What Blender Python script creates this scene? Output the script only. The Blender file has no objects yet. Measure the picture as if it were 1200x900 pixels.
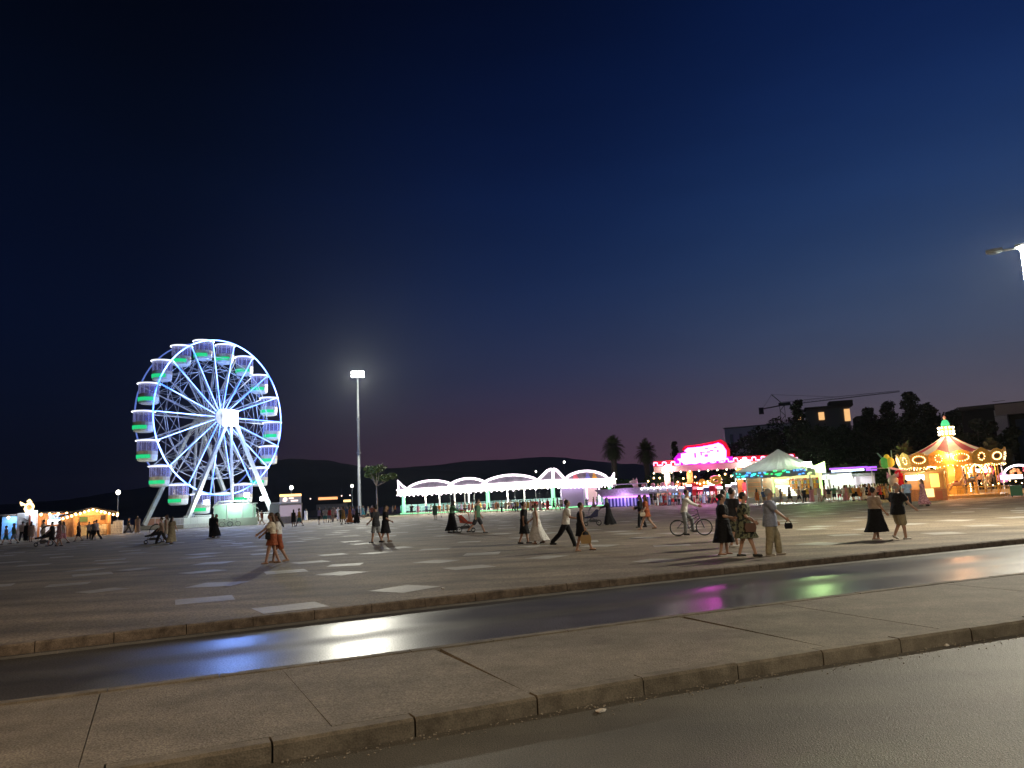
import bpy, bmesh, math, random
from mathutils import Vector, Matrix
R_ = math.radians
rnd = random.Random(7)
scene = bpy.context.scene
COL = scene.collection

# ------------------------------------------------------------------ camera
FPX = 890.0
ROLL = math.atan(.046)
PITCH = math.atan((614 - .046 * 600 - 450) * math.cos(ROLL) / FPX)
CAMZ = 1.84
fw = Vector((0, math.cos(PITCH), math.sin(PITCH)))
_r0 = Vector((1, 0, 0)); _u0 = _r0.cross(fw)
RT = math.cos(ROLL) * _r0 - math.sin(ROLL) * _u0
UP = math.sin(ROLL) * _r0 + math.cos(ROLL) * _u0
cd = bpy.data.cameras.new('camera'); cam = bpy.data.objects.new('camera', cd); COL.objects.link(cam)
cd.sensor_width = 36; cd.lens = 36 * FPX / 1200; cd.clip_end = 30000; cd.clip_start = .05
cam.matrix_world = Matrix(((RT.x, UP.x, -fw.x, 0), (RT.y, UP.y, -fw.y, 0), (RT.z, UP.z, -fw.z, CAMZ), (0, 0, 0, 1)))
scene.camera = cam

# ------------------------------------------------------------------ world: dusk sky
scene.view_settings.view_transform = 'Standard'
scene.view_settings.look = 'None'
scene.view_settings.exposure = 0
scene.view_settings.gamma = 1
scene.view_settings.use_curve_mapping = False
scene.cycles.use_denoising = True
scene.cycles.use_light_tree = True
scene.cycles.max_bounces = 5
scene.cycles.diffuse_bounces = 2
scene.cycles.glossy_bounces = 3
scene.cycles.transparent_max_bounces = 6
scene.cycles.sample_clamp_indirect = 4
HAZE = 4.5e-5
scene.cycles.volume_bounces = 0
scene.cycles.caustics_reflective = False
scene.cycles.caustics_refractive = False
def s2l(c):
    c /= 255.
    return c / 12.92 if c <= .04045 else ((c + .055) / 1.055) ** 2.4
def srgb(r, g, b): return (s2l(r), s2l(g), s2l(b), 1)
w = bpy.data.worlds.new('World'); scene.world = w; w.use_nodes = True
nt = w.node_tree; N = nt.nodes; L = nt.links; N.clear()
out = N.new('ShaderNodeOutputWorld'); add = N.new('ShaderNodeAddShader')
sky = N.new('ShaderNodeTexSky'); sky.sky_type = 'NISHITA'; sky.sun_disc = False
SUN_EL, SUN_AZ = R_(-4.0), R_(58)            # the sun has just set, to the right of the view
sky.sun_elevation = SUN_EL; sky.sun_rotation = SUN_AZ
bgs = N.new('ShaderNodeBackground'); bgs.inputs[1].default_value = .015
L.new(sky.outputs[0], bgs.inputs[0])
tc = N.new('ShaderNodeTexCoord'); sep = N.new('ShaderNodeSeparateXYZ'); L.new(tc.outputs['Generated'], sep.inputs[0])
def math_(op, a, b=None, clamp=False):
    n = N.new('ShaderNodeMath'); n.operation = op; n.use_clamp = clamp
    for i, q in enumerate((a, b)):
        if q is None: continue
        if isinstance(q, (int, float)): n.inputs[i].default_value = q
        else: L.new(q, n.inputs[i])
    return n.outputs[0]
def ramp(fac, stops, interp='B_SPLINE'):
    n = N.new('ShaderNodeValToRGB'); n.color_ramp.interpolation = interp
    e = n.color_ramp.elements
    while len(e) < len(stops): e.new(.5)
    for q, (p, c) in zip(e, stops): q.position = p; q.color = c
    L.new(fac, n.inputs[0]); return n.outputs[0]
z = math_('MAXIMUM', sep.outputs[2], 0.0)
hx = math_('SQRT', math_('ADD', math_('MULTIPLY', sep.outputs[0], sep.outputs[0]), math_('MULTIPLY', sep.outputs[1], sep.outputs[1])))
az = math_('DIVIDE', sep.outputs[0], math_('MAXIMUM', hx, .001))
right = ramp(z, [(0, srgb(112, 90, 92)), (.08, srgb(92, 82, 92)), (.17, srgb(64, 80, 106)), (.3, srgb(34, 62, 108)), (.45, srgb(14, 37, 86)), (.62, srgb(5, 21, 64)), (1, srgb(2, 5, 18))])
mid = ramp(z, [(0, srgb(96, 60, 76)), (.08, srgb(68, 50, 70)), (.16, srgb(42, 51, 80)), (.28, srgb(18, 39, 80)), (.42, srgb(6, 21, 60)), (.58, srgb(2, 10, 35)), (1, srgb(1, 3, 10))])
left = ramp(z, [(0, srgb(8, 11, 24)), (.1, srgb(8, 14, 31)), (.2, srgb(5, 14, 38)), (.32, srgb(4, 12, 36)), (.45, srgb(2, 8, 24)), (.6, srgb(1, 4, 15)), (1, srgb(1, 1, 6))])
def mix(f, a, b):
    n = N.new('ShaderNodeMix'); n.data_type = 'RGBA'; L.new(f, n.inputs[0]); L.new(a, n.inputs[6]); L.new(b, n.inputs[7]); return n.outputs[2]
def mapr(v, a, b):
    n = N.new('ShaderNodeMapRange'); n.interpolation_type = 'SMOOTHSTEP'; L.new(v, n.inputs[0]); n.inputs[1].default_value = a; n.inputs[2].default_value = b; return n.outputs[0]
c1 = mix(mapr(az, -.48, .1), left, mid)
c2 = mix(mapr(az, -.02, .62), c1, right)
cn = N.new('ShaderNodeTexNoise'); cn.inputs['Scale'].default_value = 2.2; cn.inputs['Detail'].default_value = 7; cn.inputs['Roughness'].default_value = .6
cm = N.new('ShaderNodeMapping'); cm.inputs['Scale'].default_value = (1, 1, 5); L.new(tc.outputs['Generated'], cm.inputs[0]); L.new(cm.outputs[0], cn.inputs['Vector'])
cr_ = N.new('ShaderNodeMapRange'); cr_.inputs[1].default_value = .3; cr_.inputs[2].default_value = .75; cr_.inputs[3].default_value = .93; cr_.inputs[4].default_value = 1.12; L.new(cn.outputs[0], cr_.inputs[0])
sc_ = N.new('ShaderNodeVectorMath'); sc_.operation = 'SCALE'; L.new(c2, sc_.inputs[0]); L.new(cr_.outputs[0], sc_.inputs['Scale'])     # faint thin cloud
bg = N.new('ShaderNodeBackground'); L.new(sc_.outputs[0], bg.inputs[0]); bg.inputs[1].default_value = .92
L.new(bg.outputs[0], add.inputs[0]); L.new(bgs.outputs[0], add.inputs[1]); L.new(add.outputs[0], out.inputs[0])
# the last of the afterglow
sd = bpy.data.lights.new('afterglow', 'SUN'); sd.energy = .012; sd.angle = R_(12); sd.color = (1, .75, .6)
so = bpy.data.objects.new('afterglow', sd); COL.objects.link(so); so.rotation_euler = (R_(80), 0, -SUN_AZ + math.pi)

MAST_E, ROAD_E = 66000, 19000        ; NEAR_E = (3500, 3700)   # watts of the two white floodlights the photo shows
# ------------------------------------------------------------------ placing helpers
def proj(p):
    v = Vector(p) - Vector((0, 0, CAMZ)); k = FPX / v.dot(fw); return 600 + v.dot(RT) * k, 450 - v.dot(UP) * k
GZ = .14                                       # plaza level
def gp(x, y, zz=GZ):
    d = fw * FPX + RT * (x - 600) + UP * (450 - y)
    t = (zz - CAMZ) / d.z; return Vector((d.x * t, d.y * t, zz))
def atd(px, D, zz=GZ):                         # ground point at depth D in the direction seen at column px
    X = (px - 600) / FPX * D
    for _ in range(6): X += (px - proj((X, D, zz))[0]) * D / FPX
    return Vector((X, D, zz))
def hz(p, py):                                 # world height above p that is seen at row py
    lo = p.z
    for _ in range(6): lo += (proj((p.x, p.y, lo))[1] - py) * p.y / FPX
    return lo
def face(p): return -math.atan2(p.x, p.y)      # turn so that local -Y looks to the viewpoint and +X runs right

# ------------------------------------------------------------------ materials
MATS = {}
def mat(name, col, rough=.6, metal=0, emit=None, es=0, noise=0, nscale=8, bump=0, spec=.5, alpha=1, bscale=None):
    if name in MATS: return MATS[name]
    m = bpy.data.materials.new(name); m.use_nodes = True; t = m.node_tree
    b = t.nodes['Principled BSDF']; m.cycles.emission_sampling = 'AUTO'
    c = tuple(col[:3]) + (1,)
    b.inputs['Base Color'].default_value = c
    b.inputs['Roughness'].default_value = rough; b.inputs['Metallic'].default_value = metal
    b.inputs['Specular IOR Level'].default_value = spec
    b.inputs['Alpha'].default_value = alpha
    if emit is not None:
        b.inputs['Emission Color'].default_value = tuple(emit[:3]) + (1,); b.inputs['Emission Strength'].default_value = es
    if noise or bump:
        o = t.nodes.new('ShaderNodeTexCoord'); n = t.nodes.new('ShaderNodeTexNoise'); n.inputs['Scale'].default_value = nscale; n.inputs['Detail'].default_value = 6
        t.links.new(o.outputs['Object'], n.inputs['Vector'])
        if noise:
            mr = t.nodes.new('ShaderNodeMapRange'); mr.inputs[1].default_value = .3; mr.inputs[2].default_value = .7
            mr.inputs[3].default_value = 1 - noise; mr.inputs[4].default_value = 1 + noise
            t.links.new(n.outputs[0], mr.inputs[0])
            mx = t.nodes.new('ShaderNodeVectorMath'); mx.operation = 'SCALE'; mx.inputs[0].default_value = c[:3]
            t.links.new(mr.outputs[0], mx.inputs['Scale']); t.links.new(mx.outputs[0], b.inputs['Base Color'])
        if bump:
            n2 = n
            if bscale:
                n2 = t.nodes.new('ShaderNodeTexNoise'); n2.inputs['Scale'].default_value = bscale; n2.inputs['Detail'].default_value = 4; t.links.new(o.outputs['Object'], n2.inputs['Vector'])
            bu = t.nodes.new('ShaderNodeBump'); bu.inputs['Strength'].default_value = bump; bu.inputs['Distance'].default_value = .01
            t.links.new(n2.outputs[0], bu.inputs['Height']); t.links.new(bu.outputs[0], b.inputs['Normal'])
    MATS[name] = m; return m
def glow(name, col, s):
    m = mat(name, tuple(q * .25 for q in col[:3]), .4, emit=col, es=s, spec=.2); return m

# ------------------------------------------------------------------ mesh builder
class MB:
    def __init__(s): s.v = []; s.f = []; s.m = []; s.uv = None
    def add(s, vs, fs, mi=0):
        o = len(s.v); s.v += [tuple(q) for q in vs]; s.f += [tuple(o + i for i in q) for q in fs]; s.m += [mi] * len(fs); return s
    def box(s, c, d, rz=0, mi=0, M=None):
        x, y, zz = d[0] / 2, d[1] / 2, d[2] / 2
        vs = [Vector((a * x, b * y, g * zz)) for a in (-1, 1) for b in (-1, 1) for g in (-1, 1)]
        if rz: Q = Matrix.Rotation(rz, 3, 'Z'); vs = [Q @ q for q in vs]
        if M: vs = [M @ q for q in vs]
        vs = [q + Vector(c) for q in vs]
        return s.add(vs, [(0, 1, 3, 2), (4, 6, 7, 5), (0, 4, 5, 1), (2, 3, 7, 6), (0, 2, 6, 4), (1, 5, 7, 3)], mi)
    def rings(s, rs, mi=0, caps=True, closed=False):
        n = len(rs[0]); vs = [q for r in rs for q in r]; fs = []
        k = len(rs)
        for i in range(k if closed else k - 1):
            j = (i + 1) % k
            for a in range(n):
                b = (a + 1) % n; fs.append((i * n + a, i * n + b, j * n + b, j * n + a))
        if caps and not closed: fs.append(tuple(range(n - 1, -1, -1))); fs.append(tuple((k - 1) * n + a for a in range(n)))
        return s.add(vs, fs, mi)
    def tube(s, pts, r, n=6, mi=0, closed=False, sq=False):
        pts = [Vector(p) for p in pts]; rs = []; k = len(pts)
        for i, p in enumerate(pts):
            a = pts[(i - 1) % k] if (closed or i > 0) else p
            b = pts[(i + 1) % k] if (closed or i < k - 1) else p
            t = (b - a).normalized() if (b - a).length > 1e-9 else Vector((0, 0, 1))
            ref = Vector((0, 0, 1)) if abs(t.z) < .95 else Vector((1, 0, 0))
            u = t.cross(ref).normalized(); v = u.cross(t)
            rr = r[i] if isinstance(r, (list, tuple)) else r
            rs.append([p + (u * math.cos(q) + v * math.sin(q)) * rr for q in [(2 * math.pi * (j + (.5 if n == 4 else 0)) / n) for j in range(n)]])
        return s.rings(rs, mi, closed=closed)
    def lathe(s, prof, n=16, c=(0, 0, 0), mi=0, mfun=None):
        rs = [[(c[0] + r * math.cos(2 * math.pi * j / n), c[1] + r * math.sin(2 * math.pi * j / n), c[2] + zz) for j in range(n)] for r, zz in prof]
        s.rings(rs, mi)
        if mfun:
            base = len(s.m) - (len(prof) - 1) * n - 2
            for i in range(len(prof) - 1):
                for a in range(n): s.m[base + i * n + a] = mfun(i, a)
        return s
    def ell(s, c, r, n=10, k=7, mi=0, M=None):
        rs = []
        for i in range(k):
            th = math.pi * (i + .35) / (k - .3)
            ring = []
            for j in range(n):
                q = Vector((r[0] * math.sin(th) * math.cos(2 * math.pi * j / n), r[1] * math.sin(th) * math.sin(2 * math.pi * j / n), -r[2] * math.cos(th)))
                if M: q = M @ q
                ring.append(q + Vector(c))
            rs.append(ring)
        return s.rings(rs, mi)
    def prism(s, poly, o, u, v, n, t, mi=0):   # polygon in the plane (u,v) at o, thickness t along n
        o, u, v, n = Vector(o), Vector(u), Vector(v), Vector(n)
        a = [o + u * x + v * y for x, y in poly]; b = [q + n * t for q in a]; k = len(poly)
        fs = [tuple(range(k)), tuple(range(2 * k - 1, k - 1, -1))] + [(i, i + k, (i + 1) % k + k, (i + 1) % k) for i in range(k)]
        return s.add(a + b, fs, mi)
    def build(s, name, mats, parent=None, smooth=False, loc=None):
        me = bpy.data.meshes.new(name); me.from_pydata(s.v, [], s.f)
        if not isinstance(mats, (list, tuple)): mats = [mats]
        for q in mats: me.materials.append(q)
        if len(mats) > 1: me.polygons.foreach_set('material_index', s.m)
        bm = bmesh.new(); bm.from_mesh(me); bmesh.ops.recalc_face_normals(bm, faces=bm.faces); bm.to_mesh(me); bm.free()
        if smooth: me.shade_smooth()
        o = bpy.data.objects.new(name, me); COL.objects.link(o)
        if parent: o.parent = parent
        if loc: o.location = loc
        return o
def tag(o, label=None, cat=None, group=None, kind=None):
    if label: o['label'] = label
    if cat: o['category'] = cat
    if group: o['group'] = group
    if kind: o['kind'] = kind
    return o
def thing(name, label, cat, loc=(0, 0, 0), rz=0, group=None):
    o = bpy.data.objects.new(name, None); COL.objects.link(o); o.location = loc; o.rotation_euler = (0, 0, rz)
    o.empty_display_size = .2
    return tag(o, label, cat, group)
def copy_tree(o, parent=None):
    c = o.copy(); COL.objects.link(c); c.parent = parent
    for ch in list(o.children): copy_tree(ch, c)
    return c
def struct(name, mb, m, **k):
    o = mb.build(name, m, **k); o['kind'] = 'structure'; return o
# ------------------------------------------------------------------ ground materials
def surf(name, col, col2, rough, nscale=3, fine=60, bump=.3, bd=.004, tracks=False, spec=.5, speck=.35, streak=.25):
    m = bpy.data.materials.new(name); m.use_nodes = True; t = m.node_tree; b = t.nodes['Principled BSDF']; A = t.nodes.new; K = t.links.new
    tc = A('ShaderNodeTexCoord')
    n1 = A('ShaderNodeTexNoise'); n1.inputs['Scale'].default_value = nscale; n1.inputs['Detail'].default_value = 8; n1.inputs['Roughness'].default_value = .62
    n2 = A('ShaderNodeTexNoise'); n2.inputs['Scale'].default_value = fine; n2.inputs['Detail'].default_value = 3
    n3 = A('ShaderNodeTexVoronoi'); n3.inputs['Scale'].default_value = fine * .9
    for n in (n1, n2, n3): K(tc.outputs['Object'], n.inputs['Vector'])
    r = A('ShaderNodeValToRGB'); r.color_ramp.elements[0].position = .32; r.color_ramp.elements[1].position = .7
    r.color_ramp.elements[0].color = tuple(col) + (1,); r.color_ramp.elements[1].color = tuple(col2) + (1,)
    K(n1.outputs[0], r.inputs[0])
    mr = A('ShaderNodeMapRange'); mr.inputs[1].default_value = .3; mr.inputs[2].default_value = .7; mr.inputs[3].default_value = 1 - speck; mr.inputs[4].default_value = 1 + speck
    K(n2.outputs[0], mr.inputs[0])
    n4 = A('ShaderNodeTexNoise'); n4.inputs['Scale'].default_value = .9; n4.inputs['Detail'].default_value = 5; mp = A('ShaderNodeMapping'); mp.inputs['Rotation'].default_value = (0, 0, R_(-25)); mp.inputs['Scale'].default_value = (.12, 1.1, 1); K(tc.outputs['Object'], mp.inputs[0]); K(mp.outputs[0], n4.inputs['Vector'])
    m4 = A('ShaderNodeMapRange'); m4.inputs[1].default_value = .35; m4.inputs[2].default_value = .62; m4.inputs[3].default_value = 1 - streak; m4.inputs[4].default_value = 1 + streak * .4; K(n4.outputs[0], m4.inputs[0])
    mm = A('ShaderNodeMath'); mm.operation = 'MULTIPLY'; K(mr.outputs[0], mm.inputs[0]); K(m4.outputs[0], mm.inputs[1])
    mx = A('ShaderNodeVectorMath'); mx.operation = 'SCALE'; K(r.outputs[0], mx.inputs[0]); K(mm.outputs[0], mx.inputs['Scale']); K(mx.outputs[0], b.inputs['Base Color'])
    bu = A('ShaderNodeBump'); bu.inputs['Strength'].default_value = bump; bu.inputs['Distance'].default_value = bd
    ad = A('ShaderNodeMath'); ad.operation = 'ADD'; K(n2.outputs[0], ad.inputs[0]); K(n3.outputs['Distance'], ad.inputs[1]); K(ad.outputs[0], bu.inputs['Height']); K(bu.outputs[0], b.inputs['Normal'])
    b.inputs['Roughness'].default_value = rough; b.inputs['Specular IOR Level'].default_value = spec
    if tracks:
        uv = A('ShaderNodeUVMap'); sp = A('ShaderNodeSeparateXYZ'); K(uv.outputs[0], sp.inputs[0])
        rr = A('ShaderNodeValToRGB'); rr.color_ramp.interpolation = 'B_SPLINE'; e = rr.color_ramp.elements
        stops = [(0, .62), (.12, .52), (.24, .34), (.42, .34), (.49, .52), (.55, .52), (.62, .34), (.86, .34), (.94, .45), (1, .6)]
        while len(e) < len(stops): e.new(.5)
        for q, (p, v) in zip(e, stops): q.position = p; q.color = (v, v, v, 1)
        wob = A('ShaderNodeTexNoise'); wob.inputs['Scale'].default_value = .35; K(tc.outputs['Object'], wob.inputs['Vector'])
        w2 = A('ShaderNodeMapRange'); w2.inputs[3].default_value = -.02; w2.inputs[4].default_value = .02; K(wob.outputs[0], w2.inputs[0])
        s2 = A('ShaderNodeMath'); s2.operation = 'ADD'; K(sp.outputs[1], s2.inputs[0]); K(w2.outputs[0], s2.inputs[1]); K(s2.outputs[0], rr.inputs[0])
        a2 = A('ShaderNodeMath'); a2.operation = 'MULTIPLY_ADD'; K(n1.outputs[0], a2.inputs[0]); a2.inputs[1].default_value = .16; a2.inputs[2].default_value = -.08
        a3 = A('ShaderNodeMath'); a3.operation = 'ADD'; K(rr.outputs[0], a3.inputs[0]); K(a2.outputs[0], a3.inputs[1]); K(a3.outputs[0], b.inputs['Roughness'])
        sr = A('ShaderNodeMapRange'); sr.inputs[1].default_value = .24; sr.inputs[2].default_value = .6; sr.inputs[3].default_value = .36; sr.inputs[4].default_value = .12
        K(rr.outputs[0], sr.inputs[0]); gm = A('ShaderNodeMath'); gm.operation = 'MULTIPLY'; K(sr.outputs[0], gm.inputs[0]); K(mm.outputs[0], gm.inputs[1]); K(gm.outputs[0], b.inputs['Specular IOR Level'])
    return m
M_road = surf('polished_asphalt', (.062, .058, .052), (.100, .093, .082), .4, .8, 45, .22, .003, tracks=True, streak=.2, speck=.7)
M_near = surf('worn_asphalt', (.075, .068, .056), (.128, .118, .096), .62, .6, 95, .7, .005, spec=.3, speck=.75, streak=.2)
M_plaza = surf('plaza_asphalt', (.135, .108, .076), (.265, .214, .155), .75, .45, 26, .6, .008, spec=.25, speck=.5, streak=.35)
M_slab = surf('pale_slab', (.29, .27, .24), (.40, .375, .33), .6, 1.2, 30, .2, .003, spec=.3, speck=.2)
M_med = surf('median_concrete', (.150, .128, .098), (.235, .205, .162), .8, 2.4, 60, .6, .006, spec=.25, speck=.5, streak=.18)
M_kerb = surf('kerb_concrete', (.10, .084, .062), (.22, .19, .145), .8, 4.5, 70, .5, .005, spec=.25, speck=.25)
M_kerb2 = surf('old_kerb', (.08, .062, .046), (.25, .20, .15), .8, 5.5, 60, .5, .005, spec=.25, speck=.25)
M_gut = surf('gutter', (.13, .12, .10), (.22, .20, .17), .6, 2, 60, .3, .004, spec=.4)
M_land = surf('dark_ground', (.045, .045, .03), (.07, .07, .05), .9, .1, 10, .2, .01, spec=.2)
M_sea = mat('sea_water', (.006, .012, .02), .16, spec=.5)
M_hill = mat('hill_scrub', (.07, .08, .06), 1, noise=.35, nscale=.004, spec=.1)

def resample(pts, step):
    out = [pts[0]]; acc = 0
    for a, b in zip(pts, pts[1:]):
        l = (b - a).length; n = max(1, int(l / step))
        for i in range(1, n + 1): out.append(a.lerp(b, i / n))
    return out
def extend(pts, d):
    a = pts[0] + (pts[0] - pts[2]).normalized() * d; b = pts[-1] + (pts[-1] - pts[-3]).normalized() * d
    return [a] + pts + [b]
def line(pix, zz, d=60):
    P = [Vector((q.x, q.y, 0)) for q in (gp(x, y, zz) for x, y in pix)]
    # smooth
    for _ in range(3): P = [P[0]] + [(P[i - 1] + 2 * P[i] + P[i + 1]) / 4 for i in range(1, len(P) - 1)] + [P[-1]]
    return extend(P, d)
K1 = line([(0, 757), (150, 741), (300, 723), (450, 706), (600, 690), (750, 675), (900, 660), (1050, 645), (1200, 631)], .14)      # plaza kerb, top edge
K2 = line([(0, 823), (150, 804), (300, 786), (450, 766), (600, 746), (750, 726), (900, 706), (1050, 688), (1200, 671)], .14)      # median, far edge
K3 = line([(160, 897), (390, 859), (540, 832), (680, 808), (760, 794), (900, 771), (1050, 749), (1200, 727)], .14)                # median, near edge
def at_s(P, t):                                # point at share t of a polyline
    Ls = [(b - a).length for a, b in zip(P, P[1:])]; d = t * sum(Ls)
    for a, b, l in zip(P, P[1:], Ls):
        if d <= l: return a.lerp(b, d / l)
        d -= l
    return P[-1].copy()
def offset(P, d):                              # towards the viewer for d>0
    out = []
    for i, p in enumerate(P):
        t = (P[min(i + 1, len(P) - 1)] - P[max(i - 1, 0)]).normalized(); out.append(p + Vector((t.y, -t.x, 0)) * d)
    return out
def strip(A, B, za, zb, uvs=True, n=120):
    mb = MB(); vs = []; 
    for i in range(n + 1):
        a = at_s(A, i / n); b = at_s(B, i / n); vs += [(a.x, a.y, za), (b.x, b.y, zb)]
    mb.add(vs, [(2 * i, 2 * i + 1, 2 * i + 3, 2 * i + 2) for i in range(n)]); return mb
# far lane
mb = strip(offset(K1, .02), offset(K2, -.02), 0, 0)
road = struct('road', mb, M_road)
uvl = road.data.uv_layers.new(name='UVMap')
for p in road.data.polygons:
    for li in p.loop_indices:
        vi = road.data.loops[li].vertex_index; uvl.data[li].uv = (vi // 2 / 10, vi % 2)
# ground, near lane
g = MB(); g.add([(-7500, -2500, -.06), (7500, -2500, -.06), (7500, 7500, -.06), (-7500, 7500, -.06)], [(0, 1, 2, 3)]); struct('ground', g, M_land)
g = MB(); g.add([(-7400, 176, -.03), (-40, 176, -.03), (20, 215, -.03), (300, 1500, -.03), (300, 7400, -.03), (-7400, 7400, -.03)], [(0, 1, 2, 3, 4, 5)])
g.add([(-7400, 60, -.025), (-82, 60, -.025), (-82, 176, -.025), (-7400, 176, -.025)], [(0, 1, 2, 3)]); struct('sea', g, M_sea)
nb = offset(K3, 9.5)
struct('near_road', strip(offset(K3, .02), nb, 0, 0), M_near)
struct('near_pavement', strip(offset(K3, 9.5), offset(K3, 14), .12, .12), M_med)
# gutters
struct('gutter', strip(offset(K1, .16), offset(K1, .42), .004, .004), M_gut)
# plaza sheet
g = MB(); vs = []; n = 120; A = offset(K1, -.14)
back = [Vector((-80, 60, 0)), Vector((-80, 172, 0)), Vector((-20, 174, 0)), Vector((120, 205, 0)), Vector((170, 90, 0))]
for i in range(n + 1):
    a = at_s(A, i / n); vs.append((a.x, a.y, GZ))
vs += [(q.x, q.y, GZ) for q in reversed(back)]
g.add(vs, [tuple(range(len(vs)))]); struct('plaza', g, M_plaza)
# kerb rows: stones side by side
def kerb(name, P, length, wid, z0, z1, m, side=1, jitter=.004, far=60, gap=.008):
    mb = MB(); tot = sum((b - a).length for a, b in zip(P, P[1:])); k = int(tot / length); r = random.Random(3)
    for i in range(k):
        a = at_s(P, i / k); b = at_s(P, (i + 1) / k); c = (a + b) / 2
        if c.y > far or c.y < -12: continue
        t = (b - a).normalized(); nn = Vector((t.y, -t.x, 0)); a = a + t * gap / 2; b = b - t * gap / 2
        j = r.uniform(-jitter, jitter); h = z1 + r.uniform(-jitter, jitter); ch = .015
        prof = [(0, z0), (wid, z0), (wid, h - ch * 1.6), (wid - ch * 1.5, h), (ch * .2, h), (0, h - .004)]
        rs = [[(q + nn * (u + j)).to_tuple()[:2] + (zz,) for u, zz in prof] for q in (a, b)]
        mb.rings(rs)
    return struct(name, mb, m)
kerb('plaza_kerb', offset(K1, -.14), 1.0, .16, -.02, GZ + .008, M_kerb2, gap=.012)
kerb('median_far_kerb', offset(K2, -.0), 1.05, .15, -.02, .148, M_kerb, gap=.01)
kerb('median_near_kerb', offset(K3, -.16), 1.1, .165, -.02, .146, M_kerb, gap=.016, jitter=.006)
# median slabs
mb = MB(); B = offset(K3, -.165); A = offset(K2, .155); totB = sum((b - a).length for a, b in zip(B, B[1:]))
def across(p, t):                              # the point of A straight across from p
    n = Vector((-t.y, t.x, 0)); best = None
    for a, b in zip(A, A[1:]):
        d = b - a; den = n.x * d.y - n.y * d.x
        if abs(den) < 1e-9: continue
        r = a - p; u = (r.x * d.y - r.y * d.x) / den; v = (r.x * n.y - r.y * n.x) / den
        if -.001 <= v <= 1.001 and u > 0 and (best is None or u < best): best = u
    return p + n * (best or 3.2)
s0 = min(range(4000), key=lambda i: (at_s(B, i / 4000) - Vector((-1.5, 6.25, 0))).length) / 4000 * totB
cuts = [s0]; 
while cuts[-1] < totB - 4: cuts.append(cuts[-1] + (1.75 if len(cuts) % 2 else 3.5))
while cuts[0] > 4: cuts.insert(0, cuts[0] - (3.5 if len(cuts) % 2 else 1.75))
cuts = [c / totB for c in cuts]
for i in range(len(cuts) - 1):
    pts_b = [at_s(B, cuts[i] + (cuts[i + 1] - cuts[i]) * k / 4) for k in range(5)]
    if pts_b[0].y > 45 or pts_b[0].y < -8: continue
    t = (pts_b[-1] - pts_b[0]).normalized(); pts_b[0] += t * .0035; pts_b[-1] -= t * .0035
    pts_a = [across(p, t) for p in pts_b]; zz = .139 + rnd.uniform(-.003, .003)
    ring = pts_b + pts_a[::-1]; n = len(ring)
    mb.add([(q.x, q.y, zz) for q in ring] + [(q.x, q.y, 0) for q in ring], [tuple(range(n))] + [(k, (k + 1) % n, n + (k + 1) % n, n + k) for k in range(n)])
struct('median', mb, M_med)
mb = strip(offset(K2, .15), offset(K3, -.16), .10, .10); struct('median_joint_bed', mb, M_gut)
# pale slabs inlaid in the plaza
SL = [(475, 690, 2), (255, 685, 1), (240, 703, 0), (340, 712, 0), (405, 662, 1), (400, 672, 2), (335, 670, 0), (550, 665, 0), (512, 658, 2), (565, 649, 1), (440, 648, 2), (465, 642, 0), (423, 650, 2), (390, 650, 0), (550, 635, 1), (627, 640, 0), (640, 653, 2), (250, 660, 1), (233, 653, 2), (310, 649, 0), (160, 667, 2), (160, 648, 1), (990, 627, 1), (1105, 625, 1), (960, 617, 0), (1150, 616, 1), (1119, 610, 0), (950, 620, 1), (855, 650, 2), (80, 685, 0), (120, 692, 2), (100, 668, 1), (40, 662, 0), (770, 657, 2), (560, 700, 3)]
mb = MB(); used = []
def slab(x, y, kind):
    ang = (R_(27), R_(-2), R_(55), R_(12))[kind] + rnd.uniform(-.1, .1); w, h = rnd.uniform(.95, 1.2), rnd.uniform(.8, 1.25)
    Q = Matrix.Rotation(ang, 2); vs = [Q @ Vector(q) for q in ((-w / 2, -h / 2), (w / 2, -h / 2), (w / 2, h / 2), (-w / 2, h / 2))]
    if any((x - a) ** 2 + (y - b) ** 2 < 2.4 for a, b in used): return
    mb.add([(x + q.x, y + q.y, GZ + .004) for q in vs], [(0, 1, 2, 3)]); used.append((x, y))
for x, y, k_ in SL:
    if y > 695 and k_ == 3: continue
    p = gp(x, y); slab(p.x, p.y, k_)
Q = Matrix.Rotation(R_(27), 2)
for i in range(-40, 70):
    for j in range(0, 46):
        if rnd.random() < .22: continue
        q = Q @ Vector((i * 2.6 + rnd.uniform(-.8, .8), j * 2.6 + rnd.uniform(-.8, .8))) + Vector((0, 17))
        if q.y > 105 or q.x < -70 or q.x > 80: continue
        if q.y < 33 and abs(q.x) / q.y < .75 and (rnd.random() < .45 or q.y < 18.5): continue
        kk = 15.4 + .47 * q.x + 2.5
        if q.y < kk: continue
        if any((q.x - a) ** 2 + (q.y - b) ** 2 < 5.5 for a, b in used): continue
        slab(q.x, q.y, rnd.choice((0, 0, 1, 2)))
for q in [(-13.5, 24.5, 0), (-16, 30, 1), (5.0, 25.5, 1), (8.2, 29, 0), (3.6, 30.5, 2), (6.5, 33, 0), (-3.2, 29.5, 1), (9, 23.2, 0), (14.8, 29.8, 2), (-8.5, 24, 2), (2.7, 27.3, 0), (-19, 27, 0)]: slab(*q)
struct('plaza_slabs', mb, M_slab)
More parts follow.
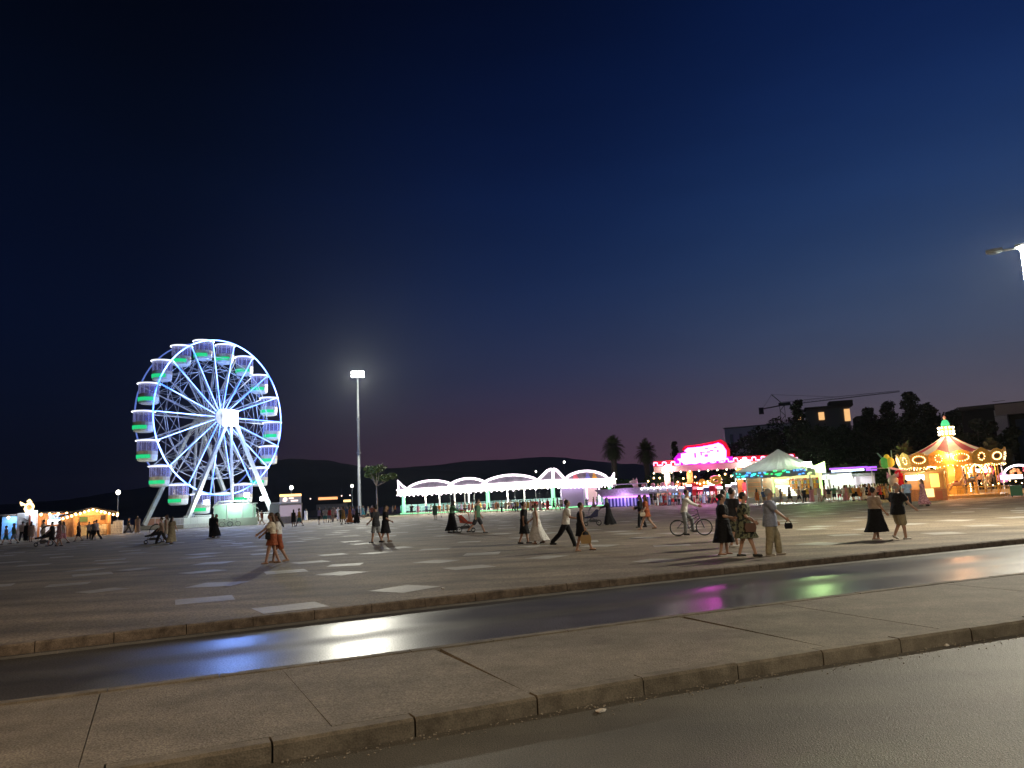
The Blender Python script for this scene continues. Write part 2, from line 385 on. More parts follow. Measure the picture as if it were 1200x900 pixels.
# litter and pebbles by the kerbs
for px, py, s, lab in [(704, 835, .035, 'crumpled white wrapper in the gutter below the median kerb'), (519, 690, .03, 'pale scrap of paper on the plaza beside the kerb'), (1110, 757, .025, 'small white scrap on the near lane by the right kerb')]:
    p = gp(px, py, 0 if py > 700 else GZ); mb = MB(); r = random.Random(px)
    mb.ell((0, 0, s * .45), (s * 1.3, s, s * .5), 7, 4)
    mb.v = [(a + r.uniform(-s, s) * .35, b + r.uniform(-s, s) * .35, max(0, c + r.uniform(-s, s) * .2)) for a, b, c in mb.v]
    o = mb.build('paper_scrap', mat('paper', (.6, .57, .52), .8), loc=p); tag(o, lab, 'litter', 'scraps of litter on the ground')
mb = MB(); r = random.Random(5)
for i in range(1500):
    t = r.uniform(.42, .56); q = at_s(K3, t) + Vector((r.gauss(0, .02), -.02 + abs(r.gauss(0, .14)) * -1, 0)) if r.random() < .6 else at_s(K1, t) + Vector((0, -.16 - abs(r.gauss(0, .1)), 0))
    s = r.uniform(.003, .011); mb.ell((q.x, q.y, s * .6 if True else 0), (s, s * .8, s * .7), 5, 3)
tag(mb.build('grit', mat('grit_stone', (.3, .27, .22), .9)), 'loose grit gathered in the gutter along the kerbs', 'grit', kind='stuff')

# hills across the bay
def ridge(name, pts, D, D2, seed):
    mb = MB(); r = random.Random(seed); rows = []
    pts2 = []
    for (x0, y0), (x1, y1) in zip(pts, pts[1:]):
        n = max(2, int(abs(x1 - x0) / 7))
        for i in range(n): t = i / n; pts2.append((x0 + (x1 - x0) * t, y0 + (y1 - y0) * t + r.uniform(-.5, .5)))
    top, bot, bk = [], [], []
    for x, y in pts2:
        p = atd(x, D, 0); h = hz(p, y); q = p * (D2 / D)
        bot.append((q.x, q.y, -1)); top.append((p.x, p.y, h)); bk.append((p.x * 1.2, p.y * 1.2, -1))
    mid_ = [tuple((Vector(a) * .55 + Vector(b) * .45)[i] + (0, 0, r.uniform(-.03, .06) * h)[i] for i in range(3)) for a, b in zip(top, bot)]
    n = len(top); vs = bot + mid_ + top + bk
    fs = [(k_ * n + i, k_ * n + i + 1, (k_ + 1) * n + i + 1, (k_ + 1) * n + i) for k_ in range(3) for i in range(n - 1)]
    mb.add(vs, fs); o = struct(name, mb, M_hill, smooth=True)
ridge('hills', [(-500, 640), (-100, 600), (80, 585), (200, 566), (290, 545), (340, 537), (385, 540), (430, 548), (480, 550), (540, 553), (620, 558)], 3600, 2600, 1)
ridge('far_hills', [(400, 560), (440, 550), (500, 546), (545, 541), (600, 538), (650, 535), (690, 539), (730, 543), (780, 545), (850, 548), (950, 552), (1300, 560)], 5200, 4000, 2)

# thin haze volume added to give the lights a soft glow
hb = MB(); hb.box((0, 2500, 199), (15400, 10400, 402)); hm = bpy.data.materials.new('haze_air'); hm.use_nodes = True; ht = hm.node_tree
for n in list(ht.nodes):
    if n.type != 'OUTPUT_MATERIAL': ht.nodes.remove(n)
hv = ht.nodes.new('ShaderNodeVolumePrincipled'); hv.inputs['Color'].default_value = (.86, .92, 1, 1); hv.inputs['Density'].default_value = HAZE; hv.inputs['Anisotropy'].default_value = .8
ht.links.new(hv.outputs[0], [n for n in ht.nodes if n.type == 'OUTPUT_MATERIAL'][0].inputs['Volume'])
tag(hb.build('haze', hm), 'thin haze added over the whole fairground for a glow round the lamps', 'haze', kind='stuff')
# ------------------------------------------------------------------ shared materials for the fair
WHITE = mat('white_painted_metal', (.75, .77, .76), .45, noise=.12, nscale=3)
GALV = mat('galvanised_steel', (.22, .24, .26), .55, metal=.3, noise=.15, nscale=5)
DARKM = mat('dark_metal', (.03, .03, .035), .5)
BLACKR = mat('black_rubber', (.02, .02, .02), .8)
WOOD = mat('fir_boards', (.45, .24, .11), .7, noise=.25, nscale=6)
ROOFD = mat('dark_roof', (.05, .035, .03), .8, noise=.2)
REDP = mat('red_paint', (.55, .02, .035), .4, noise=.15, nscale=4)
GOLDP = mat('gold_paint', (.72, .38, .07), .35, metal=.35, noise=.2, nscale=6)
ORANGE = mat('orange_panel', (.70, .23, .05), .5, noise=.15, nscale=5)
CREAM = mat('cream_paint', (.78, .66, .42), .5, noise=.12, nscale=5)
GLASS = mat('window_glass', (.25, .32, .36), .08, spec=.6, alpha=.45)
PVC = mat('grey_pvc_canvas', (.74, .80, .77), .6, noise=.1, nscale=4)
G_white = glow('white_led', (.93, .97, 1.0), 9)
G_warm = glow('warm_bulb', (1, .62, .22), 14)
G_warmw = glow('warm_white_bulb', (1, .82, .48), 12)

def bulbs(name, pts, r, m, parent):
    if len(pts) <= 60:
        me = None
        for p in pts:
            if me is None: o = MB().ell((0, 0, 0), (r, r, r), 5, 3).build(name, m, parent); me = o
            else: o = me.copy(); COL.objects.link(o)
            o.location = p
        return me
    mb = MB()
    for p in pts: mb.ell(p, (r, r, r), 5, 3)
    return tag(mb.build(name, m, parent), kind='stuff')
def plight(name, loc, e, col, parent=None, rad=.3, spot=None, aim=None, blend=.6):
    l = bpy.data.lights.new(name, 'SPOT' if spot else 'POINT'); l.energy = e; l.color = col; l.shadow_soft_size = rad
    if spot: l.spot_size = R_(spot); l.spot_blend = blend
    o = bpy.data.objects.new(name, l); COL.objects.link(o); o.location = loc
    if aim is not None: o.rotation_euler = (Vector(aim) - Vector(loc)).to_track_quat('-Z', 'Y').to_euler()
    if parent: o.parent = parent
    return o

# ------------------------------------------------------------------ lamps
def flood_mast(loc, h, rz, label, e, name='floodlight_mast', heads=8, hz_=None):
    t = thing(name, label, 'floodlight', loc, rz, None)
    mb = MB(); mb.lathe([(.34, 0), (.30, .02), (.24, h * .45)], 10); mb.lathe([(.25, h * .45), (.25, h * .46), (.15, h)], 10); mb.build('pole', GALV, t, smooth=True)
    MB().box((0, 0, .2), (.9, .9, .4)).build('base', M_kerb, t)
    MB().lathe([(.42, h * .44), (.42, h * .455)], 12).build('collar', GALV, t); MB().lathe([(.36, h * .68), (.36, h * .69)], 12).build('collar', GALV, t)
    mb = MB(); mb.box((0, 0, h - .3), (2.1, .12, .12)); mb.box((0, 0, h + .35), (2.1, .12, .12)); mb.box((0, 0, h), (.2, .2, 1.2)); mb.build('crossarm', DARKM, t)
    for i in range(heads):
        row, k = divmod(i, heads // 2)
        x = (k - (heads // 2 - 1) / 2) * .56; zz = h - .15 + row * .62
        b = MB().box((x, -.24, zz), (.46, .34, .42)).build('lamp_head', DARKM, t)
        MB().box((x, -.43, zz - .02), (.43, .05, .38)).build('lens', glow('flood_lens', (1, 1, .90), 90), b)
    return t
pm = atd(421.5, 133); H1 = hz(pm, 440) - GZ
fm = flood_mast(pm, H1, face(pm), 'tall grey floodlight mast blazing white over the middle of the plaza', 0)
fm_l = plight('mast_light', (0, -.9, H1 - .2), MAST_E, (1, .97, .82), fm, .9, spot=150, aim=(0, -4.2, H1 - 2.0), blend=.6)

# lamp of the road, its pole foot just outside the picture on the right
pl = atd(1236, 31); 
def road_lamp(loc, rz, label, h, e, heads=((-1.35, 0), (.0, 1), (1.35, 1)), k_='road'):
    t = thing('street_lamp', label, 'street lamp', loc, rz, 'tall lamps along the road')
    mb = MB(); mb.lathe([(.11, 0), (.09, .4), (.045, h)], 10); mb.build('pole', GALV, t, smooth=True)
    MB().box((0, 0, .03), (.5, .5, .06)).build('base_plate', GALV, t)
    mb = MB(); mb.tube([(-1.2, 0, h + .02), (0, 0, h - .06), (1.2, 0, h + .02)], .05); mb.build('crossarm', GALV, t)
    for hx, lit in heads:
        hd = MB().box((hx * 1.0, -.02, h + .03), (.62, .34, .11)).build('lamp_head', GALV, t)
        MB().ell((hx * 1.0, -.06, h - .05), (.27, .17, .10), 10, 6).build('lens', glow('road_lamp_lens', (1, 1, .80), 80) if lit else GLASS, hd)
    return t
HR = hz(atd(1236, 31), 285 + 4)
pl = atd(1236, 31)
for _ in range(4):
    top = (pl.x, pl.y, HR); px_, py_ = proj(top)
    pl.x += (1196 - px_) * 31 / FPX; HR += (py_ - 289) * 31 / FPX
rl = road_lamp((pl.x, pl.y, GZ), face(pl), 'tall street lamp with one dark and two lit heads at the right edge', HR - GZ, 0, ((-.95, 0), (.1, 1), (.95, 1)))
plight('street_lamp_light', (.35, -.35, HR - GZ - .2), ROAD_E, (1, .93, .74), rl, .3, spot=174, aim=(.35, -.4, 0), blend=.25)
for (lx, ly, lh, e, c, lab) in ((9, -1.5, 9.5, NEAR_E[0], (1, .86, .60), 'street lamp of the near lane, right of the viewpoint'), (-12, -3.5, 9.5, NEAR_E[1], (1, .64, .34), 'street lamp of the near lane, left of the viewpoint')):
    t = road_lamp((lx, ly, .12), 0, lab, lh, 0, ((-.95, 0), (.0, 1), (.95, 1)))
    plight('street_lamp_light', (.2, .2, lh - .3), e, c, t, .3)
def globe_lamp(px, D, py, label, e=0):
    p = atd(px, D); h = hz(p, py) - GZ
    t = thing('globe_lamp', label, 'street lamp', p, 0, 'small globe lamps around the fair')
    mb = MB(); mb.lathe([(.12, 0), (.1, .6), (.055, .7), (.045, h - .3)], 8); mb.build('pole', DARKM if px > 100 and px < 130 else GALV, t)
    MB().ell((0, 0, h), (.27, .27, .30), 10, 7).build('globe', glow('globe_glow', (1, .95, .82), 7), t, smooth=True)
    MB().lathe([(.16, h - .42), (.2, h - .34)], 8).build('holder', DARKM, t)
    if e: plight('globe_lamp_light', (0, 0, h + .1), e, (1, .9, .7), t, .35)
globe_lamp(137, 96, 577, 'small globe lamp on a thin pole right of the wooden chalet', 900)
globe_lamp(341.5, 108, 571.5, 'small globe lamp rising behind the white kiosk beside the wheel', 900)
globe_lamp(413, 140, 569.5, 'small globe lamp just left of the tall floodlight mast')
globe_lamp(664, 190, 541.5, 'distant pole lamp seen above the peak of the long lit pavilion')
globe_lamp(630, 230, 552.5, 'distant lamp above the flat roof, left of the pavilion peak')

# ------------------------------------------------------------------ Ferris wheel
WR = 11.2; pw = atd(248.5, 110); HUBZ = hz(pw, 490) - GZ
fwz = thing('ferris_wheel', 'big white Ferris wheel lit blue and white with green cabins', 'Ferris wheel', pw, R_(61)); fwz.scale = (1, .93, 1)
LEDb = bpy.data.materials.new('blue_white_led'); LEDb.use_nodes = True
t_ = LEDb.node_tree; b_ = t_.nodes['Principled BSDF']; o_ = t_.nodes.new('ShaderNodeTexCoord'); n_ = t_.nodes.new('ShaderNodeTexNoise'); n_.inputs['Scale'].default_value = .22
r__ = t_.nodes.new('ShaderNodeValToRGB'); e_ = r__.color_ramp.elements; e_[0].position = .40; e_[0].color = (.025, .12, 1, 1); e_[1].position = .62; e_[1].color = (.2, .36, 1, 1)
t_.links.new(o_.outputs['Object'], n_.inputs['Vector']); t_.links.new(n_.outputs[0], r__.inputs[0]); t_.links.new(r__.outputs[0], b_.inputs['Emission Color']); b_.inputs['Emission Strength'].default_value = 8; b_.inputs['Base Color'].default_value = (.1, .1, .2, 1)
LEDblue = glow('blue_led', (.12, .42, 1), 2.2); LEDpurple = glow('violet_led', (.12, .20, .65), .8)
STEELW = mat('wheel_steel', (.62, .66, .68), .5, noise=.1, emit=(.6, .7, .9), es=0)
def circ(r, y, n=72): return [(r * math.cos(2 * math.pi * i / n), y, HUBZ + r * math.sin(2 * math.pi * i / n)) for i in range(n)]
NC = 18; A0 = R_(100)
MB().tube(circ(WR, -2.05), .085, 6, closed=True).build('rim', LEDb, fwz)
MB().tube(circ(WR, 2.05), .10, 6, closed=True).build('rim', LEDpurple, fwz)
for y, m1 in ((-2.05, None), (2.05, STEELW)):
    for i in range(NC):
        a = A0 + 2 * math.pi * i / NC; u = Vector((math.cos(a), 0, math.sin(a)))
        sp = MB().tube([Vector((0, y * .85, HUBZ)) + u * .7, Vector((0, y, HUBZ)) + u * WR], .105, 4).build('spoke', STEELW, fwz)
        if y < 0:
            off = Vector((0, -.10, 0)); MB().tube([Vector((0, y * .85, HUBZ)) + off + u * 1.2, Vector((0, y, HUBZ)) + off + u * WR * .985], .05, 4).build('light_strip', LEDb, sp)
# lattice ring (inner bracing) on both sides and cross ties
for y in (-1.5, 1.5):
    mb = MB()
    for r_ in (7.1, 8.9): mb.tube([(r_ * math.cos(A0 + 2 * math.pi * (i + .0) / NC), y, HUBZ + r_ * math.sin(A0 + 2 * math.pi * i / NC)) for i in range(NC)], .05, 4, closed=True)
    for i in range(NC):
        a, b = A0 + 2 * math.pi * i / NC, A0 + 2 * math.pi * (i + 1) / NC
        for r1, r2 in ((7.1, 8.9), (8.9, 7.1)): mb.tube([(r1 * math.cos(a), y, HUBZ + r1 * math.sin(a)), (r2 * math.cos(b), y, HUBZ + r2 * math.sin(b))], .026, 4)
    for i in range(NC):
        a = A0 + 2 * math.pi * i / NC; c_ = A0 + 2 * math.pi * (i + .5) / NC
        mb.tube([(1.2 * math.cos(c_), y, HUBZ + 1.2 * math.sin(c_)), (7.1 * math.cos(a), y, HUBZ + 7.1 * math.sin(a))], .035, 4)
        mb.tube([(1.2 * math.cos(c_), y, HUBZ + 1.2 * math.sin(c_)), (7.1 * math.cos(a + 2 * math.pi / NC), y, HUBZ + 7.1 * math.sin(a + 2 * math.pi / NC))], .035, 4)
    mb.build('bracing', STEELW, fwz)
mb = MB()
for i in range(NC):
    a = A0 + 2 * math.pi * i / NC
    for r_ in (7.1, 8.9, 4.2): mb.tube([(r_ * math.cos(a), -1.6, HUBZ + r_ * math.sin(a)), (r_ * math.cos(a), 1.6, HUBZ + r_ * math.sin(a))], .04, 4)
    mb.tube([(7.1 * math.cos(a), -1.6, HUBZ + 7.1 * math.sin(a)), (8.9 * math.cos(a), 1.6, HUBZ + 8.9 * math.sin(a))], .03, 4)
    mb.tube([(7.1 * math.cos(a), 1.6, HUBZ + 7.1 * math.sin(a)), (8.9 * math.cos(a), -1.6, HUBZ + 8.9 * math.sin(a))], .03, 4)
mb.build('cross_tie', STEELW, fwz)
def ring_y(y0, y1, r, n=16): return [[(r * math.cos(2 * math.pi * j / n), y, HUBZ + r * math.sin(2 * math.pi * j / n)) for j in range(n)] for y in (y0, y1)]
MB().rings(ring_y(-3.6, 3.9, .42)).build('axle', STEELW, fwz)
for y in (-2.0, 2.0): MB().rings(ring_y(y - .12, y + .12, 1.25)).build('hub_plate', STEELW, fwz)
MB().box((-.25, -4.2, HUBZ - .35), (2.4, .35, 2.3)).build('hub_screen', glow('hub_screen_light', (.8, .85, 1), 6), fwz)
for sy in (-1, 1):
    for sx in (-1, 1):
        MB().tube([(sx * .25, sy * 3.95, HUBZ), (sx * 7.7, sy * 4.6, .6)], [.30, .38], 4).build('support_leg', mat('leg_paint', (.66, .72, .68), .45, noise=.1), fwz)
    MB().tube([(0, sy * 3.95, HUBZ - .4), (0, sy * 4.5, .6)], .22, 6).build('centre_post', STEELW, fwz)
# cabins
GREENL = glow('green_cabin_light', (.02, .75, .26), .85); GREENL2 = glow('pale_green_light', (.25, .9, .6), .9)
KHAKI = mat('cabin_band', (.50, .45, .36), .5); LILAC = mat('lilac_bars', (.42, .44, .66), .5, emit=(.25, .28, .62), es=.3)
CABW = mat('cabin_white', (.7, .75, .72), .5)
def gondola(first=None):
    g = bpy.data.objects.new('gondola', None); COL.objects.link(g); g.parent = fwz
    rr = 1.62
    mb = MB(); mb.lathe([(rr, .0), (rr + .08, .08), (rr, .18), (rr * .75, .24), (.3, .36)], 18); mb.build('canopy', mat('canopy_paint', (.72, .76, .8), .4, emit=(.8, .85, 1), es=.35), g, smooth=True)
    mb = MB(); mb.tube([(rr * math.cos(a * math.pi / 9), rr * math.sin(a * math.pi / 9), .04) for a in range(18)], .06, 5, closed=True); mb.build('canopy_light_ring', glow('canopy_ring', (.9, .95, 1), 3.2), g)
    mb = MB()
    for i in range(12):
        a = 2 * math.pi * i / 12; mb.tube([(1.38 * math.cos(a), 1.38 * math.sin(a), 0), (1.38 * math.cos(a), 1.38 * math.sin(a), -1.5)], .05, 4)
    mb.tube([(1.38 * math.cos(q * .5236), 1.38 * math.sin(q * .5236), -.05) for q in range(12)], .04, 4, closed=True); mb.build('bars', LILAC, g)
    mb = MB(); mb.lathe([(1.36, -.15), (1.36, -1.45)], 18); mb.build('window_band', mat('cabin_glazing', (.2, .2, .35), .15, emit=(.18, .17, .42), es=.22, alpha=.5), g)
    mb = MB(); mb.lathe([(1.0, -2.85), (1.34, -2.72), (1.42, -1.95), (1.44, -1.45), (1.36, -1.43), (1.36, -1.48)], 18, mfun=lambda i, a: 1 if i >= 2 else 0); mb.build('tub', [CABW, KHAKI], g)
    mb = MB(); pts = []
    for a in range(10, 28): pts.append(a)
    ring = lambda r, zz: [(r * math.cos(2 * math.pi * (a + 8) / 36), r * math.sin(2 * math.pi * (a + 8) / 36), zz) for a in range(1, 22)]
    rs = [ring(1.47, -2.45), ring(1.50, -1.95)]
    n = len(rs[0]); mb.add(rs[0] + rs[1] + ring(1.40, -2.45) + ring(1.42, -1.95), [(i, i + 1, n + i + 1, n + i) for i in range(n - 1)] + [(2 * n + i, 2 * n + i + 1, 3 * n + i + 1, 3 * n + i) for i in range(n - 1)] + [(i, i + 1, 2 * n + i + 1, 2 * n + i) for i in range(n - 1)] + [(n + i, n + i + 1, 3 * n + i + 1, 3 * n + i) for i in range(n - 1)])
    mb.build('green_panel', GREENL, g)
    mb = MB(); mb.box((0, .2, -1.55), (1.9, .25, .8)); mb.build('seat_back', mat('seat_back', (.6, .55, .5), .6), g)
    return g
g0 = None
for i in range(NC):
    a = A0 + 2 * math.pi * i / NC
    if g0 is None: g = g0 = gondola()
    else: g = copy_tree(g0, fwz)
    g.scale = (.92, .92, .95); g.location = (WR * math.cos(a), 0, HUBZ + WR * math.sin(a)); g.rotation_euler = (0, 0, R_(-35) + rnd.uniform(-.15, .15))
MB().tube([(0, -2.2, 0), (0, 2.2, 0)], .05, 4)
# base
mb = MB(); mb.box((0, 0, .3), (17, 10.6, .5)); mb.build('platform', mat('deck_plate', (.5, .52, .5), .5, noise=.15), fwz)
mb = MB()
for x0, x1, y in ((-8.4, 8.4, -5.2),):
    for k in range(17):
        x = x0 + (x1 - x0) * k / 16; mb.box((x, y, 1.05), (.06, .06, 1.1))
    mb.box(((x0 + x1) / 2, y, 1.6), (x1 - x0, .07, .07)); mb.box(((x0 + x1) / 2, y, .95), (x1 - x0, .03, .9))
mb.build('railing', mat('rail_panel', (.60, .66, .62), .5), fwz)
st = MB()
for k in range(4): st.box((-1.2, -5.7 - k * .35, .45 - k * .12), (3.4, .36, .14))
st.build('stairs', WHITE, fwz)
# pieces that stand before the wheel
CONT = mat('container_paint', (.55, .56, .53), .55, noise=.12, nscale=2)
def counter(name, px, D, w_, h_, d_, m, label, cat, panels=4, dz=0, rz=None):
    p = atd(px, D); t = thing(name, label, cat, p, face(p) if rz is None else rz)
    MB().box((0, 0, h_ / 2 + .12), (w_, d_, h_ - .12)).build('body', m, t)
    mb = MB()
    for k in range(panels + 1): mb.box((-w_ / 2 + w_ * k / panels, -d_ / 2 - .02, h_ / 2 + .12), (.07, .05, h_ - .16))
    mb.box((0, -d_ / 2 - .02, h_ - .04), (w_ + .1, .08, .1)); mb.build('frame', WHITE, t)
    MB().box((0, 0, .06), (w_ * .96, d_ * .9, .12)).build('skirt', DARKM, t)
    return t
t = counter('generator_cabinet', 181.5, 107, 2.6, 1.55, 1.6, mat('terracotta_panel', (.62, .33, .22), .6), 'terracotta coloured cabinet at the left foot of the wheel', 'cabinet', 2)
counter('barrier_panel', 211, 104.0, 4.8, 1.35, .5, CONT, 'low grey white panel fence in front of the wheel, leftmost stretch', 'barrier', 4)
counter('barrier_panel', 243, 104.5, 3.0, 1.6, .4, mat('pale_green_panel', (.55, .64, .57), .5), 'pale green panel fence at the middle of the wheel front', 'barrier', 3)
p = atd(276, 103.5); t = thing('entrance_booth', 'glazed white boarding hut with slanting roof before the wheel', 'booth', p, face(p))
mb = MB(); mb.box((0, 0, .55), (5.6, 2.4, 1.0)); mb.build('base_wall', mat('pale_green_panel', (.55, .64, .57), .5), t)
mb = MB()
for x in (-2.7, -1.0, .8, 2.2): mb.box((x, -1.15, 1.9), (.1, .1, 1.9)); mb.box((x, 1.1, 1.9), (.1, .1, 1.9))
mb.box((0, -1.15, 2.9), (5.6, .12, .12)); mb.build('frame', WHITE, t)
MB().box((-.1, -1.1, 1.95), (5.3, .03, 1.8)).build('window', mat('lit_glass', (.5, .7, .6), .2, emit=(.45, .9, .65), es=.28, alpha=.6), t)
mb = MB(); mb.prism([(-2.9, 2.6), (-2.2, 3.35), (1.2, 3.4), (2.9, 2.2), (2.9, 2.1), (1.15, 3.28), (-2.15, 3.22), (-2.9, 2.5)], (0, -1.25, 0), (1, 0, 0), (0, 0, 1), (0, 1, 0), 2.5); mb.build('roof', WHITE, t)
MB().box((0, .9, 1.9), (5.2, .1, 1.5)).build('back_wall', mat('mint_wall', (.45, .72, .6), .5, emit=(.4, .9, .65), es=.15), t)
plight('booth_light', (0, -2.0, 3.2), 500, (.8, 1, .9), t, .2)
fl = [(227, 609), (305, 588)]
for (lx, lz, e) in ((-5.2, 3.3, 800), (5.0, 3.6, 800), (1.6, 4.2, 700)):
    f_ = MB().box((lx, -5.6 if lx < 2 else -5.0, lz), (.7, .25, .55)).build('floodlight', glow('small_flood', (1, 1, .92), 18), fwz)
    plight('wheel_flood', (lx, -6.0, lz + .2), e, (.86, .93, 1), fwz, .25)
plight('wheel_led_fill', (0, -5.4, HUBZ), 10000, (.17, .34, 1), fwz, 1.2)  # added blue fill lamp, stands in for the summed output of the LEDs
# white kiosk right of the wheel
p = atd(340.5, 104); t = thing('kiosk', 'white kiosk with glowing orange sign box on its roof beside the wheel', 'kiosk', p, face(p))
MB().box((0, 0, .5), (3.0, 2.0, .9)).build('counter', WHITE, t)
mb = MB()
for x in (-1.45, 1.45):
    for y in (-.95, .95): mb.box((x, y, 1.7), (.12, .12, 1.6))
mb.box((0, 0, 2.55), (3.1, 2.1, .16)); mb.build('frame', WHITE, t)
MB().box((0, .9, 1.7), (2.8, .06, 1.5)).build('back_wall', mat('kiosk_inside', (.6, .5, .6), .6, emit=(.75, .6, .75), es=.3), t)
mb = MB(); mb.box((0, -.7, 3.15), (2.8, .3, .95)); mb.build('sign_board', mat('kiosk_sign', (.5, .5, .55), .6, emit=(.4, .42, .5), es=.35), t)
mb = MB(); mb.box((0, -.85, 3.75), (2.8, .12, .28)); mb.build('sign_light', glow('amber_strip', (1, .55, .18), 3.5), t)
mb = MB(); mb.ell((-.7, -.88, 3.2), (.3, .05, .3), 8, 4); mb.box((.1, -.88, 3.35), (.6, .05, .14)); mb.box((.5, -.88, 3.0), (.9, .05, .16)); mb.tube([(-1, -.88, 3.0), (-.5, -.88, 3.4)], .07, 4); mb.build('sign_mark', glow('sign_mark', (1, .75, .65), 2.2), t)
p = atd(322, 104.5); t = thing('side_stand', 'narrow white stand attached left of the glowing kiosk', 'stand', p, face(p))
MB().box((0, 0, .5), (1.5, 1.4, 1.0)).build('counter', WHITE, t)
MB().box((0, .2, 1.9), (1.4, .9, 1.6)).build('back_box', mat('grey_blue_box', (.35, .38, .42), .6), t); MB().box((0, -.3, 2.8), (1.7, 1.2, .12)).build('roof', WHITE, t)

# ------------------------------------------------------------------ long lit pavilion (bumper cars)
pa = atd(649.8, 118); pv = thing('bumper_car_pavilion', 'long open pavilion outlined with white light arches in the middle', 'pavilion', pa, R_(50.8))
LX, LY = 17.2, 34.8
G_hot = glow('hot_white_tube', (1, .86, .95), 5); G_hotc = glow('hot_cream_fascia', (1, .90, .72), 1.6)
MB().box((LX / 2, LY / 2, .2), (LX, LY, .36)).build('floor', mat('arena_floor', (.4, .41, .40), .3, noise=.1), pv)
mb = MB(); mb.box((LX / 2, -.04, .22), (LX, .06, .12)); mb.box((-.04, LY / 2, .22), (.06, LY, .12)); mb.build('edge_light', glow('green_edge', (.3, 1, .45), 1.6), pv)
for y0, x0 in ((0, 0), (LY, 0), (0, LX), (LY, LX), (13.9, 0), (0, 9), (21.5, 0)):
    big = (y0, x0) in ((0, 0), (0, LX), (LY, 0), (13.9, 0))
    m = glow('green_white_column', (.30, 1, .48), 1.25) if big else WHITE
    x = min(max(x0, .45), LX - .45); y = min(max(y0, .45), LY - .45)
    MB().box((x, y, 1.95), (.42 if big else .16, .42 if big else .16, 3.2)).build('column', m, pv)
for y in (6, 9.5, 18, 25, 28.5): MB().box((.3, y, 1.95), (.16, .16, 3.2)).build('column', WHITE, pv)
MB().box((LX / 2, LY / 2, 3.72), (LX - .2, LY - .2, .3)).build('ceiling', mat('pavilion_ceiling', (.55, .57, .55), .6), pv)
mb = MB(); mb.box((LX / 2, -.1, 4.05), (LX + .8, .5, .8)); mb.box((-.1, LY / 2 + .1, 4.05), (.5, LY + .6, .8)); mb.build('fascia', G_hotc, pv)
mb = MB(); mb.box((LX / 2, -.42, 3.55), (LX + .9, .2, .16)); mb.box((LX / 2, -.42, 4.5), (LX + .9, .2, .16)); mb.box((-.42, LY / 2, 3.55), (.2, LY + .8, .16)); mb.box((-.42, LY / 2, 4.5), (.2, LY + .8, .16)); mb.build('fascia_tube', G_hot, pv)
bulbs('fascia_bulb', [(-.62, .6 + k * 1.15, 3.3 + .12 * (k % 2)) for k in range(30)] + [(.5 + k * 1.1, -.62, 3.3) for k in range(15)], .17, G_hot, pv)
G_arch = glow('arch_tube_light', (1, .84, .96), 3)
PANEL = mat('painted_arch_panel', (.16, .14, .17), .6, noise=.4, nscale=.6)
def arch(pts2, plane):                      # pts2 (s,z) along a side; plane maps s to 3-D
    P3 = [plane(s, zz) for s, zz in pts2]
    MB().tube(P3, .20, 6).build('arch_tube', G_arch, pv)
    poly = [(s, zz - .1) for s, zz in pts2] + [(pts2[-1][0], 4.45), (pts2[0][0], 4.45)]
    o = Vector(plane(0, 0)); u = Vector(plane(1, 0)) - o; n = u.cross(Vector((0, 0, 1)))
    off = n * (-.18 if n.dot(Vector((-1, -1, 0))) > 0 else .18)
    MB().prism(poly, o + off, u, (0, 0, 1), off.normalized(), .1).build('arch_panel', PANEL, pv)
def arc(s0, s1, z0, zt, n=16, p=.62): return [(s0 + (s1 - s0) * i / n, z0 + (zt - z0) * (math.sin(math.pi * i / n) ** p)) for i in range(n + 1)]
SL_ = lambda s, zz: (-.25, s, zz); SR_ = lambda s, zz: (s, -.25, zz)
arch(arc(2.8, 14.4, 4.55, 5.75), SL_); arch(arc(13.4, 22.2, 4.55, 5.7), SL_); arch(arc(20.9, 32.6, 4.55, 5.8), SL_)
arch([(0, 6.2), (.8, 6.0), (1.7, 5.35), (2.9, 4.55)], SL_); arch([(0, 6.2), (.8, 6.0), (1.8, 5.35), (2.9, 4.55)], SR_)
arch(arc(2.9, 15.4, 4.55, 5.9), SR_)
arch([(32.6, 4.6), (33.8, 5.2), (35.0, 6.2), (34.9, 4.6)], SL_)
arch([(15.4, 4.6), (16.6, 4.75), (17.3, 5.5), (17.1, 4.55)], SR_)
MB().tube([(-.25, -.25, 4.4), (-.25, -.25, 6.2)], .22, 6).build('corner_post', G_hot, pv)
for yy in (8, 18, 27): MB().box((-.0, yy, 5.0), (.08, 1.3, .9)).build('painting', mat('orange_picture', (.65, .28, .1), .5), pv)
for xx, c_ in ((6, (.6, .12, .15)), (9.5, (.2, .2, .6)), (11.5, (.7, .35, .05))): MB().prism([(-.8, 0), (.8, 0), (.2, .9), (-.3, 1)], (xx, -.12, 4.6), (1, 0, 0), (0, 0, 1), (0, 1, 0), .06).build('painting', mat('picture%d' % int(xx), c_, .5), pv)
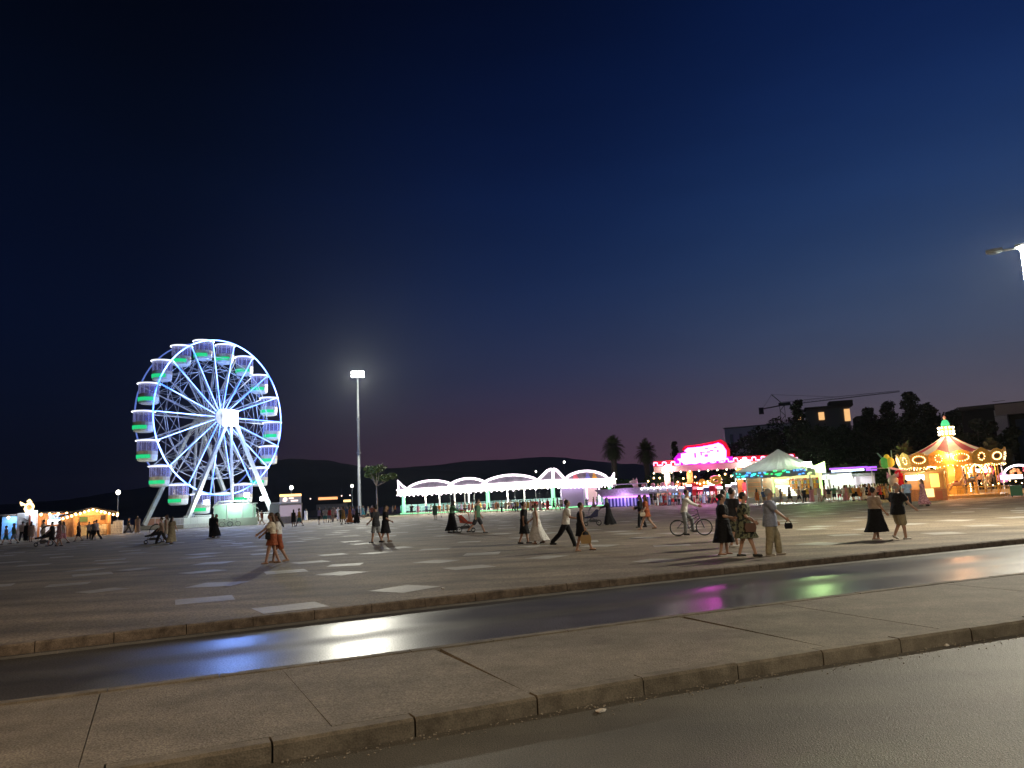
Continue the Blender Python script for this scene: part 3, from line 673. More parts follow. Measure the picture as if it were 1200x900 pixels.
# roof hump behind the arches
mb = MB(); mb.prism([(0, 4.0), (LX - 1, 4.0), (LX - 3, 5.0), (3, 5.0)], (.5, 1, 0), (1, 0, 0), (0, 0, 1), (0, 1, 0), LY - 2); mb.build('roof', mat('grey_roof', (.10, .105, .12), .8, spec=.1), pv)
mb = MB(); mb.box((LX - .1, LY / 2, 1.2), (.1, LY, 1.2)); mb.box((LX / 2, LY - .1, 1.2), (LX, .1, 1.2)); mb.build('rear_barrier', mat('teal_panel', (.12, .26, .26), .5), pv)
mb = MB()
for k in range(24): y = 1.5 + k * 1.4; mb.box((.25, y, .9), (.05, .05, 1.0))
mb.box((.25, LY / 2, 1.4), (.06, LY - 2, .06)); mb.box((.25, LY / 2, .9), (.05, LY - 2, .05)); mb.build('railing', mat('rail_aqua', (.35, .5, .5), .5), pv)
for k, (x, y, e) in enumerate(((5, 6, 3600), (5, 17, 3600), (5, 28, 3600), (12, 10, 1500))): plight('pavilion_light', (x, y, 3.3), e, (1, .95, .8), pv, .3)
for y in (3, 10, 18, 27): plight('fascia_light', (-.9, y, 3.3), 1500, (1, .93, .75), pv, .3)
plight('pavilion_green_wash', (-.9, -.9, 2.2), 350, (.4, 1, .55), pv, .3); plight('pavilion_green_wash', (LX + .5, -.9, 2.2), 350, (.4, 1, .55), pv, .3); plight('pavilion_green_wash', (-.9, LY, 2.2), 350, (.4, 1, .55), pv, .3)
# cash desk
cdq = MB().box((6.5, .9, 1.85), (6.6, .3, 3.1)).build('ticket_wall', mat('lilac_wall', (.36, .30, .50), .55), pv)
mb = MB(); mb.box((9.9, .55, 1.9), (.22, .2, 3.2)); mb.box((13.6, .55, 1.9), (.22, .2, 3.2)); mb.box((8.6, .5, 3.3), (10.4, .22, .2)); mb.build('door_light', glow('lilac_tube', (.85, .6, 1), 2.8), pv)
MB().box((11.7, .9, 1.85), (3.4, .1, 2.9)).build('doorway', mat('doorway_inside', (.6, .4, .35), .6, emit=(.7, .45, .5), es=.35), pv)
MB().box((11.7, .2, .55), (3.2, .5, .5)).build('desk', glow('desk_lilac', (.75, .5, 1), 1.3), pv)
CARC = [(.7, .05, .06), (.05, .2, .7), (.8, .55, .05), (.1, .55, .2)]
for k, (x, y, rz) in enumerate(((3.2, 5, .4), (4.5, 12, 2.2), (3.5, 19, 1.0), (5, 26, -.5))):
    q = pv.matrix_basis if False else None
    c, s = math.cos(R_(50.8)), math.sin(R_(50.8)); X = pa.x + x * c - y * s; Y = pa.y + x * s + y * c
    t = thing('bumper_car', '%s bumper car on the pavilion floor, %s from the right' % (('red', 'blue', 'yellow', 'green')[k], ('first', 'second', 'third', 'fourth')[k]), 'bumper car', (X, Y, GZ + .38), rz, 'bumper cars in the pavilion')
    mb = MB(); mb.lathe([(.75, .05), (.85, .15), (.85, .3), (.75, .38)], 14); mb.v = [(a * 1.2, b, z_) for a, b, z_ in mb.v]; mb.build('bumper', BLACKR, t)
    mb = MB(); mb.ell((.1, 0, .42), (.8, .6, .32), 12, 7); mb.box((-.55, 0, .65), (.2, .85, .5)); mb.build('body', mat('car_paint%d' % k, CARC[k], .3), t)
    MB().tube([(-.8, 0, .4), (-.85, 0, 3.0)], .02, 4).build('contact_pole', GALV, t)
ORD = ['leftmost', 'second from the left', 'third from the left', 'fourth from the left', 'fifth from the left', 'middle one', 'fifth from the right', 'fourth from the right', 'third from the right', 'second from the right', 'rightmost']
# ------------------------------------------------------------------ castle shaped fun park gate
pc = atd(838, 116); zc = hz(pc, 549.5); cg = thing('castle_gate', 'castle shaped ride gate with battlements, glowing red and magenta sign above', 'ride gate', pc, face(pc))
S = 116 / FPX
cx = lambda px: (px - 838) * S
def translucent(m, amt=.45):
    t = m.node_tree; b = t.nodes['Principled BSDF']; o = t.nodes['Material Output']; tr = t.nodes.new('ShaderNodeBsdfTranslucent'); mx = t.nodes.new('ShaderNodeMixShader'); mx.inputs[0].default_value = amt
    tr.inputs[0].default_value = (.7, .75, .73, 1); t.links.new(b.outputs[0], mx.inputs[1]); t.links.new(tr.outputs[0], mx.inputs[2]); t.links.new(mx.outputs[0], o.inputs[0])
translucent(PVC, .58)
G_red = glow('red_halo_glow', (.75, .005, .03), .65); G_mag = glow('magenta_halo', (.55, .01, .65), .8); G_pinkw = glow('pink_white_led', (1, .35, .62), 3.4)
BEAM = mat('pink_beam', (.22, .12, .12), .6, noise=.1)
zb, zt = 5.05 - GZ, 5.95 - GZ
MB().box(((cx(771) + cx(930)) / 2, 0, (zb + zt) / 2), (cx(930) - cx(771), 1.0, zt - zb)).build('beam', BEAM, cg)
MB().box(((cx(771) + cx(930)) / 2, -.05, zt + .42), (cx(930) - cx(771), .15, .85)).build('red_halo_strip', G_red, cg)  # added glowing strip, stands in for the red halo round the battlement lights
MB().box(((cx(796) + cx(862)) / 2, -.06, zt + .47), (cx(862) - cx(796), .16, .95)).build('magenta_halo_strip', G_mag, cg)  # magenta part of that halo, also put into a glowing strip
mb = MB(); x = cx(771)
k = 0
while x < cx(930):
    hi = k % 2 == 0
    mb.box((x + .34, -.22, zt + (.62 if hi else .18)), (.44 if hi else .5, .14, .20)); 
    if hi: mb.box((x + .08, -.22, zt + .38), (.13, .14, .5)); mb.box((x + .62, -.22, zt + .38), (.13, .14, .5))
    x += .66; k += 1
mb.build('battlement_lights', G_pinkw, cg)
for px, m in ((786, mat('pale_pillar', (.40, .31, .26), .6)), (812, ORANGE), (868, ORANGE), (925, ORANGE)):
    MB().box((cx(px), .1, zb / 2), (.85, .8, zb)).build('pillar', m, cg)
sg = bpy.data.objects.new('sign', None); COL.objects.link(sg); sg.parent = cg
def zz_(py): return (575.8 - py) * S + CAMZ - GZ
OUT = [(799, 536.5), (802.5, 540), (808, 543.4), (854.5, 541), (855.5, 530), (852, 523.5), (847.5, 520.6), (841, 522), (826, 524), (812, 524.4), (808, 527.5), (811, 530), (804, 530.6), (803.5, 536)]
cxm, czm = 828, 533
grow = lambda k, dy=0: [(cx(cxm + (a - cxm) * k), zz_(czm + (b - czm) * (k + dy))) for a, b in OUT]
MB().prism(grow(1.15, .18), (0, -.1, 0), (1, 0, 0), (0, 0, 1), (0, 1, 0), .2).build('red_halo', G_red, sg)  # red halo round the sign, put into an added glowing shape
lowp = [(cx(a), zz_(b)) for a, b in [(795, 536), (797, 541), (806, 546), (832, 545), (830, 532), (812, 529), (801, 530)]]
MB().prism(lowp, (0, -.16, 0), (1, 0, 0), (0, 0, 1), (0, 1, 0), .12).build('magenta_halo', G_mag, sg)  # magenta halo at the lower left of the sign, as a glowing shape
mb = MB(); mb.prism(grow(1), (0, -.32, 0), (1, 0, 0), (0, 0, 1), (0, 1, 0), .14); mb.build('sign_face', glow('sign_face_light', (1, .10, .85), 11), sg)
mb = MB()
for a, b, w_, h_ in ((820, 533.5, .22, .7), (827, 532, .2, .55), (832.5, 534.5, .5, .35), (828.5, 530.6, .7, .12), (835, 530.5, .5, .16), (833.5, 526.3, .5, .12), (843.5, 525.6, .4, .12), (839, 529, .5, .14), (846, 530, .2, .3)):
    mb.box((cx(a), -.36, zz_(b)), (w_, .04, h_))
mb.build('sign_gap', glow('sign_gap_violet', (.45, .02, .45), .5), sg)
for px, py in ((788, 547), (874, 545)):
    q = (cx(px), -.7, zz_(py)); o = MB().box(q, (1.0, .35, .8)).build('floodlight', glow('big_flood', (1, .95, .8), 30), cg)
    plight('gate_flood', (q[0], q[1] - 1.2, q[2]), 800, (1, .93, .8), cg, .3)
bulbs('bulb', [(cx(771) + i * 1.35, -.55, zb - .08) for i in range(14)], .12, G_warmw, cg)
for k in range(4): plight('gate_bulb_light', (cx(780) + k * 3.6, -1.0, zb - 1.0), 170, (1, .8, .7), cg, .2)
plight('sign_red_light', (cx(830), -1.0, zz_(531)), 3600, (1, .08, .75), cg, 1.0)
MB().tube([(cx(792), 3, 0), (cx(791.5), 3, zz_(513))], .06, 5).build('flag_pole', GALV, cg)

# dragon ride and its little coaster, left of the gate
def at_c(px, D=116): return atd(px, D)
p = at_c(746, 112); dr = thing('dragon_coaster', 'white and lilac dragon head coaster train beside the castle gate', 'fairground ride', p, face(p))
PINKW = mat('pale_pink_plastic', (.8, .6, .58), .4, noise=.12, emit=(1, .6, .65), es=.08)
mb = MB(); mb.ell((0, 0, 3.3), (.45, .4, .6), 9, 6); mb.ell((-.35, -.15, 3.55), (.42, .28, .24), 8, 5); mb.ell((.1, 0, 2.6), (.4, .35, .7), 8, 5); mb.prism([(0, 0), (.25, .5), (.35, .05)], (.05, 0, 3.75), (1, 0, 0), (0, 0, 1), (0, 1, 0), .1); mb.prism([(-.1, 0), (-.05, .5), (.15, .05)], (-.2, .1, 3.75), (1, 0, 0), (0, 0, 1), (0, 1, 0), .1); mb.build('dragon_head', PINKW, dr, smooth=True)
for k in range(4):
    b = MB().box((1.2 + k * 1.35, 0, 2.35), (1.15, 1.0, .75)).build('carriage', mat('white_lilac', (.72, .68, .8), .4), dr)
    MB().ell((1.2 + k * 1.35, -.1, 2.95), (.32, .3, .35), 8, 5).build('seat_head', mat('pink_seat', (.75, .35, .35), .5), b)
bulbs('bulb', [(.9 + .45 * k, -.6, 2.5 + .12 * (k % 2)) for k in range(12)], .13, glow('cold_bulb', (.9, .88, 1), 9), dr)
MB().box((2.3, 0, 1.85), (7.8, 1.3, .2)).build('track', WHITE, dr)
mb = MB()
for k in range(9): mb.box((-1.5 + k, -.5, .9), (.12, .12, 1.8)); mb.box((-1.5 + k, .5, .9), (.12, .12, 1.8))
mb.build('track_support', WHITE, dr)
p = at_c(732, 112); sl = thing('ride_counter', 'white sloping ride enclosure with violet neon band left of the castle gate', 'ride enclosure', p, face(p))
mb = MB(); mb.prism([(-4.2, 2.65), (3.6, 2.75), (3.6, 1.5), (-3.2, 1.5)], (0, -.3, 0), (1, 0, 0), (0, 0, 1), (0, 1, 0), .5); mb.build('slatted_front', mat('slatted_white', (.55, .54, .58), .5, noise=.25, nscale=5), sl)
MB().box((.3, -.42, 1.45), (6.6, .1, .2)).build('neon_band', glow('violet_neon', (.8, .25, 1), 3), sl)
mb = MB()
for k in range(14): mb.box((-2.9 + k * .5, -.2, .75), (.22, .3, 1.2))
mb.build('slat', mat('blue_white_slat', (.5, .5, .8), .5, emit=(.45, .4, 1), es=.35), sl)
MB().box((.3, .2, .7), (6.6, .4, 1.3)).build('backing', mat('deep_blue_panel', (.08, .08, .35), .5), sl)
mb = MB(); mb.box((1, .9, 3.3), (5.2, 2.4, .1)); mb.box((-1.3, .9, 2.8), (.1, 1.8, 1)); mb.box((3.4, .9, 2.8), (.1, 1.8, 1)); mb.build('canopy', WHITE, sl)
plight('violet_light', (0, -1.5, 1.6), 130, (.75, .4, 1), sl, .3)
p = at_c(777, 111); t = thing('pay_desk', 'red pay desk box standing at the left foot of the castle gate', 'pay desk', p, face(p))
MB().box((0, 0, .72), (1.15, .8, 1.4)).build('body', REDP, t); MB().box((0, 0, 1.46), (1.25, .9, .08)).build('counter_top', WHITE, t)
# machines and rides under the gate
def arcade(px, D, col, label, h=2.1, lit=(1, .2, .3)):
    p = at_c(px, D); t = thing('arcade_machine', label, 'arcade machine', p, face(p), 'arcade machines under the castle gate')
    mb = MB(); mb.prism([(-.45, 0), (.45, 0), (.45, .9), (.1, 1.05), (.1, 1.75), (.35, h), (-.45, h)], (-.42, 0, 0), (0, -1, 0), (0, 0, 1), (1, 0, 0), .84); mb.build('cabinet', mat('cab_%s' % px, col, .35), t)
    MB().box((0, -.13, 1.42), (.66, .04, .5)).build('screen', glow('screen_%s' % px, lit, 1.6), t)
    MB().box((0, -.38, h - .12), (.8, .08, .22)).build('marquee', glow('marquee_%s' % px, (.8, .88, 1), 5), t)
    MB().box((0, -.42, .98), (.7, .2, .06)).build('control_shelf', WHITE, t)
for k, (px, col, lab, lit) in enumerate([(792, (.10, .10, .25), 'dark blue arcade machine, first from the left under the castle gate', (.3, .5, 1)), (800, (.6, .6, .75), 'pale lilac arcade machine, second from the left under the gate', (1, .4, .8)), (809, (.05, .05, .12), 'black arcade machine with blue glow right of the second gate pillar', (.4, .6, 1)), (822, (.5, .02, .05), 'red arcade machine in the middle bay of the castle gate', (1, .2, .3)), (829, (.08, .08, .2), 'navy arcade machine between two red ones under the gate', (.7, .8, 1)), (836, (.55, .02, .06), 'red arcade machine right of the navy one under the gate', (1, .5, .6)), (845, (.7, .68, .65), 'white arcade machine beneath the yellow ring toy', (1, .8, .6)), (855, (.62, .55, .5), 'beige arcade machine left of the right gate pillar', (1, .9, .8)), (862, (.6, .6, .62), 'silver arcade machine right beside the right gate pillar', (1, .9, .8))]):
    arcade(px, 113.5 + (k % 2), col, lab, 2.3 + .25 * (k % 3), lit)
p = at_c(825, 118); t = thing('spinning_ride', 'red and gold spinning children ride behind the arcade machines', 'fairground ride', p)
MB().lathe([(3.2, 0), (3.2, .35), (2.9, .5)], 18).build('base', REDP, t)
mb = MB(); mb.lathe([(.7, .5), (.45, 1.8), (.9, 2.9), (.3, 3.6)], 12); mb.build('centre_column', GOLDP, t)
for k in range(6):
    a = k * math.pi / 3 + .3; c = (2.3 * math.cos(a), 2.3 * math.sin(a), 1.6 + .5 * (k % 2)); b = MB().tube([(0, 0, 1.2), c], .08, 5).build('arm', WHITE, t)
    MB().ell(c, (.6, .45, .4), 9, 6).build('seat_tub', mat('tub%d' % (k % 3), ((.6, .05, .08), (.75, .6, .6), (.55, .1, .35))[k % 3], .35), b)
bulbs('bulb', [(1.2 * math.cos(a), 1.2 * math.sin(a), 2.9 + .15 * math.sin(3 * a)) for a in [i * .52 for i in range(12)]] + [(2.9 * math.cos(a), 2.9 * math.sin(a), 3.0) for a in [i * .7 for i in range(9)]], .14, G_warm, t)
mb = MB(); mb.tube([(.5 * math.cos(a), 0, .42 * math.sin(a)) for a in [i * .45 for i in range(14)]], .27, 8, closed=True)
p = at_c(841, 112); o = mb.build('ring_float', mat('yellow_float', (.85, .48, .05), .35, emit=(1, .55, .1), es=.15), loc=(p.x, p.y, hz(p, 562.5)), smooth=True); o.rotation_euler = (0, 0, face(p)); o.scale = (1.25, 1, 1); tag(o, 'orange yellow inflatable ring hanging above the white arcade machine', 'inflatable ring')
# string of warm bulbs inside
p = at_c(800, 119); t = thing('bulb_string', 'sagging string of warm bulbs hung behind the left gate bays', 'string lights', p, face(p))
pts = [(-5 + .9 * i, 0, 3.7 + .5 * math.sin(i * 1.1)) for i in range(15)]
MB().tube(pts, .015, 4).build('wire', DARKM, t); bulbs('bulb', pts, .14, G_warm, t)
for px, c in ((775, (.85, .5, .3)), (783, (.8, .3, .2)), (796, (.9, .35, .08)), (804, (.85, .4, .2))):
    p = at_c(px, 115); t = thing('figure_car', '%s toy animal car on the ride fence, seen near column %s of the gate' % ('', ''), 'ride car', p)
    t['label'] = {775: 'peach toy animal head poking over the white train fence, leftmost', 783: 'red toy animal head over the train fence left of the pale pillar', 796: 'orange toy animal head just right of the pale gate pillar', 804: 'salmon toy animal head left of the first orange pillar'}[px]; t['group'] = 'toy animal ride cars'
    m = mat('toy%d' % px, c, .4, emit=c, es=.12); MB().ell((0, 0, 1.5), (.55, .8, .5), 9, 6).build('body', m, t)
    mb = MB(); mb.ell((0, -.2, 2.5), (.42, .4, .45), 9, 6); mb.ell((-.3, -.1, 3.0), (.12, .1, .22), 6, 4); mb.ell((.3, -.1, 3.0), (.12, .1, .22), 6, 4); mb.build('head', m, t)
    MB().box((0, 0, .55), (.9, 1.0, 1.1)).build('base', WHITE, t)
p = at_c(782, 112.5); t = thing('white_fence', 'white picket ride fence running under the left half of the castle gate', 'fence', p, face(p))
mb = MB()
for k in range(26): mb.box((-3 + k * .32, 0, .6), (.07, .05, 1.1))
mb.build('picket', WHITE, t); MB().box((1.0, 0, 1.1), (8.2, .07, .08)).build('top_rail', WHITE, t)
for k, (px, lab) in enumerate(((807, 'crimson toy kiosk with slanted panels between gate pillars, left one'), (833, 'crimson toy kiosk with slanted panels between gate pillars, right one'))):
    p = at_c(px + 10, 115.5); t = thing('toy_kiosk', lab, 'kiosk', p, face(p), 'crimson kiosks')
    mb = MB(); mb.prism([(-1, 0), (1, 0), (.4, 3.2), (-.7, 3.0)], (0, 0, 0), (1, 0, 0), (0, 0, 1), (0, 1, 0), .8); mb.build('body', REDP, t); MB().box((0, -.05, 2.3), (.9, .08, .4)).build('sign_plate', glow('pink_plate', (1, .3, .4), 1.2), t)

# ------------------------------------------------------------------ pyramid tent and yellow game booth
pt = atd(918, 92); tn = thing('pyramid_tent', 'grey white pyramid tent with green and blue edge lights', 'tent', pt, face(pt) + R_(-14))
ze = hz(atd(905, 88), 551) - GZ; zv = ze - .75; za = hz(pt, 526.5) - GZ; hw = 4.35
def tent_ring(k, z_, n=12):
    pts = []
    for sx, sy in ((-1, -1), (1, -1), (1, 1), (-1, 1)):
        nx, ny = {(-1, -1): (1, -1), (1, -1): (1, 1), (1, 1): (-1, 1), (-1, 1): (-1, -1)}[(sx, sy)]
        for i in range(n):
            f = i / n; x = (sx + (nx - sx) * f) * hw * k; y = (sy + (ny - sy) * f) * hw * k
            pts.append((x, y, z_ - (.10 * math.sin(math.pi * f) * k) + .035 * k * math.cos(i * math.pi)))
    return pts
rs = []
for i in range(10):
    f = i / 9; k = 1 - f; rs.append(tent_ring(max(k, .02), ze + (za - ze) * (f ** 1.22)))
MB().rings(rs).build('roof', PVC, tn)
MB().rings([tent_ring(1.0, zv), tent_ring(1.005, ze - .02)], caps=False).build('valance', mat('valance_grey', (.34, .40, .40), .7), tn)
for sx in (-1, 1):
    for sy in (-1, 1): MB().tube([(sx * hw * .97, sy * hw * .97, 0), (sx * hw * .97, sy * hw * .97, ze)], .07, 6).build('post', WHITE, tn)
gl = [glow('aqua_dot', (.05, .9, .75), 3), glow('blue_dot', (.08, .35, 1), 3), glow('green_dot', (.04, 1, .22), 2.6), glow('lime_dot', (.6, 1, .3), 2.4)]
r = random.Random(4)
mbs = [MB() for _ in gl]
for i in range(46):
    s = -hw + 2 * hw * i / 45 if i < 46 else 0; kk = (0, 0, 1, 0, 1, 2, 2, 2, 0, 1, 1, 3)[int(i / 46 * 12)]
    if r.random() < .25: continue
    zz = ze - .1 - r.random() * .55; mbs[kk].box((s, -hw - .06, zz), (r.uniform(.1, .42), .05, r.uniform(.08, .16)))
for i in range(14): mbs[r.choice((0, 0, 2))].box((-hw - .06, -hw + i * .45, ze - .1 - r.random() * .55), (.05, r.uniform(.1, .4), .12))
for k in range(4): mbs[k].build('edge_light', gl[k], tn)
plight('tent_light', (0, 0, 3.5), 11500, (.94, 1, .96), tn, .3)
# booth under the tent
LEMON = glow('lemon_fascia', (1, .92, .35), 1.1); LIME = glow('lime_post', (.5, 1, .25), 2.5)
gb = thing('game_booth', 'brightly lit yellow and white game booth under the pyramid tent', 'game booth', pt, face(pt))
MB().box((.2, -2.6, .38), (8.6, .5, .66)).build('counter', mat('grey_counter', (.6, .62, .62), .5), gb)
mb = MB()
for x in (-3.9, -2.2, -.85, 1.9, 3.3): mb.box((x, -2.6, 1.9), (.16, .14, 3.0))
mb.box((-2.4, -2.6, 3.2), (3.3, .14, .16)); mb.build('frame', WHITE, gb)
MB().box((1.75, -2.7, 3.05), (5.4, .16, .65)).build('fascia', LEMON, gb)
mb = MB(); mb.box((4.25, -2.7, 1.9), (.3, .25, 3.2)); mb.box((-.95, -2.72, 2.2), (.14, .14, 2.0)); mb.build('lime_post', LIME, gb)
mb = MB(); mb.prism([(2.6, 3.6), (4.9, 4.5), (4.9, 3.2), (2.9, 3.35)], (0, -2.9, 0), (1, 0, 0), (0, 0, 1), (0, 1, 0), .15); mb.build('white_wing', glow('white_wing_light', (.72, 1, .45), 2.6), gb)
q = (3.0, -3.1, 4.2); MB().box(q, (.9, .3, .6)).build('floodlight', glow('big_flood', (1, .95, .8), 30), gb); plight('booth_flood', (q[0], q[1] - .4, q[2]), 5200, (.6, 1, .35), gb, .3)
MB().box((.2, 0.0, 1.7), (8.4, .12, 3.2)).build('back_wall', mat('booth_back', (.30, .22, .12), .7), gb)
for k in range(3): MB().box((2.6, -.35 - k * .15, 1.55 + k * .48), (3.8, .5, .06)).build('shelf', ORANGE, gb); MB().box((-2.8, -.4, 1.5 + k * .5), (2.2, .4, .06)).build('shelf', ORANGE, gb)
mb = MB()
for k in range(6): mb.box((.1 + .22 * k, -1.8, 1.9 - k * .26), (1.6 - .1 * k, .5, .18))
mb.build('stepped_light', glow('white_step', (.95, 1, .8), 2.4), gb)
CO = [(.8, .35, .05), (.75, .1, .08), (.85, .65, .1), (.6, .3, .12), (.8, .75, .7), (.2, .4, .7)]
toy0 = {}
def toy(c):
    if c not in toy0:
        mb = MB(); mb.ell((0, 0, .13), (.13, .11, .14), 7, 5); mb.ell((0, 0, .32), (.1, .1, .1), 7, 5); mb.ell((-.08, 0, .42), (.04, .03, .04), 5, 3); mb.ell((.08, 0, .42), (.04, .03, .04), 5, 3)
        toy0[c] = mb.build('plush_toy', mat('plush%d' % c, CO[c], .9)); return toy0[c]
    o = toy0[c].copy(); COL.objects.link(o); return o
base = Matrix.Translation(pt) @ Matrix.Rotation(face(pt), 4, 'Z')
names = ['orange', 'red', 'yellow', 'brown', 'cream', 'blue']; rows = ['bottom', 'middle', 'top']
for k in range(3):
    for i in range(11):
        c = (i * 3 + k * 2) % 6; o = toy(c); w_ = base @ Vector((.95 + i * .34, -.4 - k * .15, 1.59 + k * .48)); o.location = w_
        tag(o, '%s plush prize, %s, on the %s shelf of the yellow booth' % (names[c], ORD[i], rows[k]), 'plush toy', 'plush prizes on the booth shelves')
# red prize rack left of the tent
p = atd(881, 95); t = thing('prize_rack', 'red lit prize rack with pink toys at the left edge of the tent', 'rack', p, face(p))
mb = MB(); mb.box((0, 0, 1.3), (1.9, .5, 2.5)); mb.build('body', REDP, t)
for zz in (.25, .75, 1.25): MB().box((0, -.3, zz), (1.9, .2, .07)).build('shelf', mat('pinkish_shelf', (.8, .35, .35), .5), t)
mb = MB()
mb.box((-.93, -.3, .6), (.07, .2, 1.2)); mb.box((.93, -.3, .6), (.07, .2, 1.2)); mb.build('rack_side', mat('pinkish_shelf', (.8, .35, .35), .5), t)
mb = MB(); mb.ell((0, -.32, 1.95), (.3, .1, .4), 9, 5); mb.build('badge', glow('pink_badge', (1, .35, .6), 2.2), t)
mb = MB()
for k in range(5): mb.ell((-.7 + .35 * k, -.32, 1.42 + .05 * (k % 2)), (.13, .1, .16), 7, 4); mb.ell((-.7 + .35 * k, -.32, .92), (.12, .1, .14), 7, 4)
mb.build('toy_row', mat('pink_toys', (.8, .4, .4), .8), t)
plight('rack_light', (0, -1.5, 2.8), 160, (1, .5, .5), t, .2)
p = atd(985, 96); t = thing('lilac_cabinet', 'grey lilac cabinet stall just right of the yellow booth', 'stall', p, face(p))
MB().box((0, 0, 1.6), (3.0, 1.6, 3.2)).build('body', mat('lilac_grey', (.4, .38, .42), .6), t); MB().box((0, -.85, 2.2), (1.6, .1, .8)).build('window', mat('stall_lit', (.5, .5, .5), .5, emit=(.8, .85, .8), es=.4), t); MB().box((0, -.2, 3.25), (3.3, 2.2, .1)).build('roof', WHITE, t)

# ------------------------------------------------------------------ small food stall with violet neon, white frame gate
p = atd(1011, 92); t = thing('food_stall', 'white food stall with violet and white neon along its roof', 'food stall', p, face(p))
MB().box((-1.2, .8, 1.5), (5.6, 1.8, 3.0)).build('body', mat('stall_cream', (.42, .44, .38), .6), t)
mb = MB(); mb.prism([(-4.6, 2.5), (-.9, 2.5), (-.9, 3.1), (-4.2, 3.1)], (0, -.35, 0), (1, 0, 0), (0, 0, 1), (0, 1, 0), 1.0); mb.build('awning', mat('awning_stripe', (.65, .68, .6), .6, emit=(.7, .8, .6), es=.1), t)
MB().box((.4, -.2, 1.7), (2.2, .1, 1.9)).build('menu_board', mat('lilac_lit_board', (.6, .55, .62), .5, emit=(.7, .62, .75), es=.3), t)
MB().box((-1.3, -.5, 3.42), (3.6, .12, .2)).build('white_neon', glow('cool_neon', (.6, .8, 1), 6), t)
mb = MB(); mb.box((-1.2, -.42, 3.7), (4.2, .1, .22)); mb.box((1.3, -.45, 3.5), (1.2, .12, .5)); mb.build('violet_neon', glow('violet_neon2', (.45, .12, .95), 1.5), t)
MB().box((-.95, -.55, 1.5), (.14, .14, 2.9)).build('post', WHITE, t)
plight('stall_light', (-1.5, -1.0, 2.3), 130, (.95, 1, .85), t, .3)
p = atd(1034, 80); t = thing('frame_gate', 'thin white square frame gate between food stall and carousel', 'gate', p, face(p) + .15)
zg = hz(p, 549) - GZ; MB().tube([(-.7, 0, 0), (-.7, 0, zg - .1), ], .07, 4).build('post', WHITE, t); MB().tube([(1.0, 0, 0), (1.0, 0, zg)], .09, 4).build('post', WHITE, t); MB().tube([(-.8, 0, zg), (1.08, 0, zg + .03)], .08, 4).build('crossbar', WHITE, t)
# flying bird toy on its pink arm
p = atd(1046, 74); zq = hz(p, 542); t = thing('flying_bird_ride', 'green and yellow bird shaped ride car on a pink arm left of the carousel', 'ride car', p, face(p)); t.scale = (.82, .82, 1)
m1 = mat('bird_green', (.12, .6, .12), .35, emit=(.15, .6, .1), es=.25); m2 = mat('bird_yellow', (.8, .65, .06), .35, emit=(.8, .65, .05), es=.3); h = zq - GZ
MB().ell((-.3, 0, h), (.62, .5, .55), 10, 7).build('body', m1, t, smooth=True); mb = MB(); mb.ell((.22, -.1, h + .02), (.48, .45, .5), 10, 7); mb.ell((-.08, -.1, h + .55), (.32, .3, .25), 8, 5); mb.build('head', m2, t, smooth=True)
mb = MB(); mb.prism([(-1.1, .95), (-.95, 1.0), (-.45, .45), (-.6, .35)], (0, 0, h), (1, 0, 0), (0, 0, 1), (0, 1, 0), .06); mb.prism([(.4, .4), (.52, .4), (.55, 1.15), (.42, 1.15)], (0, 0, h), (1, 0, 0), (0, 0, 1), (0, 1, 0), .06); mb.build('wing', mat('wing_teal', (.25, .6, .5), .4), t)
mb = MB(); mb.ell((-.75, -.2, h + .0), (.2, .1, .3), 7, 5); mb.build('beak', mat('beak_orange', (.8, .4, .1), .4), t)
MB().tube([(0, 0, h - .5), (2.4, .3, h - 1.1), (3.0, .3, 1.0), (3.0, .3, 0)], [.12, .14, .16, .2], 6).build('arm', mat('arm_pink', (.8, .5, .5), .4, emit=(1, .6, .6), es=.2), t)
p = atd(1058.5, 71.5); t = thing('red_toy_balloon', 'big glossy red balloon figure beside the carousel ticket booth', 'balloon figure', p, face(p))
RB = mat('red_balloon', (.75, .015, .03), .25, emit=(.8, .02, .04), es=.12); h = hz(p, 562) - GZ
MB().ell((0, 0, h - .05), (.62, .5, .5), 12, 8).build('body', RB, t, smooth=True); MB().ell((-.1, -.05, h + .6), (.36, .32, .3), 10, 7).build('head', RB, t, smooth=True); MB().ell((-.42, -.2, h + .42), (.18, .12, .16), 8, 5).build('muzzle', mat('muzzle_cream', (.8, .65, .5), .5), t, smooth=True); MB().tube([(0, 0, 0), (0, 0, h - .4)], .05, 5).build('pole', WHITE, t)
p = atd(1049.5, 71); t = thing('pink_ear_figure', 'cream figure with pink ears left of the red balloon', 'balloon figure', p, face(p)); h = hz(p, 562) - GZ
MB().ell((0, 0, h - .1), (.45, .4, .5), 10, 7).build('head', mat('cream_toy', (.75, .6, .4), .5), t, smooth=True); mb = MB(); mb.prism([(-.5, .1), (-.1, .3), (-.45, .75)], (0, -.1, h), (1, 0, 0), (0, 0, 1), (0, 1, 0), .12); mb.prism([(.15, .3), (.5, .2), (.55, .7)], (0, -.1, h), (1, 0, 0), (0, 0, 1), (0, 1, 0), .12); mb.build('ear', mat('pink_ear', (.85, .4, .5), .5), t); MB().tube([(0, 0, 0), (0, 0, h - .4)], .05, 5).build('pole', WHITE, t)

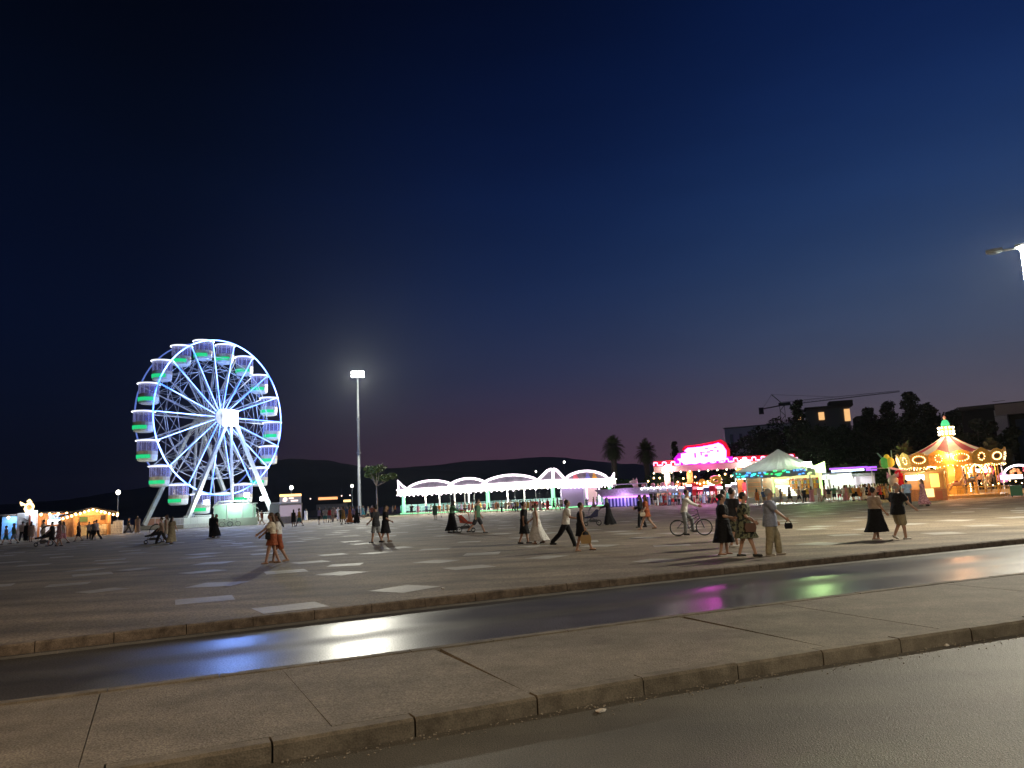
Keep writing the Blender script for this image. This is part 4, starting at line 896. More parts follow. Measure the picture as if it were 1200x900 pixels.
# ------------------------------------------------------------------ carousel
pk = atd(1119, 75); ck = thing('carousel', 'ornate gold carousel with red and cream striped roof and green dome', 'carousel', pk, face(pk)); ck.scale = (.87, .87, 1)
G_cb = glow('carousel_bulb', (1, .70, .32), 7)
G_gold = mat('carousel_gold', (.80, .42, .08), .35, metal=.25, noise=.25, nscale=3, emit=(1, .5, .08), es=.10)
z_eave = hz(pk, 531) - GZ; z_low = hz(pk, 545) - GZ; z_neck = hz(pk, 511.5) - GZ; z_lan = hz(pk, 500) - GZ; z_dome = hz(pk, 492) - GZ; z_top = hz(pk, 487.5) - GZ
nst = 16
prof = [(4.45 * (1 - f) ** 1.0 + .48 * f, z_eave - .1 + (z_neck - z_eave + .1) * (f ** 1.45)) for f in [i / 9 for i in range(10)]]
prof = [(4.75 - (4.75 - .48) * f, z_eave - .1 + (z_neck + .1 - z_eave) * (f ** 1.5)) for f in [i / 9 for i in range(10)]]
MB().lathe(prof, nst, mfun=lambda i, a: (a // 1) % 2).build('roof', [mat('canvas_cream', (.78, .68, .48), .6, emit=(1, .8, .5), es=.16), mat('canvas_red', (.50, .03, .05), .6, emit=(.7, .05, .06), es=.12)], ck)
mb = MB(); N16 = 16
for k in range(N16):                           # rounding boards: scalloped panels
    a = 2 * math.pi * (k + .5) / N16; c, s = math.cos(a), math.sin(a); wdt = 2 * 5.0 * math.tan(math.pi / N16)
    big = k % 2 == 0; hgt = (z_eave - z_low); poly = [(-wdt / 2, 0), (-wdt / 4, -.12), (0, -.22), (wdt / 4, -.12), (wdt / 2, 0), (wdt / 2, hgt * .8), (wdt / 3, hgt * .98), (0, hgt * (1.12 if big else 1.22)), (-wdt / 3, hgt * .98), (-wdt / 2, hgt * .8)]
    mb.prism(poly, (5.0 * c, 5.0 * s, z_low), (-s, c, 0), (c * .22, s * .22, 1), (c, s, 0), .14)
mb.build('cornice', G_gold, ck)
mbm = MB(); pts = []
for k in range(N16):
    a = 2 * math.pi * (k + .5) / N16; c, s = math.cos(a), math.sin(a); big = k % 2 == 0; w_, h_ = (.74, .34) if big else (.34, .34)
    hm = (z_eave - z_low) * .5
    f = lambda x, y: (5.0 * c + .18 * c + c * .22 * y - s * x, 5.0 * s + .18 * s + s * .22 * y + c * x, z_low + y)
    nn = 18 if big else 9
    for i in range(nn): q = 2 * math.pi * i / nn; pts.append(f(w_ * math.cos(q), hm + h_ * math.sin(q)))
    n = 12; ring = [(w_ * .62 * math.cos(2 * math.pi * i / n), hm + h_ * .55 * math.sin(2 * math.pi * i / n)) for i in range(n)]
    mbm.add([f(x, y) for x, y in ring], [tuple(range(n))])
    for i in range(5): pts.append(f(-.8 + .4 * i, -.12 - .1 * (2 - abs(i - 2)) / 2))
mbm.build('mirror_panel', mat('dark_mirror', (.5, .3, .14), .35, metal=.4), ck)
bulbs('cornice_bulb', pts, .05, G_cb, ck)
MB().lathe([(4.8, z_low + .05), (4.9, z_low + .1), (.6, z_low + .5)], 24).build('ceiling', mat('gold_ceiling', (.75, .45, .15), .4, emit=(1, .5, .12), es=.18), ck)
bulbs('ceiling_bulb', [(r_ * math.cos(a), r_ * math.sin(a), z_low + .02 + (4.8 - r_) * .08) for r_ in (4.7, 3.6, 2.4) for a in [i * 2 * math.pi / 26 for i in range(26)]], .06, G_warmw, ck)
MB().lathe([(5.05, 0), (5.05, .28), (4.9, .34)], 32).build('deck', mat('gold_deck', (.55, .36, .14), .4, noise=.15), ck)
mb = MB(); mb.lathe([(1.15, .34), (1.15, z_low + .3)], 10); mb.build('centre_drum', G_gold, ck)
MB().lathe([(.42, z_neck - .1), (.62, z_neck + .1), (.72, (z_neck + z_lan) / 2), (.60, z_lan - .05), (.66, z_lan), (.4, z_lan + .05)], 12).build('lantern', G_gold, ck, smooth=True)
bulbs('lantern_bulb', [(.76 * math.cos(a), .76 * math.sin(a), zz) for a in [i * math.pi / 6 for i in range(12)] for zz in (z_neck + .22, (z_neck + z_lan) / 2, z_lan - .12)], .10, G_warmw, ck)
MB().lathe([(.42, z_lan + .03), (.44, z_lan + .25), (.30, z_dome - .1), (.12, z_dome + .02)], 12).build('dome', glow('green_dome', (.12, .9, .35), .9), ck, smooth=True)
plight('lantern_light', (0, -1.15, z_neck + .35), 190, (1, .75, .4), ck, .2); plight('lantern_light', (-1.1, .3, z_neck + .35), 120, (1, .75, .4), ck, .2); plight('lantern_light', (1.1, .3, z_neck + .35), 120, (1, .75, .4), ck, .2)
MB().ell((0, 0, z_dome + .2), (.15, .15, .24), 8, 6).build('finial', mat('finial_pink', (.8, .4, .35), .5), ck)
for k in range(10):
    a = 2 * math.pi * (k + .3) / 10; c, s = math.cos(a), math.sin(a)
    MB().tube([(4.55 * c, 4.55 * s, .34), (4.55 * c, 4.55 * s, z_low + .1)], .06, 6).build('outer_post', GOLDP, ck)
    if k % 2 == 0:
        mb = MB(); b0 = [];
        bulbs('post_bulb', [(2.5 * math.cos(a + .2), 2.5 * math.sin(a + .2), .6 + .22 * j) for j in range(11)], .055, G_warmw, ck)
        MB().box((2.35 * math.cos(a + .2), 2.35 * math.sin(a + .2), 1.7), (.28, .28, 2.7), rz=a + .2).build('inner_pilaster', G_gold, ck)
        arc_ = [(3.6 * math.cos(a + .2 + t_ * .28), 3.6 * math.sin(a + .2 + t_ * .28), z_low - .1 - .75 * (abs(t_) ** 2)) for t_ in [-1 + i / 6 for i in range(13)]]
        MB().tube(arc_, .10, 5).build('arch', G_gold, ck); bulbs('arch_bulb', [(x * 1.03, y * 1.03, z_) for x, y, z_ in arc_], .06, G_warmw, ck)
hc = [(.75, .7, .62), (.6, .35, .2), (.12, .09, .08), (.7, .5, .35)]
def horse(a, rr, k, zz):
    c, s = math.cos(a), math.sin(a); h = bpy.data.objects.new('horse', None); COL.objects.link(h); h.parent = ck; h.location = (rr * c, rr * s, zz); h.rotation_euler = (0, 0, a + math.pi / 2)
    mb = MB(); mb.ell((0, 0, 0), (.55, .2, .24), 9, 6); mb.tube([(.4, 0, .1), (.62, 0, .45), (.68, 0, .62)], [.16, .11, .09], 7); mb.tube([(.64, 0, .66), (.9, 0, .5)], [.11, .06], 7)
    mb.tube([(.4, .1, -.1), (.62, .1, -.3), (.45, .1, -.5)], [.08, .05, .04], 5); mb.tube([(.4, -.1, -.1), (.7, -.1, -.2), (.6, -.1, -.45)], [.08, .05, .04], 5)
    mb.tube([(-.4, .1, -.05), (-.6, .1, -.35), (-.75, .1, -.6)], [.1, .06, .04], 5); mb.tube([(-.4, -.1, -.05), (-.5, -.1, -.4), (-.75, -.1, -.55)], [.1, .06, .04], 5); mb.tube([(-.52, 0, .05), (-.75, 0, -.02), (-.85, 0, -.3)], [.06, .07, .02], 5)
    mb.build('horse_body', mat('horse%d' % k, hc[k], .35), h, smooth=True)
    MB().box((0, 0, .22), (.34, .36, .1)).build('saddle', REDP if k % 2 else mat('blue_saddle', (.05, .15, .5), .4), h)
    MB().tube([(0, 0, -zz + .34), (0, 0, z_low - zz + .2)], .03, 6).build('brass_pole', mat('brass', (.8, .55, .2), .25, metal=.8), h)
for k in range(12): horse(2 * math.pi * (k + .15) / 12, 3.9 if k % 2 else 3.1, k % 4, 1.35 + .3 * (k % 3))
mb = MB()
for k in range(56):
    a = 2 * math.pi * k / 56; mb.tube([(5.3 * math.cos(a), 5.3 * math.sin(a), 0), (5.3 * math.cos(a), 5.3 * math.sin(a), .95)], .03, 4)
mb.tube([(5.3 * math.cos(2 * math.pi * k / 56), 5.3 * math.sin(2 * math.pi * k / 56), .95) for k in range(56)], .04, 4, closed=True); mb.build('fence', GOLDP, ck)
for q, e in (((2.9, -2.9, 2.9), 260), ((-2.9, -2.9, 2.9), 260), ((0, 3.3, 2.9), 200), ((0, -3.9, 2.6), 260)): plight('carousel_light', q, e, (1, .62, .25), ck, .25)
plight('carousel_outer', (0, -5.6, 4.0), 1300, (1, .38, .16), ck, .3)
# ticket booth of the carousel
p = atd(1086, 68.5); t = thing('ticket_booth', 'orange carousel ticket booth with gold awning and white menu lights', 'ticket booth', p, face(p)); t.scale = (.78, .9, .92)
MB().box((0, 0, .55), (4.2, 1.6, 1.1)).build('counter', ORANGE, t); MB().box((0, -.3, 2.85), (4.5, 2.4, .18)).build('awning', G_gold, t)
for x in (-2, -.6, 2): MB().box((x, -.7, 1.95), (.1, .1, 1.7)).build('post', GOLDP, t)
MB().box((-.9, .1, 2.25), (1.9, .2, .5)).build('white_sign', glow('menu_white', (1, .95, .9), 4.5), t); MB().box((1.05, .1, 1.9), (.9, .2, 1.3)).build('lemon_sign', mat('lemon_menu', (.8, .6, .15), .4, emit=(1, .75, .15), es=1.1), t)
MB().box((.35, -.85, .75), (.95, .06, .8)).build('poster', glow('poster_light', (1, .78, .3), 1.7), t); MB().box((1.3, -.84, .5), (.7, .05, .8)).build('panel', mat('deep_orange', (.75, .16, .03), .5), t)
MB().box((0, .75, 1.9), (4.2, .08, 1.8)).build('back_wall', mat('amber_wall', (.6, .3, .1), .6, emit=(1, .5, .15), es=.04), t)
plight('ticket_light', (0, -1.0, 2.6), 110, (1, .8, .5), t, .2)
p = atd(1192, 68); t = thing('litter_bin', 'dark green wheeled bin right of the carousel', 'litter bin', p, face(p))
MB().box((0, 0, .5), (.9, .7, .8)).build('body', mat('bin_green', (.02, .16, .06), .5), t); MB().box((0, 0, .95), (.96, .76, .1)).build('lid', mat('bin_lid', (.02, .12, .05), .4), t)
for x in (-.35, .35): MB().tube([(x - .05, .3, .1), (x + .05, .3, .1)], .1, 8).build('wheel', BLACKR, t)
# ride right of the carousel with white light rings and purple flowers
p = atd(1172, 80); t = thing('flower_ride', 'children ride with white light arcs and purple flowers right of carousel', 'fairground ride', p, face(p))
MB().box((1.5, 0, .3), (9.5, 4, .5)).build('base', mat('ride_base', (.6, .4, .2), .5), t)
mb = MB()
for k, (x, z_, r_) in enumerate(((-2.0, 2.7, 1.1), (1.9, 1.9, 1.35), (4.6, 2.6, .9))): mb.tube([(x + r_ * math.cos(a), -.8, z_ + .75 * r_ * math.sin(a)) for a in [math.pi * i / 12 for i in range(13)]], .10, 5)
mb.box((-1.6, -1, 2.55), (2.4, .12, .35)); mb.box((1.2, -1, 1.75), (1.9, .12, .4)); mb.box((6, -1, 3.3), (1.5, .1, .25)); mb.build('light_arc', glow('rosy_white_arc', (1, .85, .92), 4.5), t)
r = random.Random(12)
for k in range(9):
    x = -3 + k * 1.15; mb = MB()
    for j in range(7): a = j * .9; mb.ell((x + .35 * math.cos(a), -.5 + r.uniform(-.2, .2), 1.7 + .4 * (k % 3) + .35 * math.sin(a)), (.22, .15, .22), 7, 4)
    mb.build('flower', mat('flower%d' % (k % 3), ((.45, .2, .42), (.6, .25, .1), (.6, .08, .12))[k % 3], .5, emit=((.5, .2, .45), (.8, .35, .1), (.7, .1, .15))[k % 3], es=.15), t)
    if k % 2: MB().tube([(x, -.4, .5), (x, -.4, 3.5)], .05, 5).build('post', WHITE, t)
bulbs('bulb', [(-3 + i * .5, -1.2, 1.2 + .2 * math.sin(i)) for i in range(20)], .07, G_warm, t)
plight('flower_light', (1, -3, 2.5), 300, (1, .8, .7), t, .3)

# ------------------------------------------------------------------ left: wooden chalet and stalls
p = atd(104, 84); zr = hz(p, 594.5) - GZ; zw = 2.2
ch = thing('chalet', 'wooden chalet stall with warm lights under its gabled eaves', 'chalet', p, face(p) + R_(8))
W2 = 1.9
MB().box((-1.55, .9, zw / 2), (.12, 2.6, zw)).build('side_wall', mat('pink_boards', (.62, .36, .24), .7, noise=.15, nscale=5), ch)
MB().box((0.2, 2.1, zw / 2 + .1), (3.6, .12, zw)).build('back_wall', WOOD, ch); MB().box((2.0, .9, zw / 2), (.12, 2.6, zw)).build('side_wall', WOOD, ch)
MB().box((-2.15, -.1, zw / 2), (1.2, .12, zw)).build('front_panel', mat('pink_boards', (.62, .36, .24), .7), ch)
mb = MB(); mb.prism([(-3.0, zw + .05), (.2, zr), (2.7, zw + .25), (2.7, zw + .1), (.2, zr - .16), (-3.0, zw - .1)], (0, -.9, 0), (1, 0, 0), (0, 0, 1), (0, 1, 0), 3.2); mb.build('roof', ROOFD, ch)
mb = MB(); mb.prism([(-1.8, zw), (.2, zr - .2), (2.0, zw)], (0, -.05, 0), (1, 0, 0), (0, 0, 1), (0, 1, 0), .1); mb.build('gable', mat('lit_gable', (.75, .48, .22), .6), ch)
bulbs('eave_bulb', [(-2.6 + (2.8) * i / 7, -.75, zw - .25 + (zr - zw) * i / 7) for i in range(8)] + [(.2 + 2.4 * i / 6, -.75, zr - .3 - (zr - zw - .15) * i / 6) for i in range(1, 7)] + [(2.6, -.9, zw + .0)], .13, G_warm, ch)
mb = MB(); mb.box((.5, -.1, 1.25), (3.0, .7, .1)); mb.build('counter', WOOD, ch)
mb = MB(); mb.box((-.5, -.2, .6), (1.5, .1, 1.1)); mb.build('counter_front', CREAM, ch)
MB().box((-.3, 1.9, 1.8), (.8, .1, .6)).build('picture', mat('dark_green_picture', (.03, .08, .03), .6), ch); MB().box((1.6, 1.9, 1.9), (.45, .1, .5)).build('picture', mat('dark_picture', (.04, .02, .02), .6), ch)
for x in (-.6, 1.2): plight('chalet_light', (x, .2, 2.5), 260, (1, .62, .25), ch, .15)
plight('chalet_end_light', (2.9, -1.3, 2.1), 130, (1, .7, .38), ch, .15); plight('chalet_front_light', (0, -1.5, 2.3), 130, (1, .65, .3), ch, .15)
r = random.Random(9)
for k in range(11):
    p2 = atd(110 + k * 3.1, 85 + .25 * k); t = thing('barrel_table', 'white slatted tub, %s in the row beside the chalet' % ORD[k], 'tub', p2, face(p2) + r.uniform(-.2, .2), 'white slatted tubs beside the chalet')
    h = 1.05 + (.35 if k > 7 else 0) + r.uniform(-.05, .05); mb = MB(); mb.lathe([(.26, .0), (.30, h * .5), (.26, h)], 10); mb.build('tub', mat('white_slats', (.8, .74, .64), .6, noise=.3, nscale=9), t); MB().lathe([(.29, h), (.29, h + .05)], 10).build('top', WHITE, t)
p = atd(147, 92); counter('low_wall_block', 147, 92, 1.6, .8, .8, CONT, 'small pale block at the right end of the tub row', 'block', 1)
# stalls at the far left
p = atd(58, 84); t = thing('market_stall', 'market stall with white counter and orange boards left of the chalet', 'market stall', p, face(p) + R_(6))
MB().box((.2, 1.5, 1.3), (4.2, .1, 2.6)).build('back_wall', ORANGE, t); MB().box((.5, -.3, .6), (2.9, .8, 1.1)).build('counter', mat('counter_white', (.7, .7, .75), .4, emit=(.8, .85, 1), es=.25), t)
MB().box((.8, .2, 1.65), (2.0, .5, .5)).build('display_case', glow('display_white', (.85, .95, 1), 2.2), t); MB().box((.9, 1.4, 2.15), (1.8, .1, .6)).build('menu_board', mat('blue_menu', (.2, .35, .7), .5, emit=(.25, .45, .9), es=.5), t)
mb = MB(); mb.prism([(-2.2, 2.75), (2.6, 2.75), (2.6, 2.65), (-2.2, 2.65)], (0, -1.2, 0), (1, 0, 0), (0, 0, 1), (0, 1, 0), 3); mb.build('roof', ROOFD, t)
MB().box((-1.95, 0, 1.35), (.1, 1.6, 2.5)).build('side_board', mat('maroon_board', (.28, .08, .05), .6), t)
bulbs('bulb', [(-1.8 + .8 * i, -1.1, 2.5) for i in range(6)], .15, G_warm, t); plight('stall_light', (.5, -.6, 2.3), 260, (1, .8, .55), t, .2); plight('stall_front', (0, -2, 2.2), 120, (1, .9, .8), t, .2)
p = atd(31, 83); t = thing('sign_tower', 'white stall front with glowing horned ring sign on top at left', 'stall', p, face(p))
MB().box((0, .2, 1.4), (1.9, .5, 2.7)).build('front', mat('pale_front', (.62, .62, .68), .5, noise=.5, nscale=2.2), t)
h = hz(p, 594.5) - GZ
mb = MB(); mb.tube([(.12 + .36 * math.cos(a), 0, h + .42 * math.sin(a)) for a in [i * 2 * math.pi / 14 for i in range(14)]], .13, 6, closed=True); mb.tube([(-.2, 0, h + .2), (-.75, 0, h + .55), (-.55, 0, h + .2)], .11, 5); mb.tube([(.3, 0, h + .5), (.1, 0, h + .8), (-.1, 0, h + .6)], .10, 5); mb.tube([(-.3, 0, h - .1), (0, 0, h - .75)], .12, 5); mb.build('ring_light', glow('amber_ring', (1, .68, .3), 4), t)
MB().prism([(.12 + .34 * math.cos(i * .524), h + .4 * math.sin(i * .524)) for i in range(12)], (0, .05, 0), (1, 0, 0), (0, 0, 1), (0, 1, 0), .08).build('ring_centre', mat('amber_disc', (.5, .25, .1), .5, emit=(.9, .4, .1), es=.35), t)
MB().box((.35, -.2, 2.75), (1.1, .25, .4)).build('cool_lamp', glow('cool_lamp', (.75, .9, 1), 6), t); MB().box((.55, -.1, 1.9), (.45, .08, 1.2)).build('blue_strip', mat('pale_blue', (.5, .65, .8), .5, emit=(.5, .7, 1), es=.5), t)
mb = MB(); mb.tube([(-.35, -.1, 2.2), (0, -.1, 1.9), (.3, -.1, 2.25)], .05, 4); mb.tube([(-.4, -.1, 1.8), (0, -.1, 1.6), (.35, -.1, 1.85)], .05, 4); mb.build('scroll_mark', mat('dark_scroll', (.12, .1, .1), .6), t)
plight('tower_light', (.3, -1.3, 2.7), 320, (.85, .93, 1), t, .15)
p = atd(11, 84); t = thing('blue_stall', 'stall with blue tarpaulin side and white lit door at far left', 'stall', p, face(p))
MB().box((0, 0, 1.25), (1.5, 1.2, 2.4)).build('tarpaulin', mat('blue_tarp', (.10, .28, .62), .5, emit=(.12, .35, .85), es=.28), t); MB().box((.95, -.1, 1.6), (.65, .9, 1.9)).build('lit_door', glow('ice_white', (.85, .95, 1), 2.4), t)
MB().box((0, -.2, 2.6), (3.2, 2.2, .12)).build('roof', ROOFD, t); bulbs('bulb', [(-1.4, -1.0, 2.3), (-.2, -1.0, 2.35), (.8, -1, 2.4)], .14, G_warm, t); plight('blue_light', (.3, -1.6, 2.2), 150, (.7, .85, 1), t, .2)
# boat in the harbour
p = atd(388, 215, -.03); bt = thing('excursion_boat', 'dark excursion boat with amber lit deck windows moored behind the plaza', 'boat', p, face(p))
z0 = hz(p, 596); mb = MB(); mb.rings([[(x, -1.6 * s_, .0), (x, 1.6 * s_, .0), (x, 2.2 * s_, 1.6), (x, -2.2 * s_, 1.6)] for x, s_ in ((-6.5, .15), (-5, .7), (-2, 1), (4, 1), (6, .7))]); mb.build('hull', mat('boat_hull', (.08, .08, .1), .4), bt)
MB().box((.3, 0, 2.4), (8.5, 3.2, 1.5)).build('cabin', mat('boat_cabin', (.2, .18, .18), .5), bt)
zl = hz(p, 584) + .03; MB().box((-.8, -1.7, zl), (5.2, .1, .7)).build('window', glow('boat_amber', (1, .42, .16), 1.6), bt); MB().box((4.4, -1.7, zl - .9), (2.0, .1, .6)).build('window', glow('boat_yellow', (1, .65, .25), 2.2), bt)
MB().box((-.3, 0, zl + .55), (7.2, 3.4, .15)).build('roof', mat('boat_roof', (.25, .12, .08), .6), bt); MB().tube([(3.0, 0, zl), (3.0, 0, zl + 2.6)], .06, 5).build('mast', GALV, bt)
for x, zq in ((2.9, .55), (-5.5, .1), (5.2, .6)): MB().ell((x, -1.7, zl + zq), (.16, .16, .16), 6, 4).build('lamp', glow('boat_lamp', (1, .7, .6), 4), bt)
# ------------------------------------------------------------------ vegetation
LEAF = {}
def leafmat(n, c, c2):
    m = bpy.data.materials.new(n); m.use_nodes = True; t = m.node_tree; b = t.nodes['Principled BSDF']; b.inputs['Roughness'].default_value = .7; b.inputs['Specular IOR Level'].default_value = .2
    g = t.nodes.new('ShaderNodeNewGeometry'); r = t.nodes.new('ShaderNodeValToRGB'); r.color_ramp.elements[0].color = tuple(c) + (1,); r.color_ramp.elements[1].color = tuple(c2) + (1,)
    t.links.new(g.outputs['Random Per Island'], r.inputs[0]); t.links.new(r.outputs[0], b.inputs['Base Color']); return m
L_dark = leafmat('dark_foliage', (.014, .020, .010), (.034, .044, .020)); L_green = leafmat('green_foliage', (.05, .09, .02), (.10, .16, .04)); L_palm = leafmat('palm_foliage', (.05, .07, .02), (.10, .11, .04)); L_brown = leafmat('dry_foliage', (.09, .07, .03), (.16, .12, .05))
BARK = mat('bark', (.13, .10, .07), .9, noise=.3, nscale=6); BARKL = mat('pale_bark', (.30, .26, .20), .9, noise=.3, nscale=6)
def leaves(mb, c, R, n, s, r):
    for _ in range(n):
        while True:
            v = Vector((r.uniform(-1, 1), r.uniform(-1, 1), r.uniform(-1, 1)))
            if .15 < v.length < 1: break
        v = v * (.55 + .45 * r.random()) / max(v.length, .4) * min(1, v.length + .25)
        p = Vector(c) + Vector((v.x * R[0], v.y * R[1], v.z * R[2]))
        a = Vector((r.gauss(0, 1), r.gauss(0, 1), r.gauss(0, .6))).normalized(); b = a.cross(Vector((r.gauss(0, 1), r.gauss(0, 1), r.gauss(0, 1)))).normalized()
        q = s * r.uniform(.6, 1.4); mb.add([p - a * q, p + b * q * .55, p + a * q, p - b * q * .55], [(0, 1, 2, 3)])
def tree_mesh(seed, h, spread, kind='round', n=2600, leaf=.22, trunk=.22):
    r = random.Random(seed); tk = MB(); cr = MB()
    lean = r.uniform(-.3, .3); fork = h * (.28 if kind != 'pine' else .62)
    tk.tube([(0, 0, 0), (lean * .3, 0, fork * .6), (lean, .1, fork)], [trunk, trunk * .75, trunk * .6], 8)
    clumps = []
    k = {'round': 15, 'tall': 17, 'pine': 9, 'bush': 8}[kind]
    for i in range(k):
        a = i * 2.4 + r.uniform(-.4, .4); f = (i + .5) / k
        if kind == 'tall': zz = h * (.22 + .74 * f); rad = spread * (1.05 - f) * r.uniform(.4, .8); cs = spread * (.55 - .3 * f)
        elif kind == 'pine': zz = h * r.uniform(.78, .97); rad = spread * r.uniform(.2, .8); cs = spread * r.uniform(.28, .42)
        elif kind == 'bush': zz = h * r.uniform(.3, .75); rad = spread * r.uniform(.1, .75); cs = h * r.uniform(.25, .38)
        else: zz = h * r.uniform(.36, .9); rad = spread * math.sqrt(max(0, 1 - ((zz / h - .6) / .42) ** 2)) * r.uniform(.25, .85); cs = spread * r.uniform(.3, .48)
        c = (lean + rad * math.cos(a), rad * math.sin(a), zz); clumps.append((c, cs))
        tk.tube([(lean, .1, fork), ((lean + c[0]) / 2, c[1] / 2, (fork + zz) / 2 - .2), c], [trunk * .45, trunk * .25, trunk * .08], 5)
    for c, cs in clumps: leaves(cr, c, (cs, cs, cs * (.5 if kind == 'pine' else .78)), n // k, leaf, r)
    return tk, cr
def tree(px, D, top, spread, label, seed, kind='round', lm=None, n=2600, leaf=.24, name='tree', cat='tree', group='dark trees behind the fair', bark=None, trunk=.22, z=GZ, p=None):
    p = p or atd(px, D); h = hz(p, top) - p.z
    t = thing(name, label, cat, p, seed * 1.3 % 6.28, group); tk, cr = tree_mesh(seed, h, spread, kind, n, leaf, trunk)
    tk.build('trunk', bark or BARK, t, smooth=True); cr.build('crown', lm or L_dark, t); return t
p = atd(446, 120)
tree(442, 118, 547, 3.0, 'slender pine with a flat green crown right of the floodlight mast', 21, 'pine', L_green, 1500, .22, 'pine_tree', 'tree', None, BARKL, .16)
for i, (px, D, top, sp, kd, lab) in enumerate([
    (872, 150, 512, 5, 'round', 'dark tree left of and behind the pyramid tent, beneath the pale building'),
    (893, 150, 503, 5, 'round', 'dark rounded tree standing before the pale flat building'),
    (915, 150, 495, 5.5, 'round', 'dark tree between the pale building and the crane mast'),
    (945, 155, 466, 4.2, 'tall', 'tall dark tree just right of the crane tower'),
    (955, 140, 497, 5.5, 'round', 'dark tree below the lit house, left side'),
    (985, 142, 503, 5.5, 'round', 'dark tree below the lit house, under its windows'),
    (1028, 150, 476, 4.6, 'tall', 'tall dark tree just right of the lit house'),
    (1015, 136, 500, 5.5, 'round', 'broad dark tree behind the frame gate'),
    (1052, 145, 468, 4.8, 'tall', 'pointed dark tree at the tip of the crane jib'),
    (1080, 140, 457, 4.6, 'tall', 'tallest dark tree with a pointed top left of the carousel dome'),
    (1100, 138, 471, 4.6, 'tall', 'dark tree shoulder right of the tallest pointed tree'),
    (1064, 128, 492, 6, 'round', 'massive dark tree left behind the carousel roof'),
    (1105, 126, 494, 5.5, 'round', 'massive dark tree right behind the carousel roof'),
    (1125, 140, 474, 4.2, 'round', 'dark tree with ragged crown right of the carousel dome'),
    (1144, 138, 476, 4.2, 'round', 'dark tree touching the left corner of the big dark building'),
    (1142, 118, 505, 5, 'round', 'low dark tree before the big dark building'),
    (925, 152, 484, 4.5, 'round', 'dark tree right at the foot of the crane tower'),
    (1000, 150, 491, 4.6, 'round', 'dark tree overlapping the right side of the lit house'),
    (1040, 146, 479, 4.8, 'round', 'dark tree between the two tall pointed trees, left'),
    (1067, 144, 475, 4.6, 'round', 'dark tree filling the gap left of the tallest tree'),
    (1114, 136, 486, 4.6, 'round', 'dark tree filling the gap behind the carousel dome'),
    (1133, 138, 481, 4.4, 'round', 'dark tree between the dome and the big dark building'),
    (905, 148, 508, 5.2, 'round', 'dark tree in front of the right end of the pale building'),
    (970, 134, 512, 5.4, 'round', 'dark tree low behind the yellow game booth'),
    (1153, 103, 486, 3.6, 'round', 'dark tree covering the left part of the big dark building'),
    (1171, 104, 492, 3.2, 'round', 'dark tree left of the pale column at the right edge'),
    (838, 175, 514, 4, 'round', 'dark tree crown peeping over the glowing castle sign'),
    (796, 150, 515, 1.7, 'tall', 'narrow dark cypress by the thin pole left of the castle sign')]):
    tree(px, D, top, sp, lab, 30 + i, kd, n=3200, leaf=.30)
for i, (px, D, top, sp, lab) in enumerate([
    (765, 150, 552, 4.5, 'dim green bush behind the dragon coaster'), (735, 150, 556, 4, 'dim green bush between the pavilion and the dragon coaster'), (708, 148, 561, 4, 'dim green bush behind the right end of the pavilion'),
    (800, 128, 556, 4.5, 'green bush seen through the left bay of the castle gate'), (850, 126, 552, 5, 'green bush seen through the right bay of the castle gate'),
    (962, 108, 538, 4.2, 'lit green bush above the yellow game booth'), (985, 112, 541, 4, 'green bush right of the yellow booth roof'), (1008, 108, 543, 4, 'dark green bush behind the violet neon stall'), (1033, 100, 540, 3.4, 'brownish green bush behind the white frame gate'), (930, 112, 545, 4, 'green bush behind the apex of the pyramid tent')]):
    tree(px, D, top, sp, lab, 60 + i, 'bush', L_green, 2400, .22, 'bush', 'bush', 'lit bushes behind the stalls', trunk=.1)
def palm(px, D, crown_top, label, seed, nfr=46, L_=2.6, m=None, tr=.33, grp='palm trees behind the fair'):
    p = atd(px, D); h = hz(p, crown_top) - GZ - L_ * .45; t = thing('palm_tree', label, 'palm tree', p, 0, grp); r = random.Random(seed)
    mb = MB(); mb.lathe([(tr * 1.2, 0), (tr, h * .4), (tr * .9, h * .8), (tr * 1.25, h)], 9); mb.build('trunk', BARK, t)
    mb = MB()
    for i in range(nfr):
        a = i * 2.399; el = math.radians(80 - 150 * (i / nfr) + r.uniform(-8, 8)); ln = L_ * r.uniform(.8, 1.1); pts = []
        for j in range(6):
            f = j / 5; d = ln * f; pts.append(Vector((math.cos(a) * d * math.cos(el), math.sin(a) * d * math.cos(el), h + math.sin(el) * d - .55 * ln * f * f * max(0, math.cos(el)))))
        for j in range(1, 6):
            c, b = pts[j], pts[j - 1]; tdir = (c - b).normalized(); sd_ = tdir.cross(Vector((0, 0, 1)));
            if sd_.length < .05: sd_ = Vector((1, 0, 0))
            sd_.normalize(); w_ = ln * .34 * (1 - abs(j / 5 - .55))
            for sg in (-1, 1):
                for q in range(3):
                    f = q / 3; o = b.lerp(c, f); tip = o + sd_ * sg * w_ + tdir * w_ * .7 - Vector((0, 0, w_ * .35)); mb.add([o, o + tdir * .12, tip], [(0, 1, 2)])
            mb.add([b - sd_ * .03, c - sd_ * .03, c + sd_ * .03, b + sd_ * .03], [(0, 1, 2, 3)])
    if tr > .5: leaves(mb, (0, 0, h * .86), (.95, .95, h * .13), 500, .28, r)
    mb.build('crown', m or L_palm, t)
palm(722.5, 150, 516, 'taller shaggy palm behind the right end of the pavilion', 1, 110, 2.5, None, .62)
palm(761, 155, 521.5, 'shorter palm left of the castle gate', 2, 110, 2.5, None, .58)
palm(1066, 86, 524, 'small palm with brown lit fronds behind the left of the carousel', 3, 40, 1.7, L_brown, .15)
palm(1168, 88, 522, 'small palm with brown lit fronds above the right of the carousel', 4, 44, 2.1, L_brown, .15)
